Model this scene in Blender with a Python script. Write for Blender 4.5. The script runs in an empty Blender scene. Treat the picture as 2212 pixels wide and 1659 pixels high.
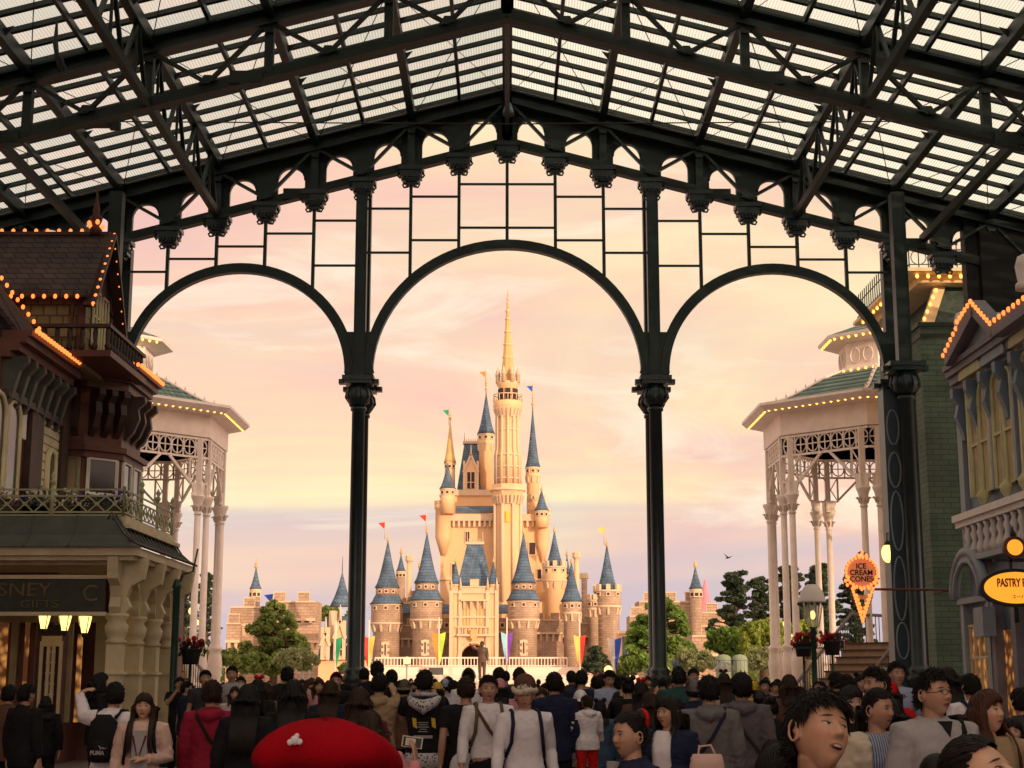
import bpy, bmesh, math, random
from mathutils import Vector, Matrix, noise
import numpy as np
R=math.radians; PI=math.pi
sc=bpy.context.scene; COL=sc.collection
random.seed(7)
# ------------------------------------------------------------ camera geometry
F=3318.0; PITCH=R(10.85); YAW=R(0.19); CAMZ=1.68   # pixels refer to a 2212 x 1659 view
cam=bpy.data.cameras.new('camera'); co=bpy.data.objects.new('camera',cam); COL.objects.link(co); sc.camera=co
cam.sensor_width=36; cam.lens=36*F/2212; cam.clip_end=3000; cam.clip_start=.05
co.location=(0,0,CAMZ); co.rotation_euler=(PI/2+PITCH,0,-YAW)
_cm=Matrix.Rotation(-YAW,3,'Z')@Matrix.Rotation(PI/2+PITCH,3,'X')
def ray(px,py): return _cm@Vector(((px-1106)/F,(829.5-py)/F,-1))
def at(px,py,Y):
    d=ray(px,py); t=Y/d.y; return Vector((d.x*t,Y,CAMZ+d.z*t))
def atX(px,py,X):
    d=ray(px,py); t=X/d.x; return Vector((X,d.y*t,CAMZ+d.z*t))
# ------------------------------------------------------------ materials
M={}
def newmat(n):
    m=bpy.data.materials.new(n); m.use_nodes=True; nt=m.node_tree; b=nt.nodes['Principled BSDF']; return m,nt,b
def N(nt,t,**k):
    n=nt.nodes.new(t)
    for a,v in k.items(): setattr(n,a,v)
    return n
def mat(n,col,rough=.6,var=.18,scale=6,metal=0,bump=0,bscale=30,spec=.4,coords='Object',tint=None):
    m,nt,b=newmat(n); L=nt.links
    tc=N(nt,'ShaderNodeTexCoord'); nz=N(nt,'ShaderNodeTexNoise'); nz.inputs['Scale'].default_value=scale; nz.inputs['Detail'].default_value=5
    L.new(tc.outputs[coords],nz.inputs['Vector'])
    cr=N(nt,'ShaderNodeValToRGB'); e=cr.color_ramp.elements
    e[0].position=.3; e[1].position=.72
    lo=[c*(1-var) for c in col]; hi=[min(1,c*(1+var)) for c in col]
    if tint: hi=list(tint)
    e[0].color=(*lo,1); e[1].color=(*hi,1)
    L.new(nz.outputs['Fac'],cr.inputs['Fac']); L.new(cr.outputs['Color'],b.inputs['Base Color'])
    b.inputs['Roughness'].default_value=rough; b.inputs['Metallic'].default_value=metal; b.inputs['Specular IOR Level'].default_value=spec
    if bump:
        n2=N(nt,'ShaderNodeTexNoise'); n2.inputs['Scale'].default_value=bscale; n2.inputs['Detail'].default_value=4
        L.new(tc.outputs[coords],n2.inputs['Vector']); bp=N(nt,'ShaderNodeBump'); bp.inputs['Strength'].default_value=bump
        bp.inputs['Distance'].default_value=.02
        L.new(n2.outputs['Fac'],bp.inputs['Height']); L.new(bp.outputs['Normal'],b.inputs['Normal'])
    M[n]=m; return m
def emis(n,col,st):
    m,nt,b=newmat(n); b.inputs['Base Color'].default_value=(*[min(1,c*.6) for c in col],1)
    b.inputs['Emission Color'].default_value=(*col,1); b.inputs['Emission Strength'].default_value=st; M[n]=m; return m
def brick(n,c1,c2,mortar,bw,bh,ms=.02,rough=.85,swirl=.25,off=.5,bump=.6,sm=.1,rep=None):
    m,nt,b=newmat(n); L=nt.links
    g=N(nt,'ShaderNodeTexCoord'); sx=N(nt,'ShaderNodeSeparateXYZ'); L.new(g.outputs['Object'],sx.inputs[0])
    ad=N(nt,'ShaderNodeMath',operation='ADD'); L.new(sx.outputs[0],ad.inputs[0]); L.new(sx.outputs[1],ad.inputs[1])
    cb=N(nt,'ShaderNodeCombineXYZ'); L.new(ad.outputs[0],cb.inputs[0]); L.new(sx.outputs[2],cb.inputs[1])
    br=N(nt,'ShaderNodeTexBrick'); br.offset=off; L.new(cb.outputs[0],br.inputs['Vector'])
    br.inputs['Color1'].default_value=(*c1,1); br.inputs['Color2'].default_value=(*c2,1); br.inputs['Mortar'].default_value=(*mortar,1)
    br.inputs['Scale'].default_value=1; br.inputs['Brick Width'].default_value=bw; br.inputs['Row Height'].default_value=bh
    br.inputs['Mortar Size'].default_value=ms; br.inputs['Mortar Smooth'].default_value=sm
    nz=N(nt,'ShaderNodeTexNoise'); nz.inputs['Scale'].default_value=1.3/bw*.35; nz.inputs['Detail'].default_value=6; L.new(g.outputs['Object'],nz.inputs['Vector'])
    mr=N(nt,'ShaderNodeMapRange'); mr.inputs[3].default_value=1-swirl; mr.inputs[4].default_value=1+swirl; mr.inputs[1].default_value=.3; mr.inputs[2].default_value=.7
    L.new(nz.outputs['Fac'],mr.inputs[0])
    mx=N(nt,'ShaderNodeVectorMath',operation='SCALE'); L.new(br.outputs['Color'],mx.inputs[0]); L.new(mr.outputs[0],mx.inputs['Scale'])
    L.new(mx.outputs[0],b.inputs['Base Color']); b.inputs['Roughness'].default_value=rough
    bp=N(nt,'ShaderNodeBump'); bp.inputs['Strength'].default_value=bump; bp.inputs['Distance'].default_value=.03; bp.invert=True
    L.new(br.outputs['Fac'],bp.inputs['Height']); L.new(bp.outputs['Normal'],b.inputs['Normal'])
    M[n]=m; return m
mat('pier_paint',(.026,.055,.068),.4,.25,2,bump=.1,spec=.6)
mat('steel',(.006,.022,.020),.45,.4,1.5,bump=.15,bscale=12,spec=.5)
mat('steel_warm',(.011,.021,.018),.55,.3,1.5,bump=.15,bscale=12)
mat('iron_blue',(.010,.026,.030),.35,.3,2,bump=.1,spec=.6)
mat('sign_orange',(.50,.07,.01),.5)
mat('white_paint',(.80,.73,.68),.55,.08,3,bump=.1)
mat('cream_paint',(.62,.52,.33),.55,.12,3,bump=.15)
mat('olive_paint',(.30,.26,.15),.6,.15,3,bump=.15)
mat('brown_paint',(.12,.042,.030),.5,.25,3,bump=.2)
mat('dark_brown',(.045,.022,.018),.5,.3,3,bump=.2)
mat('clapboard',(.58,.52,.36),.6,.12,4,bump=.2)
mat('door_beige',(.30,.24,.14),.5,.12,4)
mat('dark_glass',(.015,.02,.022),.12,.3,2,spec=.8)
mat('metal_roof',(.055,.060,.050),.5,.3,2,bump=.2)
mat('balcony_green',(.40,.40,.22),.5,.15,5)
mat('sign_green',(.022,.030,.017),.5,.3,5)
mat('gold',(.12,.085,.04),.4,.2,6,metal=.4)
mat('near_black',(.006,.007,.007),.7)
mat('blue_grey',(.15,.21,.27),.55,.15,3,bump=.15)
mat('blue_pale',(.26,.30,.34),.55,.12,3)
mat('yellow_green',(.58,.54,.28),.6,.12,4)
mat('shade_cloth',(.55,.42,.25),.8,.15,4)
mat('grey_purple',(.19,.17,.20),.6,.15,3)
mat('mansard',(.030,.060,.050),.6,.5,5,bump=.5,bscale=8)
mat('lamp_green',(.012,.05,.035),.35,.2,4)
mat('red_flower',(.55,.01,.02),.6,.4,30)
mat('leaf_dark',(.02,.045,.02),.6,.4,30)
mat('tread',(.10,.05,.045),.7,.2,6)
mat('stair_tan',(.42,.29,.18),.7,.15,4)
mat('bronze',(.10,.065,.045),.55,.3,6,metal=.3,bump=.3)
mat('castle_cream',(.80,.53,.30),.8,.07,.35,bump=.1,bscale=2)
mat('castle_gold',(.66,.44,.19),.75,.12,.6,bump=.3,bscale=4)
mat('castle_trim',(.68,.53,.37),.75,.06,.6)
brick('castle_blue',(.075,.135,.215),(.10,.165,.25),(.045,.08,.13),.5,.38,.03,swirl=.35,bump=.5)
mat('castle_dark',(.05,.03,.03),.8,.2,2)
mat('stage_white',(.82,.70,.60),.7,.05,.6)
mat('trunk',(.09,.06,.04),.9,.3,6,bump=.6)
mat('topiary',(.22,.30,.20),.8,.15,1)
mat('ground',(.40,.34,.32),.7,.12,.25,bump=.2,bscale=3)
mat('cloth_wire',(.02,.02,.02),.6)
brick('green_brick',(.13,.18,.125),(.155,.21,.145),(.085,.12,.085),.42,.14,.012)
brick('paver',(.34,.29,.28),(.42,.36,.34),(.2,.17,.16),.6,.3,.01)
brick('castle_stone',(.39,.27,.19),(.46,.34,.245),(.31,.22,.16),.62,.29,.03,swirl=.25,bump=.5)
brick('brown_shingle',(.060,.036,.034),(.085,.052,.048),(.015,.01,.01),.3,.16,.014,swirl=.3)
brick('teal_tile',(.085,.17,.16),(.13,.235,.22),(.015,.04,.035),.35,.22,.03,swirl=.25,bump=1)
brick('scallop',(.22,.18,.09),(.26,.21,.11),(.10,.08,.04),.3,.25,.02,swirl=.15)
emis('bulb',(1,.20,.04),2.3); emis('bulb_yellow',(1,.36,.06),4.5); emis('globe',(1,.60,.22),1.9); emis('sign_glow',(1,.40,.03),1.0); emis('sign_dim',(1,.30,.12),.35)
emis('lamp_glass',(1,.62,.18),2.6)
# leaves
def leafmat(n,c1,c2,tr=.35):
    m,nt,b=newmat(n); L=nt.links
    oi=N(nt,'ShaderNodeTexCoord'); nz=N(nt,'ShaderNodeTexNoise'); nz.inputs['Scale'].default_value=.9; nz.inputs['Detail'].default_value=4
    L.new(oi.outputs['Object'],nz.inputs['Vector']); cr=N(nt,'ShaderNodeValToRGB'); e=cr.color_ramp.elements
    e[0].position=.32; e[1].position=.68; e[0].color=(*c1,1); e[1].color=(*c2,1)
    L.new(nz.outputs['Fac'],cr.inputs['Fac']); L.new(cr.outputs['Color'],b.inputs['Base Color']); b.inputs['Roughness'].default_value=.6
    t=N(nt,'ShaderNodeBsdfTranslucent'); L.new(cr.outputs['Color'],t.inputs['Color']); mx=N(nt,'ShaderNodeMixShader'); mx.inputs[0].default_value=tr
    L.new(b.outputs[0],mx.inputs[1]); L.new(t.outputs[0],mx.inputs[2]); L.new(mx.outputs[0],nt.nodes['Material Output'].inputs[0]); M[n]=m
leafmat('leaf_green',(.11,.17,.04),(.26,.33,.08)); leafmat('leaf_bright',(.11,.22,.035),(.25,.38,.08)); leafmat('leaf_pine',(.028,.055,.032),(.06,.095,.045),.2)
leafmat('leaf_pale',(.22,.27,.12),(.36,.40,.20)); leafmat('leaf_yellow',(.22,.32,.05),(.40,.48,.09))
# roof glass
m,nt,b=newmat('roof_glass'); L=nt.links; nt.nodes.remove(b)
tr=N(nt,'ShaderNodeBsdfTransparent'); tr.inputs[0].default_value=(.80,.85,.87,1); tl=N(nt,'ShaderNodeBsdfTranslucent'); tl.inputs[0].default_value=(.80,.90,.92,1)
tc=N(nt,'ShaderNodeTexCoord'); wv=N(nt,'ShaderNodeTexWave'); wv.inputs['Scale'].default_value=4.5; wv.bands_direction='X'; L.new(tc.outputs['Object'],wv.inputs[0])
mr=N(nt,'ShaderNodeMapRange'); mr.inputs[3].default_value=.35; mr.inputs[4].default_value=.72; L.new(wv.outputs['Fac'],mr.inputs[0])
dv=N(nt,'ShaderNodeVectorMath',operation='DIVIDE'); L.new(tc.outputs['Object'],dv.inputs[0]); dv.inputs[1].default_value=(1.37,.86,50); fl=N(nt,'ShaderNodeVectorMath',operation='FLOOR'); L.new(dv.outputs[0],fl.inputs[0]); wn=N(nt,'ShaderNodeTexWhiteNoise'); L.new(fl.outputs[0],wn.inputs['Vector'])
pr=N(nt,'ShaderNodeValToRGB'); e=pr.color_ramp.elements; e[0].color=(.72,.86,.90,1); e[1].color=(.88,.93,.96,1); e[0].position=0; e[1].position=1; L.new(wn.outputs['Value'],pr.inputs[0]); L.new(pr.outputs[0],tr.inputs[0])
mx=N(nt,'ShaderNodeMixShader'); L.new(mr.outputs[0],mx.inputs[0]); L.new(tr.outputs[0],mx.inputs[1]); L.new(tl.outputs[0],mx.inputs[2]); L.new(mx.outputs[0],nt.nodes['Material Output'].inputs[0]); M['roof_glass']=m
m,nt,b=newmat('clear_glass'); b.inputs['Base Color'].default_value=(.9,.93,.9,1); b.inputs['Roughness'].default_value=.1; b.inputs['Alpha'].default_value=.3; M['clear_glass']=m
# ------------------------------------------------------------ mesh builder
class MB:
    def __init__(s): s.v=[]; s.f=[]; s.sm=[]
    def add(s,v,f,sm=False):
        o=len(s.v); s.v+=[tuple(p) for p in v]; s.f+=[tuple(i+o for i in q) for q in f]; s.sm+=[sm]*len(f); return s
    def box(s,x0,x1,y0,y1,z0,z1,rz=0,c=None):
        v=[(x,y,z) for z in (z0,z1) for y in (y0,y1) for x in (x0,x1)]
        if rz:
            c=c or ((x0+x1)/2,(y0+y1)/2); cs,sn=math.cos(rz),math.sin(rz)
            v=[(c[0]+(x-c[0])*cs-(y-c[1])*sn,c[1]+(x-c[0])*sn+(y-c[1])*cs,z) for x,y,z in v]
        return s.add(v,[(0,2,3,1),(4,5,7,6),(0,1,5,4),(1,3,7,5),(3,2,6,7),(2,0,4,6)])
    def cbox(s,c,sx,sy,sz,rz=0): return s.box(c[0]-sx/2,c[0]+sx/2,c[1]-sy/2,c[1]+sy/2,c[2]-sz/2,c[2]+sz/2,rz)
    def bar(s,a,b,w,h,up=(0,0,1)):
        a=Vector(a);b=Vector(b);d=(b-a).normalized();u=Vector(up)
        if abs(d.dot(u))>.99: u=Vector((0,1,0))
        r=d.cross(u).normalized(); u=r.cross(d).normalized()
        v=[p+r*(i*w/2)+u*(j*h/2) for p in (a,b) for i,j in ((-1,-1),(1,-1),(1,1),(-1,1))]
        return s.add(v,[(0,1,2,3),(7,6,5,4),(0,4,5,1),(1,5,6,2),(2,6,7,3),(3,7,4,0)])
    def tube(s,pts,rs,n=8,cap=True):
        pts=[Vector(p) for p in pts]; rs=rs if hasattr(rs,'__len__') else [rs]*len(pts); v=[];prev=None
        for i,p in enumerate(pts):
            d=(pts[min(i+1,len(pts)-1)]-pts[max(i-1,0)]).normalized()
            u=prev if prev is not None else (Vector((0,0,1)) if abs(d.z)<.9 else Vector((1,0,0)))
            r=d.cross(u).normalized(); u=r.cross(d).normalized(); prev=u
            v+=[p+(r*math.cos(t)+u*math.sin(t))*rs[i] for t in [2*PI*k/n for k in range(n)]]
        f=[(i*n+k,i*n+(k+1)%n,(i+1)*n+(k+1)%n,(i+1)*n+k) for i in range(len(pts)-1) for k in range(n)]
        s.add(v,f,True)
        if cap: s.add(v[:n],[tuple(range(n))[::-1]]); s.add(v[-n:],[tuple(range(n))])
        return s
    def lathe(s,c,prof,n=16,ph=0,sm=True,sx=1,sy=1):
        v=[(c[0]+r*sx*math.cos(2*PI*k/n+ph),c[1]+r*sy*math.sin(2*PI*k/n+ph),c[2]+z) for r,z in prof for k in range(n)]
        f=[(i*n+k,i*n+(k+1)%n,(i+1)*n+(k+1)%n,(i+1)*n+k) for i in range(len(prof)-1) for k in range(n)]
        s.add(v,f,sm)
        if prof[0][0]>1e-4: s.add(v[:n],[tuple(range(n))[::-1]])
        if prof[-1][0]>1e-4: s.add(v[-n:],[tuple(range(n))])
        return s
    def sphere(s,c,r,n=12,m=8,sx=1,sy=1,sz=1):
        return s.lathe(c,[(r*math.sin(PI*i/m)*1 if 0<i<m else 1e-5,-r*sz*math.cos(PI*i/m)) for i in range(m+1)],n,sx=sx,sy=sy)
    def prism(s,poly,off):   # poly of 3D points, extruded by vector
        off=Vector(off); n=len(poly); v=[Vector(p) for p in poly]; v+= [p+off for p in v[:n]]
        return s.add(v,[tuple(range(n)),tuple(range(2*n-1,n-1,-1))]+[(i,i+n,(i+1)%n+n,(i+1)%n) for i in range(n)])
    def mesh(s,name,m=None):
        me=bpy.data.meshes.new(name); me.from_pydata(s.v,[],s.f)
        me.polygons.foreach_set('use_smooth',s.sm)
        bm=bmesh.new(); bm.from_mesh(me); bmesh.ops.remove_doubles(bm,verts=bm.verts,dist=1e-5); bmesh.ops.recalc_face_normals(bm,faces=bm.faces); bm.to_mesh(me); bm.free()
        if m: me.materials.append(M[m] if isinstance(m,str) else m)
        return me
    def build(s,name,m,parent=None,kind=None,origin=None):
        me=s.mesh(name,m); o=bpy.data.objects.new(name,me); COL.objects.link(o)
        if parent is not None: par(o,parent)
        if kind: o['kind']=kind
        return o
def par(o,p):
    o.parent=p; o.matrix_parent_inverse=Matrix.Identity(4)
    if p.type=='EMPTY' or True:
        mw=wm(p); o.matrix_parent_inverse=mw.inverted()
def wm(o):
    m=Matrix.LocRotScale(o.location,o.rotation_euler,o.scale)
    return (wm(o.parent)@o.matrix_parent_inverse@m) if o.parent else m
def thing(name,label,cat,loc=(0,0,0),group=None,rz=0):
    o=bpy.data.objects.new(name,None); COL.objects.link(o); o.location=loc; o.rotation_euler=(0,0,rz); o['label']=label; o['category']=cat; o.empty_display_size=.2
    if group:o['group']=group
    return o
def tag(o,label,cat,group=None):
    o['label']=label;o['category']=cat
    if group:o['group']=group
    return o
def inst(me,name,loc,parent=None,rz=0,scale=(1,1,1)):
    o=bpy.data.objects.new(name,me); COL.objects.link(o); o.location=loc; o.rotation_euler=(0,0,rz); o.scale=scale
    if parent is not None: o.parent=parent; o.matrix_parent_inverse=wm(parent).inverted()
    return o
def copy_tree(o,loc,rz=None,label=None,scale=None):
    c=o.copy(); COL.objects.link(c); c.location=loc
    if rz is not None: c.rotation_euler=(0,0,rz)
    if scale: c.scale=scale
    if label: c['label']=label
    def rec(a,b):
        for ch in list(a.children):
            d=ch.copy(); COL.objects.link(d); d.parent=b; rec(ch,d)
    rec(o,c); return c
bulb_me={}
def bulbs(parent,pts,m='bulb',r=.043):
    k=(m,r)
    if k not in bulb_me:
        b=MB(); b.sphere((0,0,0),r,8,6,sz=1.25); bulb_me[k]=b.mesh('light_bulb',m)
    for p in pts: inst(bulb_me[k],'light_bulb',p,parent)
def lerp(a,b,n,ends=True):
    a=Vector(a);b=Vector(b); return [a.lerp(b,(i+.5)/n if not ends else i/(n-1)) for i in range(n)]
def text(s,size,loc,rot,m,parent,ext=.01,name='lettering',align='CENTER',bold=0,sx=1):
    cu=bpy.data.curves.new(name,'FONT'); cu.body=s; cu.size=size; cu.extrude=ext; cu.align_x=align; cu.align_y='CENTER'; cu.offset=bold
    o=bpy.data.objects.new(name,cu); COL.objects.link(o); bpy.context.view_layer.update()
    me=bpy.data.meshes.new_from_object(o.evaluated_get(bpy.context.evaluated_depsgraph_get())); bpy.data.objects.remove(o)
    me.materials.clear(); me.materials.append(M[m]); o=bpy.data.objects.new(name,me); COL.objects.link(o)
    o.location=loc;o.rotation_euler=rot;o.scale=(sx,1,1)
    if parent is not None: o.parent=parent; o.matrix_parent_inverse=wm(parent).inverted()
    return o
# ------------------------------------------------------------ world and sun
w=bpy.data.worlds.new('World'); sc.world=w; w.use_nodes=True; nt=w.node_tree; L=nt.links; bg=nt.nodes['Background']
SUN_EL=R(11); SUN_AZ=R(142)   # direction to the sun, from +Y clockwise: behind the camera to the right
tc=N(nt,'ShaderNodeTexCoord'); sep=N(nt,'ShaderNodeSeparateXYZ'); L.new(tc.outputs['Generated'],sep.inputs[0])
def cloud(scale,sx,sz,off,det=6,rough=.55,dist=.6):
    mp=N(nt,'ShaderNodeMapping'); mp.inputs['Scale'].default_value=(sx,sx,sz); mp.inputs['Location'].default_value=off; mp.inputs['Rotation'].default_value=(0,R(4),0); L.new(tc.outputs['Generated'],mp.inputs[0])
    n=N(nt,'ShaderNodeTexNoise'); n.inputs['Scale'].default_value=scale; n.inputs['Detail'].default_value=det; n.inputs['Roughness'].default_value=rough; n.inputs['Distortion'].default_value=dist; L.new(mp.outputs[0],n.inputs['Vector']); return n.outputs['Fac']
def ramp(fac,stops):
    c=N(nt,'ShaderNodeValToRGB'); el=c.color_ramp.elements
    while len(el)<len(stops): el.new(.5)
    for e,(p,col) in zip(el,stops): e.position=p; e.color=(*col,1)
    L.new(fac,c.inputs['Fac']); return c.outputs['Color']
def mixc(f,a,b_,mode='MIX'):
    x=N(nt,'ShaderNodeMix',data_type='RGBA',blend_type=mode)
    if isinstance(f,float): x.inputs[0].default_value=f
    else: L.new(f,x.inputs[0])
    L.new(a,x.inputs[6]); L.new(b_,x.inputs[7]); return x.outputs[2]
base=ramp(cloud(1.0,2.3,9,(.3,.1,.7)),[(.38,(.90,.53,.44)),(.47,(.97,.60,.44)),(.56,(.99,.71,.44)),(.66,(1,.84,.49))])
band=ramp(cloud(1.0,1.7,15,(4.3,2.1,1.2),4),[(.39,(0,0,0)),(.59,(1,1,1))])
lav=N(nt,'ShaderNodeRGB'); lav.outputs[0].default_value=(.60,.49,.56,1)
low=N(nt,'ShaderNodeMapRange'); L.new(sep.outputs[2],low.inputs[0]); low.inputs[1].default_value=.04; low.inputs[2].default_value=.26; low.inputs[3].default_value=1; low.inputs[4].default_value=.12
bl=N(nt,'ShaderNodeMath',operation='MULTIPLY'); L.new(band,bl.inputs[0]); L.new(low.outputs[0],bl.inputs[1])
c1=mixc(bl.outputs[0],base,lav.outputs[0])
wh=N(nt,'ShaderNodeRGB'); wh.outputs[0].default_value=(1,.88,.68,1)
wf=ramp(cloud(1.0,3.6,17,(1.7,5.2,3.3),8,.62,1.0),[(.56,(0,0,0)),(.70,(.75,.75,.75))])
c2=mixc(wf,c1,wh.outputs[0])
sky=N(nt,'ShaderNodeTexSky',sky_type='NISHITA'); sky.sun_disc=False; sky.sun_elevation=SUN_EL; sky.sun_rotation=SUN_AZ
sk=N(nt,'ShaderNodeVectorMath',operation='SCALE'); L.new(sky.outputs[0],sk.inputs[0]); sk.inputs['Scale'].default_value=.10
c3=mixc(.10,c2,sk.outputs[0])
dt=N(nt,'ShaderNodeVectorMath',operation='DOT_PRODUCT'); L.new(tc.outputs['Generated'],dt.inputs[0]); dt.inputs[1].default_value=(math.sin(SUN_AZ)*math.cos(SUN_EL),math.cos(SUN_AZ)*math.cos(SUN_EL),math.sin(SUN_EL))
gl=N(nt,'ShaderNodeMapRange',interpolation_type='SMOOTHSTEP'); L.new(dt.outputs['Value'],gl.inputs[0]); gl.inputs[1].default_value=-.15; gl.inputs[2].default_value=1.0; gl.inputs[3].default_value=1.0; gl.inputs[4].default_value=2.0   # the sky is far brighter towards the setting sun, behind the camera
gs=N(nt,'ShaderNodeVectorMath',operation='SCALE'); L.new(c3,gs.inputs[0]); L.new(gl.outputs[0],gs.inputs['Scale']); c3=gs.outputs[0]
L.new(c3,bg.inputs['Color']); bg.inputs['Strength'].default_value=1.13
sd=bpy.data.lights.new('sun','SUN'); sd.energy=3.6; sd.angle=R(1.0); sd.color=(1,.66,.40); so=bpy.data.objects.new('sun',sd); COL.objects.link(so)
sdir=Vector((math.sin(SUN_AZ)*math.cos(SUN_EL),math.cos(SUN_AZ)*math.cos(SUN_EL),math.sin(SUN_EL)))
so.rotation_euler=(-sdir).to_track_quat('-Z','Y').to_euler(); so.location=(60,-60,60)
sc.view_settings.view_transform='Standard'; sc.view_settings.look='None'; sc.view_settings.exposure=0; sc.view_settings.gamma=1
sc.render.engine='CYCLES'; sc.cycles.max_bounces=7; sc.cycles.transparent_max_bounces=12; sc.cycles.caustics_reflective=False; sc.cycles.caustics_refractive=False
# ------------------------------------------------------------ ground
b=MB(); b.box(-1500,1500,-300,2500,-.4,0); b.build('ground','ground',kind='structure')
b=MB(); b.box(-14,14,-26,46,.001,.006); b.build('street_paving','paver',kind='structure')

m,nt,b=newmat('shop_light'); L=nt.links; tc_=N(nt,'ShaderNodeTexCoord'); v_=N(nt,'ShaderNodeTexVoronoi'); v_.inputs['Scale'].default_value=5.5; L.new(tc_.outputs['Object'],v_.inputs['Vector'])
cr=N(nt,'ShaderNodeValToRGB'); e=cr.color_ramp.elements; e[0].color=(1,.42,.10,1); e[1].color=(.10,.03,.01,1); e[0].position=.05; e[1].position=.62; L.new(v_.outputs['Distance'],cr.inputs[0]); L.new(cr.outputs[0],b.inputs['Emission Color']); b.inputs['Emission Strength'].default_value=.6; b.inputs['Base Color'].default_value=(.1,.05,.02,1); b.inputs['Roughness'].default_value=.15; M['shop_light']=m
# ============================================================ ARCADE CANOPY
G=42.0; T2=33.4; MOD=1.37; SL=.265; ZB=16.78; ZT=18.1
def zb(x): return ZB-SL*abs(x)
def zt(x): return ZT-SL*abs(x)
arc=thing('arcade_canopy','dark green steel and glass arcade roof with arched end screen on tall iron columns','canopy',(0,G,0))
YF=-10.0; TR=[G,T2,24.8,16.2,7.6,-1.0,-9.6]; KX=19; XE=KX*MOD
# glass
for s in (-1,1):
    b=MB(); zg=lambda x:zt(x)+.52
    b.prism([(0,YF,zg(0)),(s*XE,YF,zg(XE)),(s*XE,G+1.0,zg(XE)),(0,G+1.0,zg(0))],(0,0,.012)); b.build('roof_glass','roof_glass',arc)
# glazing bars (two slopes), running up the slope
n=0; y=G+.9
while y>14:
    for s in (-1,1):
        b=MB()
        b.bar((0,y,zt(0)+.44),(s*XE,y,zt(XE)+.44),.10,.11); b.bar((0,y+.13,zt(0)+.46),(s*XE,y+.13,zt(XE)+.46),.03,.08); b.build('glazing_bar','steel_warm',arc); n+=1
    y-=.86
# purlins
for k in range(-18,19):
    x=k*MOD; b=MB(); maj=k%2==0
    wv,h=(.20,.34) if maj else (.09,.16)
    if k==0: wv,h=.26,.55
    b.bar((x,YF,zt(x)+.36-h/2),(x,G+.8,zt(x)+.36-h/2),wv,h)
    b.build('purlin','steel',arc)
# longitudinal lattice girders
for kk,z_off,xo in ((-6,0,0),(6,0,0),(-8.6,.25,0),(8.6,.25,0)):
    x=kk*MOD; b=MB()
    zz=zb(x)+z_off
    b.bar((x,2,zz),(x,G,zz),.17,.22); b.build('girder_chord','steel_warm',arc)
    if abs(kk)==6:
        b=MB(); step=T2-24.8
        y=G-.3; 
        while y>16:
            b.bar((x,y,zz),(x,y-1.05,zt(x)+.1),.09,.09); b.bar((x,y-2.1,zz),(x,y-1.05,zt(x)+.1),.09,.09); b.bar((x,y-1.05,zz),(x,y-1.05,zt(x)),.06,.06)
            y-=2.15
        b.build('girder_web','steel_warm',arc)
# ridge girder
b=MB(); b.bar((0,YF,ZB+.3),(0,G,ZB+.3),.13,.16)
for i in range(14):
    y=G-i*2.15
    b.bar((0,y,ZB+.3),(0,y-1.07,ZT+.2),.07,.07); b.bar((0,y-2.15,ZB+.3),(0,y-1.07,ZT+.2),.07,.07)
b.build('ridge_girder','steel',arc)
# transverse trusses
for ti,Y in enumerate(TR):
    for s in (-1,1):
        b=MB(); b.bar((0,Y,zt(0)),(s*XE,Y,zt(XE)),.30,.30); 
        b.bar((0,Y-.12,zt(0)+.17),(s*XE,Y-.12,zt(XE)+.17),.5,.05); b.bar((0,Y-.1,zt(0)-.17),(s*XE,Y-.1,zt(XE)-.17),.42,.05); b.build('top_chord','steel',arc)
        b=MB(); b.bar((0,Y,zb(0)),(s*XE,Y,zb(XE)),.30,.24); b.build('bottom_chord','steel_warm',arc)
        b=MB(); b.bar((0,Y+.03,zb(0)),(0,Y+.03,zt(0)),.3,.3)
        for k in range(0,19):
            x=k*MOD
            if k%2==0:
                for d in (-1,1):
                    if k+d<0 or k+d>18: continue
                    x2=(k+d)*MOD; b.bar((s*x,Y-.18,zt(x)-.1),(s*x2,Y-.18,zb(x2)+.08),.13,.08)
                b.bar((s*x,Y-.05,zb(x)),(s*x,Y-.05,zt(x)),.2,.22)
                # gusset
                b.prism([(s*(x-.2),Y-.24,zt(abs(x-.2))-.12),(s*(x+.2),Y-.24,zt(x+.2)-.12),(s*(x+.09),Y-.24,zt(x)-.38),(s*(x-.09),Y-.24,zt(x)-.38)],(0,.03,0))
            else:
                b.prism([(s*(x-.22),Y-.24,zb(x-.22)+.08),(s*(x+.22),Y-.24,zb(x+.22)+.08),(s*(x+.08),Y-.24,zb(x)+.26),(s*(x-.08),Y-.24,zb(x)+.26)],(0,.03,0))
        b.build('truss_web','steel_warm' if ti else 'steel',arc)
        b=MB()   # bolt rows on splice plates
        for k in (4,8):
            x=k*MOD
            for i in range(7): b.cbox((s*(x+.25+i*.09),Y-.2,zb(x+.25+i*.09)-.15),.035,.04,.05)
            b.cbox((s*(x+.5),Y-.19,zb(x+.5)),.75,.03,.3)
        b.build('splice_plate','steel_warm',arc)
# purlin side brackets & thin tie rods
for s in (-1,1):
    b=MB()
    for k in range(0,18,2):
        x0,x1=k*MOD,(k+2)*MOD
        for (ya,yb) in ((G,T2),(T2,24.8),(24.8,16.2)):
            b.tube([(s*x0,ya,zt(x0)+.1),(s*x1,yb,zt(x1)+.1)],.012,4); b.tube([(s*x1,ya,zt(x1)+.1),(s*x0,yb,zt(x0)+.1)],.012,4)
            for j in (1,2,3): 
                yy=ya+(yb-ya)*j/4; b.prism([(s*x1,yy,zt(x1)+.0),(s*x1,yy,zt(x1)+.30),(s*(x1-.28),yy,zt(x1-.28)+.30)],(0,.02,0))
    b.build('tie_rods','cloth_wire',arc)
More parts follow.
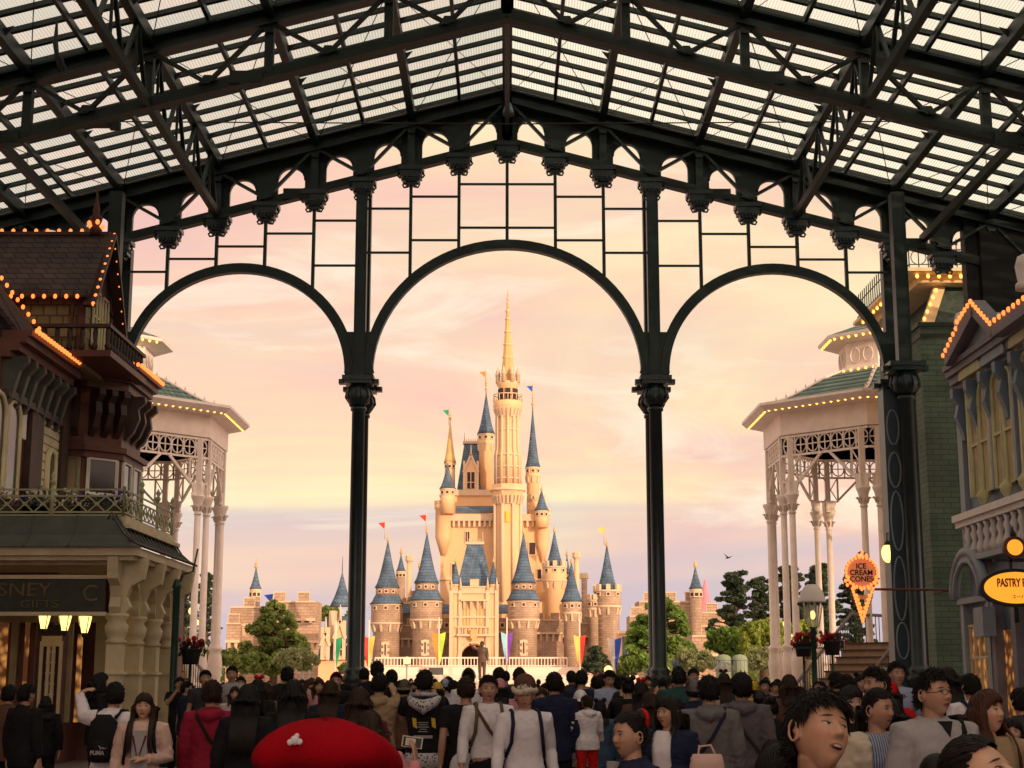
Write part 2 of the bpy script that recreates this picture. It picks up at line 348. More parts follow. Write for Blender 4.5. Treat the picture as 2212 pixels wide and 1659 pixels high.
# gable fascia plates with arched openings
for k in range(-14,14):
    x0=k*MOD; b=MB(); nst=22; r=.385; zarc=.50
    xc=x0+MOD/2
    # mirror-symmetric strips
    xs=sorted(set([x0+MOD*i/nst for i in range(nst+1)]+[xc-r,xc+r]))
    for a,c in zip(xs[:-1],xs[1:]):
        xm=(a+c)/2; dz=abs(xm-xc)
        def low(x):
            if abs(xm-xc)>=r: return zb(x)+.05
            return zb(xc)+.13+.38+math.sqrt(max(0,r*r-(x-xc)**2))
        b.add([(a,G+.06,low(a)),(c,G+.06,low(c)),(c,G+.06,zt(c)),(a,G+.06,zt(a)),(a,G+.22,low(a)),(c,G+.22,low(c)),(c,G+.22,zt(c)),(a,G+.22,zt(a))],
              [(0,1,2,3),(7,6,5,4),(0,4,5,1)]+([(1,5,6,2),(0,3,7,4)]))
    b.build('fascia_panel','steel',arc)
    b=MB(); # moulding ring of the arch
    pts=[(xc+.39*math.cos(t),G+.03,zb(xc)+.51+.40*math.sin(t)) for t in [PI*i/12 for i in range(13)]]
    b.tube(pts,.028,5); b.build('arch_moulding','iron_blue',arc)
# corbels
cb=MB(); cb.box(-.30,.30,-.2,.28,-.34,-.05); cb.box(-.36,.36,-.24,.32,-.14,-.02); cb.box(-.25,.25,-.16,.24,-.46,-.34); cb.box(-.16,.16,-.10,.16,-.56,-.46)
for i in range(7): cb.cbox((-.30+i*.1,-.2,-.37),.045,.05,.09)
for i in (-1,1):
    cb.tube([(i*.17,-.05,-.5),(i*.24,-.05,-.56),(i*.2,-.05,-.63),(i*.1,-.05,-.62),(i*.08,-.05,-.54)],.03,5)
    cb.tube([(i*.33,-.1,-.2),(i*.38,-.1,-.3),(i*.32,-.1,-.36)],.03,5)
cme=cb.mesh('corbel','iron_blue')
for k in range(-9,10): inst(cme,'corbel',(k*MOD,G,zb(k*MOD)),arc)
# columns of the end screen
SPR=10.05
def column(x,y,ztop,r=.19,zr=1.93,name='column',z_cap=9.3):
    b=MB(); b.lathe((x,y,0),[(r*1.75,0),(r*1.75,.25),(r*1.5,.3),(r*1.45,1.55),(r*1.7,1.6),(r*1.75,1.72),(r*1.35,1.78),(r*1.55,1.86),(r*1.3,zr),(r,zr+.08),(r*.94,z_cap-.35),(r*1.15,z_cap-.33),(r*1.15,z_cap-.25),(r*.95,z_cap-.22)],18)
    c=b.build(name,'iron_blue',arc)
    b=MB(); b.lathe((x,y,z_cap-.22),[(r*.95,0),(r*1.6,.12),(r*1.85,.32),(r*1.5,.52),(r*1.2,.58),(r*1.25,.62)],18)
    for i in range(10):
        t=2*PI*i/10; b.tube([(x+r*1.0*math.cos(t),y+r*1.0*math.sin(t),z_cap-.2),(x+r*1.9*math.cos(t),y+r*1.9*math.sin(t),z_cap+.05),(x+r*1.75*math.cos(t),y+r*1.75*math.sin(t),z_cap+.22),(x+r*1.3*math.cos(t),y+r*1.3*math.sin(t),z_cap+.34)],.035,5)
    b.box(x-r*2.0,x+r*2.0,y-r*1.8,y+r*1.8,z_cap+.40,z_cap+.50); b.box(x-r*2.3,x+r*2.3,y-r*2.0,y+r*2.0,z_cap+.50,z_cap+.62)
    for i in (-1,1): b.box(x+i*r*2.45-.09,x+i*r*2.45+.09,y-.12,y+.12,z_cap+.42,z_cap+.55)
    b.build('capital','iron_blue',c)
    b=MB(); b.box(x-r*.75,x+r*.75,y-r*.75,y+r*.75,z_cap+.62,ztop)
    b.box(x-r*.85,x-r*.7,y-r*.85,y+r*.85,z_cap+.62,ztop-.01);b.box(x+r*.7,x+r*.85,y-r*.85,y+r*.85,z_cap+.62,ztop-.01)
    b.build('upper_post','steel',c); return c
for s in (-1,1):
    for dy in (0,1.15):
        column(s*4.12,G+dy,zb(4.12)-.1 if dy==0 else zb(4.12)+.2)
    column(s*10.9,G+.6,zb(10.9)-.1)
    # big front corner pier with ring panels
    xp=s*10.2; yp=38.6
    column(xp,yp,zb(10.2)+.1,r=.20,z_cap=9.0)
    b=MB(); x0,x1=xp-.42-(s>0)*.10,xp+.42-(s>0)*.10
    b.box(x0,x1,yp+.25,yp+.85,1.9,9.0); b.box(x0-.08,x1+.08,yp+.15,yp+.95,0,1.85); b.box(x0-.12,x1+.12,yp+.1,yp+1.0,1.85,1.95)
    b.build('corner_pier','pier_paint',arc)
    for zc_,hh in ((8.0,.45),(6.9,.45),(5.6,.75),(3.9,.8),(2.6,.45)):
        b=MB(); b.tube([(xp-.1*s-.16+.17*math.cos(t)*.9-.05,yp+.24,zc_+hh*math.sin(t)) for t in [2*PI*i/20 for i in range(21)]],.025,5,False); b.build('ring_ornament','blue_pale',arc)
# arches
def arch(xa,xb,zs,zap,Y,w_in=.24,nm='arch'):
    xc=(xa+xb)/2; hw=(xb-xa)/2; h=zap-zs; n=40
    b=MB(); o=[];i_=[]
    for j in range(n+1):
        t=PI*j/n; cx,sz=math.cos(t),math.sin(t)
        o.append((xc-hw*cx,zs+h*sz)); i_.append((xc-(hw-w_in)*cx,zs+(h-w_in)*sz))
    v=[];f=[]
    for (a,c) in zip(o,i_):
        for y in (Y-.13,Y+.13): v+= [(a[0],y,a[1]),(c[0],y,c[1])]
    for j in range(n):
        q=j*4
        f+=[(q,q+1,q+5,q+4),(q+2,q+6,q+7,q+3),(q,q+4,q+6,q+2),(q+1,q+3,q+7,q+5)]
    b.add(v,f); 
    v2=[]  # outer flange line
    b.tube([(a[0],Y,a[1]+.02) for a in o],.045,5)
    b.build(nm,'steel',arc)
AR={'c':(-3.98,3.98,10.0,13.85),'l':(-10.75,-4.28,10.0,13.15),'r':(4.28,10.75,10.0,13.15)}
for a in AR.values(): arch(*a,G)
def archz(x):
    for xa,xb,zs,za in AR.values():
        if xa<=x<=xb: return zs+(za-zs)*math.sqrt(max(0,1-((x-(xa+xb)/2)/((xb-xa)/2))**2))
    return 10
for s in (-1,1):   # spandrel brackets at the capitals
    for xx,d in ((4.12,-1),(4.12,1),(10.9,-1)):
        b=MB(); x=s*xx; 
        b.prism([(x+s*d*.1,G-.08,9.95),(x+s*d*.42,G-.08,10.05),(x+s*d*.30,G-.08,10.5),(x+s*d*.42,G-.08,11.2),(x+s*d*.1,G-.08,11.2)],(0,.16,0)); b.build('bracket','steel',arc)
# mullions
for k in range(-7,8):
    if abs(k)==3: continue
    x=k*MOD; b=MB(); b.bar((x,G,archz(x)-.02),(x,G,zb(x)-.5),.09,.12,up=(0,1,0)); b.build('mullion','steel',arc)
rows={0:(398,492),1:(425,519),2:(451,546),3:(477,574),4:(505,),5:(533,),6:(560,),7:(588,)}
for k,ys in rows.items():
    for yy in ys:
        z=at(1092,yy,G).z
        for s in (-1,1):
            a,c=k*MOD,(k+1)*MOD
            if k==7: c=10.75
            if k==2: c=3.98
            if k==3: a=4.28
            b=MB(); b.bar((s*a,G,z),(s*c,G,z),.055,.06); b.build('transom','steel',arc)
b=MB(); b.box(13.35,15.2,G-.2,G+.5,6,zt(14.2)); b.box(13.1,15.4,G-.3,G+.6,9.5,9.9); b.box(12.95,13.3,G-.1,G+.3,9.9,zt(13.2)); b.build('end_pier','near_black',arc)
tag((lambda b:(b.tube([(-10.3,37,at(240,265,37).z+.03),(0,37,at(1095,268,37).z),(10.3,37,at(1990,262,37).z)],.018,5),b.build('cable','cloth_wire'))[1])(MB()),'thin dark cable strung across the arcade below the roof trusses','cable')
sp=thing('spotlight','small black spotlight hanging under the roof truss at the left of the cable','spotlight',at(200,268,36.5))
b=MB(); p=at(205,268,36.5); b.cbox(p,.9,.3,.12); b.cbox(p+Vector((.5,0,-.03)),.25,.25,.2); b.tube([p,p+Vector((0,0,1.0))],.02,5); b.build('housing','cloth_wire',sp)
sp=thing('pendant_lamp','small glass pendant lamp under the peak of the gable','lamp',at(1098,235,41.2))
b=MB(); p=at(1098,238,41.3); b.lathe(p,[(.03,.25),(.1,.15),(.16,-.05),(.17,-.15)],12); b.tube([p+Vector((0,0,.2)),p+Vector((0,0,1.1))],.02,5); b.build('lamp_shade','blue_grey',sp)
for px,py in ((100,95),):
    p=at(px+20,py,26); r_=thing('rope_hoist','small rope and pulley hanging under the glass roof at upper left','rope',p)
    b=MB(); b.tube([p+Vector((0,0,.5)),p,p+Vector((.05,0,-.3)),p+Vector((.12,0,-.55))],[.015,.05,.04,.03],6); b.tube([p+Vector((.1,0,-.25)),p+Vector((.2,0,-.5))],.04,6); b.build('rope','cloth_wire',r_)

# ============================================================ LEFT SHOP
ls=thing('shop_building','dark brown Victorian gift shop with gabled roof and bulb-lit cornices at left','building',(-9,30,0))
def bx(b,px0,py0,px1,py1,Y,d=.1,off=0):   # a box whose front covers these pixels at depth Y
    a=at(px0,py1,Y); c=at(px1,py0,Y); a2=at(px0,py0,Y)
    b.box(min(a.x,c.x),max(a.x,c.x),Y-off,Y+d-off,min(a.z,c.z),max(a.z,c.z)); return b
XW=-10.3
zc=at(100,785,34).z
b=MB(); b.box(-30,XW,30.6,40.6,4.4,zc-.2); b.box(-30,-8.4,32.9,40.4,0,4.35); b.box(-30,-9.0,30.9,32.9,0,4.3); b.build('wall','brown_paint',ls)
# street-facing upper wall details on X=XW plane
def strip(b,ya,yb,z0,z1,t=.08,x=XW): b.box(x,x+t,ya,yb,z0,z1)
def yz(px,py,X=XW+.05):
    p=atX(px,py,X); return p.y,p.z
b=MB()
for (pxa,pxb) in ((86,130),(205,206)):
    if pxb-pxa<5: continue
    ya=yz(pxa,900)[0]; yb=yz(pxb,900)[0]; strip(b,ya,yb,4.7,zc-1.3,.05)
    z=4.8
    while z<zc-1.4: b.box(XW+.05,XW+.08,ya+.02,yb-.02,z,z+.16); z+=.2
b.build('clapboard_panel','clapboard',ls)
b=MB(); ya=yz(-40,900)[0]
for (pa,pb) in ((60,86),(128,142)):
    strip(b,yz(pa,900)[0],yz(pb,900)[0],4.5,zc-.3,.16)
strip(b,30.7,yz(128,900)[0],zc-1.35,zc-1.2,.2); b.build('pilaster','dark_brown',ls)
b=MB(); strip(b,30.7,yz(58,900)[0],zc-2.0,zc-1.4,.06); b.build('pale_frieze','white_paint',ls)
# arched windows
for pc in (20,-14,108):
    yc,_=yz(pc,950); wv=.42 if pc<100 else .3; z0,z1=5.3,6.9
    if pc>100: wv=.28;z0,z1=5.0,6.4
    pts=[(yc-wv,z0),(yc-wv,z1)]+[(yc-wv*math.cos(t),z1+wv*math.sin(t)) for t in [PI*i/10 for i in range(1,10)]]+[(yc+wv,z1),(yc+wv,z0)]
    b=MB(); b.prism([(XW+.02,y_,z_) for y_,z_ in pts],(.09,0,0)); f=b.build('window','dark_glass',ls)
    b=MB(); b.tube([(XW+.12,y_,z_) for y_,z_ in pts+[pts[0]]],.055,6,False); b.tube([(XW+.10,yc+(y_-yc)*1.25,z_+.05) for y_,z_ in pts],.03,5); b.build('frame','cream_paint',f)
# cornice with brackets and bulbs
def cornice(parent,a,c,zt_,out,depth=.7,m='brown_paint',nb=0,bm='bulb',brackets=0,bmat='dark_brown',bh=.9,nz=None):
    a=Vector(a);c=Vector(c); d=(c-a).normalized(); o=Vector(out)
    b=MB()
    for (o0,o1,z0,z1) in ((0,depth,-.12,0),(0,depth*.85,-.26,-.12),(0,depth*.6,-.42,-.26),(0,depth*.3,-.55,-.42)):
        q=[a+o*o0,c+o*o0,c+o*o1,a+o*o1]
        b.prism([(p.x,p.y,zt_+z0) for p in q],(0,0,z1-z0))
    k=b.build('cornice',m,parent)
    if nb:
        bulbs(parent,[(p.x,p.y,zt_-.0) for p in lerp(a+o*(depth+.06),c+o*(depth+.06),nb,False)],bm)
    if brackets:
        for p in lerp(a,c,brackets,False):
            b=MB(); w_=.09
            prof=[(0,-.5),(depth*.8,-.5),(depth*.82,-.62),(depth*.55,-.8),(depth*.42,-.5-bh*.6),(.2,-.5-bh*.85),(.12,-.5-bh),(0,-.5-bh)]
            b.prism([(p.x+o.x*u-d.x*w_,p.y+o.y*u-d.y*w_,zt_+z) for u,z in prof],(d.x*2*w_,d.y*2*w_,0)); b.build('bracket',bmat,parent)
cornice(ls,(XW,30.6,0),(XW,34.6,0),zc,(1,0,0),.62,'brown_paint',20,'bulb',7,'metal_roof',1.0)
# projecting turret bay
TX0=at(142,900,36.0).x; 
bay=[(XW,36.0),(-9.75,36.0),(-9.15,36.6),(-9.15,38.0),(XW,38.8)]
tz0=4.6; tz1=at(225,800,36).z
def polyprism(pts,z0,z1,m,name,parent,grow=0,cx=None):
    if grow:
        c=Vector((-10.6,37.4)) if cx is None else Vector(cx); pts=[tuple(c+(Vector(p)-c)*(1+grow)) for p in pts]
    b=MB(); b.prism([(x,y,z0) for x,y in pts],(0,0,z1-z0)); return b.build(name,m,parent)
tp=[(-11.2,35.6),(-9.9,35.6),(-9.2,36.3),(-9.2,38.2),(-9.9,38.9),(-11.2,38.9)]
tz=[4.6,zc+.6]
polyprism(tp,4.6,zc+.35,'brown_paint','turret_wall',ls)
for g_,za,zb_ in ((.30,zc+.25,zc+.42),(.24,zc+.10,zc+.25),(.16,zc-.05,zc+.10),(.10,zc-.25,zc-.05),(.12,zc-1.75,zc-1.62),(.06,zc-1.9,zc-1.75),(.06,4.9,5.1)):
    polyprism(tp,za,zb_,'brown_paint','turret_moulding',ls,g_)
def tface(i,g_=.0):
    c=Vector((-10.6,37.4)); a=c+(Vector(tp[i])-c)*(1+g_); b_=c+(Vector(tp[i+1])-c)*(1+g_); return a,b_
for i,nb in ((0,6),(1,9),(2,14)):
    a,c=tface(i,.33); bulbs(ls,[(p.x,p.y,zc+.36) for p in lerp((a.x,a.y,0),(c.x,c.y,0),nb,False)])
for i in (0,1,2):
    a,c=tface(i,.0); d=(c-a); o=Vector((d.y,-d.x)).normalized(); n_=max(1,round(d.length/.85))
    for j in range(n_):
        p0=a.lerp(c,(j+.12)/n_)+o*.0; p1=a.lerp(c,(j+.88)/n_)
        for (z0,z1,mm,nm) in ((5.1,6.75,'door_beige' if i==0 else 'dark_glass','door' if i==0 else 'window'),(7.0,7.9 if zc>8.2 else 7.3,'dark_glass','window')):
            if z1>zc-1.9 and nm=='window' and z0>6.9: z1=zc-1.95
            if z1-z0<.2: continue
            b=MB(); q=[p0,p1,p1+o*.04,p0+o*.04]; b.prism([(p.x,p.y,z0) for p in q],(0,0,z1-z0)); wd=b.build(nm,mm,ls)
            b=MB()
            for e in (p0,p1): b.bar((e.x+o.x*.05,e.y+o.y*.05,z0),(e.x+o.x*.05,e.y+o.y*.05,z1),.07,.07)
            for z in (z0,(z0+z1)/2,z1): b.bar((p0.x+o.x*.05,p0.y+o.y*.05,z),(p1.x+o.x*.05,p1.y+o.y*.05,z),.06,.06)
            b.build('frame','white_paint' if i>0 else 'olive_paint',wd)
    for j in range(3):
        p=a.lerp(c,(j+.5)/3)
        b=MB(); prof=[(0,-.3),(.45,-.3),(.47,-.45),(.3,-.6),(.34,-.85),(.2,-1.2),(0,-1.4)]; dd=d.normalized()*.08
        b.prism([(p.x+o.x*u-dd.x,p.y+o.y*u-dd.y,zc+z) for u,z in prof],(dd.x*2,dd.y*2,0)); b.build('bracket','dark_brown',ls)
# gabled dormer tower above
ry=34.9; rz_=at(238,508,ry).z; xg=at(238,508,ry).x; ez=at(200,628,33.4).z; yf=33.4; yb=36.6
b=MB(); th=.14
for sy,ye in ((-1,yf),(1,yb)):
    b.prism([(-16,ry,rz_),(xg,ry,rz_),(xg+.0,ye,ez),(-16,ye,ez)],(0,0,-th))
b.build('roof','brown_shingle',ls)
xw2=at(205,690,33.8).x
b=MB(); b.box(-16,xw2-.25,33.9,36.1,zc-.1,ez+.05); b.prism([(xw2-.26,33.9,ez),(xw2-.26,36.1,ez),(xw2-.26,ry,rz_-.3)],(-3,0,0)); b.build('scallop_wall','scallop',ls)
b=MB(); bx(b,150,655,160,735,33.8,.08,.02); b.box(xw2-.40,xw2-.22,33.82,33.95,zc,ez); b.box(xw2-.4,xw2-.22,36.05,36.2,zc,ez); b.build('corner_board','brown_paint',ls)
for yy in (34.35,35.1):
    b=MB(); b.box(xw2-.25,xw2-.2,yy,yy+.5,zc+.5,zc+1.8); wd=b.build('window','dark_glass',ls)
    b=MB(); 
    for y_ in (yy,yy+.25,yy+.5): b.bar((xw2-.19,y_,zc+.5),(xw2-.19,y_,zc+1.8),.05,.05)
    for z in (zc+.5,zc+1.2,zc+1.8): b.bar((xw2-.19,yy,z),(xw2-.19,yy+.5,z),.05,.05)
    b.build('frame','cream_paint',wd)
# barge boards + bulbs
b=MB(); 
for ye in (yf,yb): b.bar((xg+.02,ry,rz_),(xg+.02,ye-(.0),ez-.35 if ye==yf else ez-.9),.08,.28,up=(1,0,0))
b.prism([(xg-.15,yf+.3,ez),(xg-.15,ry,rz_-.5),(xg-.15,yb-.3,ez),(xg-.15,yb-.8,ez+.1),(xg-.15,ry,rz_-1.6),(xg-.15,yf+.8,ez+.1)],(-.06,0,0))
b.build('barge_board','dark_brown',ls)
bulbs(ls,[(p.x+.1,p.y,p.z) for p in lerp((xg,ry,rz_),(xg,yf,ez-.3),10)]+[(p.x+.1,p.y,p.z) for p in lerp((xg,ry,rz_),(xg,yb,ez-.9),11)][1:])
bulbs(ls,lerp((at(0,634,33.35).x,33.35,ez-.14),(xg-.25,33.35,ez-.14),8)); bulbs(ls,lerp((at(4,500,34.9).x,34.9,rz_+.10),(xg-.4,34.9,rz_+.10),9),r=.045)
b=MB(); b.bar((-16,ry,rz_+.03),(xg,ry,rz_+.03),.12,.08); b.lathe((xg-.35,ry,rz_),[(.13,0),(.16,.12),(.08,.22),(.14,.34),(.16,.42),(.07,.5),(.09,.62),(.04,.8),(.02,1.15),(.0001,1.3)],10); b.build('finial','brown_paint',ls)
bulbs(ls,[(xg-.35+.17*math.cos(t),ry+.17*math.sin(t),rz_+.2+.02*i) for i,t in enumerate([0,1.3,2.6,3.9,5.2])],r=.05)
# small balustraded balcony
b=MB(); b.box(-10.8,xw2+.55,33.2,36.6,zc+.0,zc+.14); b.build('balcony_floor','brown_paint',ls)
b=MB()
for y_ in [33.3+i*.28 for i in range(12)]: b.lathe((xw2+.45,y_,zc+.14),[(.05,0),(.07,.12),(.035,.2),(.06,.4),(.04,.52)],8)
for x_ in [xw2+.45-i*.28 for i in range(6)]: b.lathe((x_,33.28,zc+.14),[(.05,0),(.07,.12),(.035,.2),(.06,.4),(.04,.52)],8)
b.box(xw2-1.3,xw2+.52,33.2,33.34,zc+.66,zc+.74); b.box(xw2+.38,xw2+.52,33.34,36.6,zc+.66,zc+.74); b.build('balustrade','dark_brown',ls)
# sloping main roof lower left
a=at(-40,560,33.3); c=at(112,745,33.3)
b=MB(); b.prism([(a.x-1.5,31,zc+.05),(XW+.3,31,zc+.05),(XW+.3,33.15,zc+.05),(a.x,33.15,a.z),(a.x-1.5,33.15,a.z)],(0,0,-.12)); 
b.prism([(XW+.3,30.8,zc),(XW+.3,33.18,zc),(a.x,33.18,a.z),(a.x,30.8,a.z)],(0,0,-.15)); b.build('roof','brown_shingle',ls)
bulbs(ls,lerp(at(-8,585,33.1),at(108,742,33.1),11))
# porch -------------------------------------------------
PX=-7.15; PY0=28.3; PY1=32.9; zl=at(250,1325,PY0).z; zh=at(305,1205,PY0).z
pil=MB(); pil.box(-.17,.17,-.17,.17,0,.5); pil.box(-.14,.14,-.14,.14,.5,zl-.55); pil.box(-.19,.19,-.19,.19,1.75,1.80); pil.lathe((0,0,zl-.55),[(.17,0),(.2,.05),(.15,.1),(.2,.2),(.22,.32),(.16,.42),(.22,.5),(.22,.55)],14)
pil.box(-.16,.16,-.16,.16,.95,1.0)
pm=pil.mesh('porch_post','cream_paint')
pyy=[PY0+.2,PY0+1.65,PY0+3.05,PY1-.2]
posts=[(PX,y_) for y_ in pyy]+[(PX-4.6,PY0+.2)]
for x_,y_ in posts: inst(pm,'porch_post',(x_,y_,0),ls)
for x_,y_ in posts:   # big scroll brackets
    b=MB(); prof=[(0,0),(.12,0),(.2,.12),(.12,.3),(.2,.5),(.42,.62),(.48,zh-zl),(0,zh-zl)]
    for (dx,dy) in ((1,0),(0,1),(0,-1)):
        px_,py_=dy,dx
        b.prism([(x_+dx*(.05+u)-abs(px_)*.1,y_+dy*(.05+u)-abs(py_)*.1,zl+z) for u,z in prof],(abs(px_)*.2,abs(py_)*.2,0))
    b.cbox((x_,y_,(zl+zh)/2),.24,.24,zh-zl); b.build('scroll_bracket','cream_paint',ls)
b=MB(); b.box(-14,PX+.15,PY0+.05,PY0+.2,zh-.12,zh); b.box(-14,PX+.1,PY0+.2,PY1,zh-.10,zh+.02)
b.box(-14,PX+.45,PY0-.35,PY1+.35,zh+.02,zh+.17); b.box(-14,PX+.36,PY0-.26,PY1+.28,zh-.06,zh+.02); b.build('eave','cream_paint',ls)
zf=at(245,1120,29).z
b=MB(); prof=[(.5,0),(.32,.1),(.16,.24),(.04,.42),(-.08,.62),(-.14,zf-zh-.3)]
pts0=[(PX+.0+u,PY0+.0-u,zh+.17+z) for u,z in prof]
for i in range(len(prof)-1):
    (u0,z0),(u1,z1)=prof[i],prof[i+1]; z0+=zh+.17; z1+=zh+.17
    b.add([(-14,PY0+.05-u0,z0),(PX+u0,PY0+.05-u0,z0),(PX+u1,PY0+.05-u1,z1),(-14,PY0+.05-u1,z1),(PX+u0,PY1+u0*.7,z0),(PX+u1,PY1+u1*.7,z1)],[(0,1,2,3),(1,4,5,2)])
b.build('awning_roof','metal_roof',ls)
b=MB()
for j in range(16):
    y_=PY0-.25+j*(PY1-PY0+.5)/15; b.tube([(PX+u+.0,y_,zh+.17+z+.02) for u,z in prof],.022,5)
for x_ in [PX-.8*i for i in range(1,9)]: b.tube([(x_,PY0+.05-u,zh+.17+z+.0) for u,z in prof],.015,5)
b.build('roof_seams','metal_roof',ls)
b=MB(); b.box(-14,PX+.05,PY0+.35,PY1,zf-.14,zf); b.box(-14,PX+.15,PY0+.28,PY1+.08,zf-.22,zf-.14); b.build('balcony_floor','cream_paint',ls)
# balcony railing
zr=at(245,1058,29).z; rx=PX-.05; ryf=PY0+.5
def panel(b,p,q,z0,z1):
    p=Vector(p);q=Vector(q); n=max(1,round((q-p).length/.34))
    for i in range(n):
        a=p.lerp(q,i/n); c=p.lerp(q,(i+1)/n); mid=(a+c)/2
        b.bar((a.x,a.y,z0+.1),(c.x,c.y,z1-.14),.022,.022); b.bar((a.x,a.y,z1-.14),(c.x,c.y,z0+.1),.022,.022)
        b.cbox((mid.x,mid.y,(z0+z1)/2-.02),.07,.07,.07)
    for z in (z0+.04,z0+.1,z1-.14,z1-.02): b.bar((p.x,p.y,z),(q.x,q.y,z),.03,.03)
for (p,q) in [((rx-1.35*i,ryf),(rx-1.35*(i+1),ryf)) for i in range(4)]+[((rx,ryf+1.4*i),(rx,ryf+1.4*(i+1))) for i in range(3)]:
    b=MB(); panel(b,(*p,0),(*q,0),zf,zr); b.tube([(q[0],q[1],zf),(q[0],q[1],zr+.1)],.035,6); b.lathe((q[0],q[1],zr+.08),[(.05,0),(.06,.06),(.02,.1),(.05,.16),(.0001,.26)],8)
    b.tube([(p[0],p[1],zf),(p[0],p[1],zr+.04)],.03,6); b.build('railing','balcony_green',ls)
# sign
sg=at(0,1310,PY0+.1); zs0=at(100,1325,PY0).z; zs1=at(100,1250,PY0).z
si=thing('shop_sign','dark green shop fascia sign with gilt lettering above the porch at left','sign',(-9,PY0,zs0))
b=MB(); b.box(-13.6,PX-.2,PY0+.06,PY0+.12,zs0+.03,zs1); b.build('sign_board','sign_green',si)
b=MB(); b.box(-13.6,PX-.16,PY0+.02,PY0+.1,zs1,zs1+.07); b.box(-13.6,PX-.16,PY0+.02,PY0+.1,zs0-.04,zs0+.03); b.build('sign_frame','cream_paint',si)
p=at(112,1275,PY0+.04); text('DISNEY',.34,(p.x,p.y,p.z),(PI/2,0,0),'gold',si,align='RIGHT',name='lettering',sx=1.25)
p=at(195,1283,PY0+.04); text('C',.42,(p.x,p.y,p.z),(PI/2,0,0),'gold',si)
p=at(85,1305,PY0+.04); text('GIFTS',.19,(p.x,p.y,p.z),(PI/2,0,0),'gold',si,sx=1.5)
# shopfront behind the posts
Y0=30.75
def rect(px0,py0,px1,py1,Y,m,name,parent,d=.06): b=MB(); bx(b,px0,py0,px1,py1,Y,d,d); return b.build(name,m,parent)
b=MB(); bx(b,20,1330,45,1500,Y0+.1,.1,.1); bx(b,70,1330,84,1560,Y0+.1,.1,.1); bx(b,140,1330,162,1560,Y0+.1,.1,.1); bx(b,-30,1322,240,1345,Y0+.1,.12,.12); bx(b,200,1330,240,1560,Y0+.1,.1,.1); b.build('shopfront_frame','olive_paint',ls)
rect(84,1350,136,1560,Y0,'dark_brown','doorway',ls); rect(-20,1345,20,1560,Y0,'shop_light','lit_window',ls); rect(45,1345,66,1560,Y0,'shop_light','lit_window',ls); rect(160,1370,180,1560,Y0,'shop_light','lit_window',ls)
b=MB(); x0=at(90,1400,Y0-.5).x; x1=at(132,1400,Y0-.5).x
zt_=at(100,1385,Y0-.5).z; zb_=at(100,1570,Y0-.5).z
for xx in (x0,x0+.14,x1-.14,x1): b.bar((xx,Y0-.5,zb_),(xx,Y0-.5,zt_),.06,.05,up=(0,1,0))
for i in range(9): z=zb_+(zt_-zb_)*i/8; b.bar((x0+.1,Y0-.5,z),(x1-.1,Y0-.5,z),.03,.03)
b.bar((x0,Y0-.5,zb_),(x1,Y0-.5,zb_),.06,.2); b.bar((x0,Y0-.5,zt_),(x1,Y0-.5,zt_),.06,.2); b.build('french_door','cream_paint',ls)
# porch lanterns
def lantern(px,py,Y,label,parent=None):
    p=at(px,py,Y); t=thing('porch_lantern',label,'lantern',p,'glowing lanterns under the left porch')
    b=MB(); b.lathe(p,[(.06,-.14),(.10,.0),(.13,.16),(.11,.17)],8); b.build('lamp_glass','lamp_glass',t)
    b=MB(); b.lathe(p,[(.14,.17),(.10,.24),(.03,.30),(.02,.5)],8); b.lathe(p,[(.0001,-.26),(.05,-.2),(.07,-.14)],8)
    for i in range(4): a=PI/4+i*PI/2; b.tube([p+Vector((.07*math.cos(a),.07*math.sin(a),-.14)),p+Vector((.13*math.cos(a),.13*math.sin(a),.16))],.01,4)
    b.tube([p+Vector((0,0,.5)),p+Vector((0,0,.9))],.015,4); b.build('lamp_frame','cloth_wire',t)
for (x,y_,l) in ((95,1342,'leftmost of the three glowing lanterns under the porch'),(140,1346,'middle one of the three glowing lanterns under the porch'),(183,1351,'rightmost of the three glowing lanterns under the porch')): lantern(x,y_,29.3,l)
# balcony flower boxes
for i,px in enumerate((40,110,215)):
    p=at(px,1118,29.2); t=thing('flower_box',['flower box full of greenery behind the left end of the balcony railing','flower box with small white flowers in the middle of the balcony railing','flower box with purple flowers near the balcony corner'][i],'planter',p)
    b=MB(); b.box(p.x-.55,p.x+.55,p.y,p.y+.25,p.z-.0,p.z+.22); b.build('box','dark_brown',t)
    b=MB(); 
    for j in range(220):
        q=p+Vector((random.uniform(-.55,.55),random.uniform(0,.3),.22+abs(random.gauss(0,.14)))); s_=.05; a=random.uniform(0,6); b.add([q,q+Vector((s_*math.cos(a),s_*math.sin(a),s_*.6)),q+Vector((-s_*.5*math.sin(a),s_*math.cos(a),s_*1.2))],[(0,1,2)])
    b.build('foliage','leaf_pine',t)
    b=MB(); mat('violet',(.10,.05,.28),.6) if 'violet' not in M else 0
    for j in range(30): b.sphere(p+Vector((random.uniform(-.5,.5),random.uniform(-.05,.25),.3+random.uniform(0,.25))),.03,6,4)
    b.build('flowers','violet' if i!=1 else 'white_paint',t)
# plain unseen side blocks near the camera, added to block sky and sun light
for s in (-1,1):
    t=thing('side_light_block','long plain unseen block added on the %s side of the arcade near the camera to block light'%('left' if s<0 else 'right'),'building',(s*14,8,0))
    b=MB(); y1=27.0 if s<0 else 22; b.box(min(s*12,s*30),max(s*12,s*30),-26 if s>0 else -10,y1,0,12.6); b.build('wall','brown_paint' if s<0 else 'grey_purple',t)
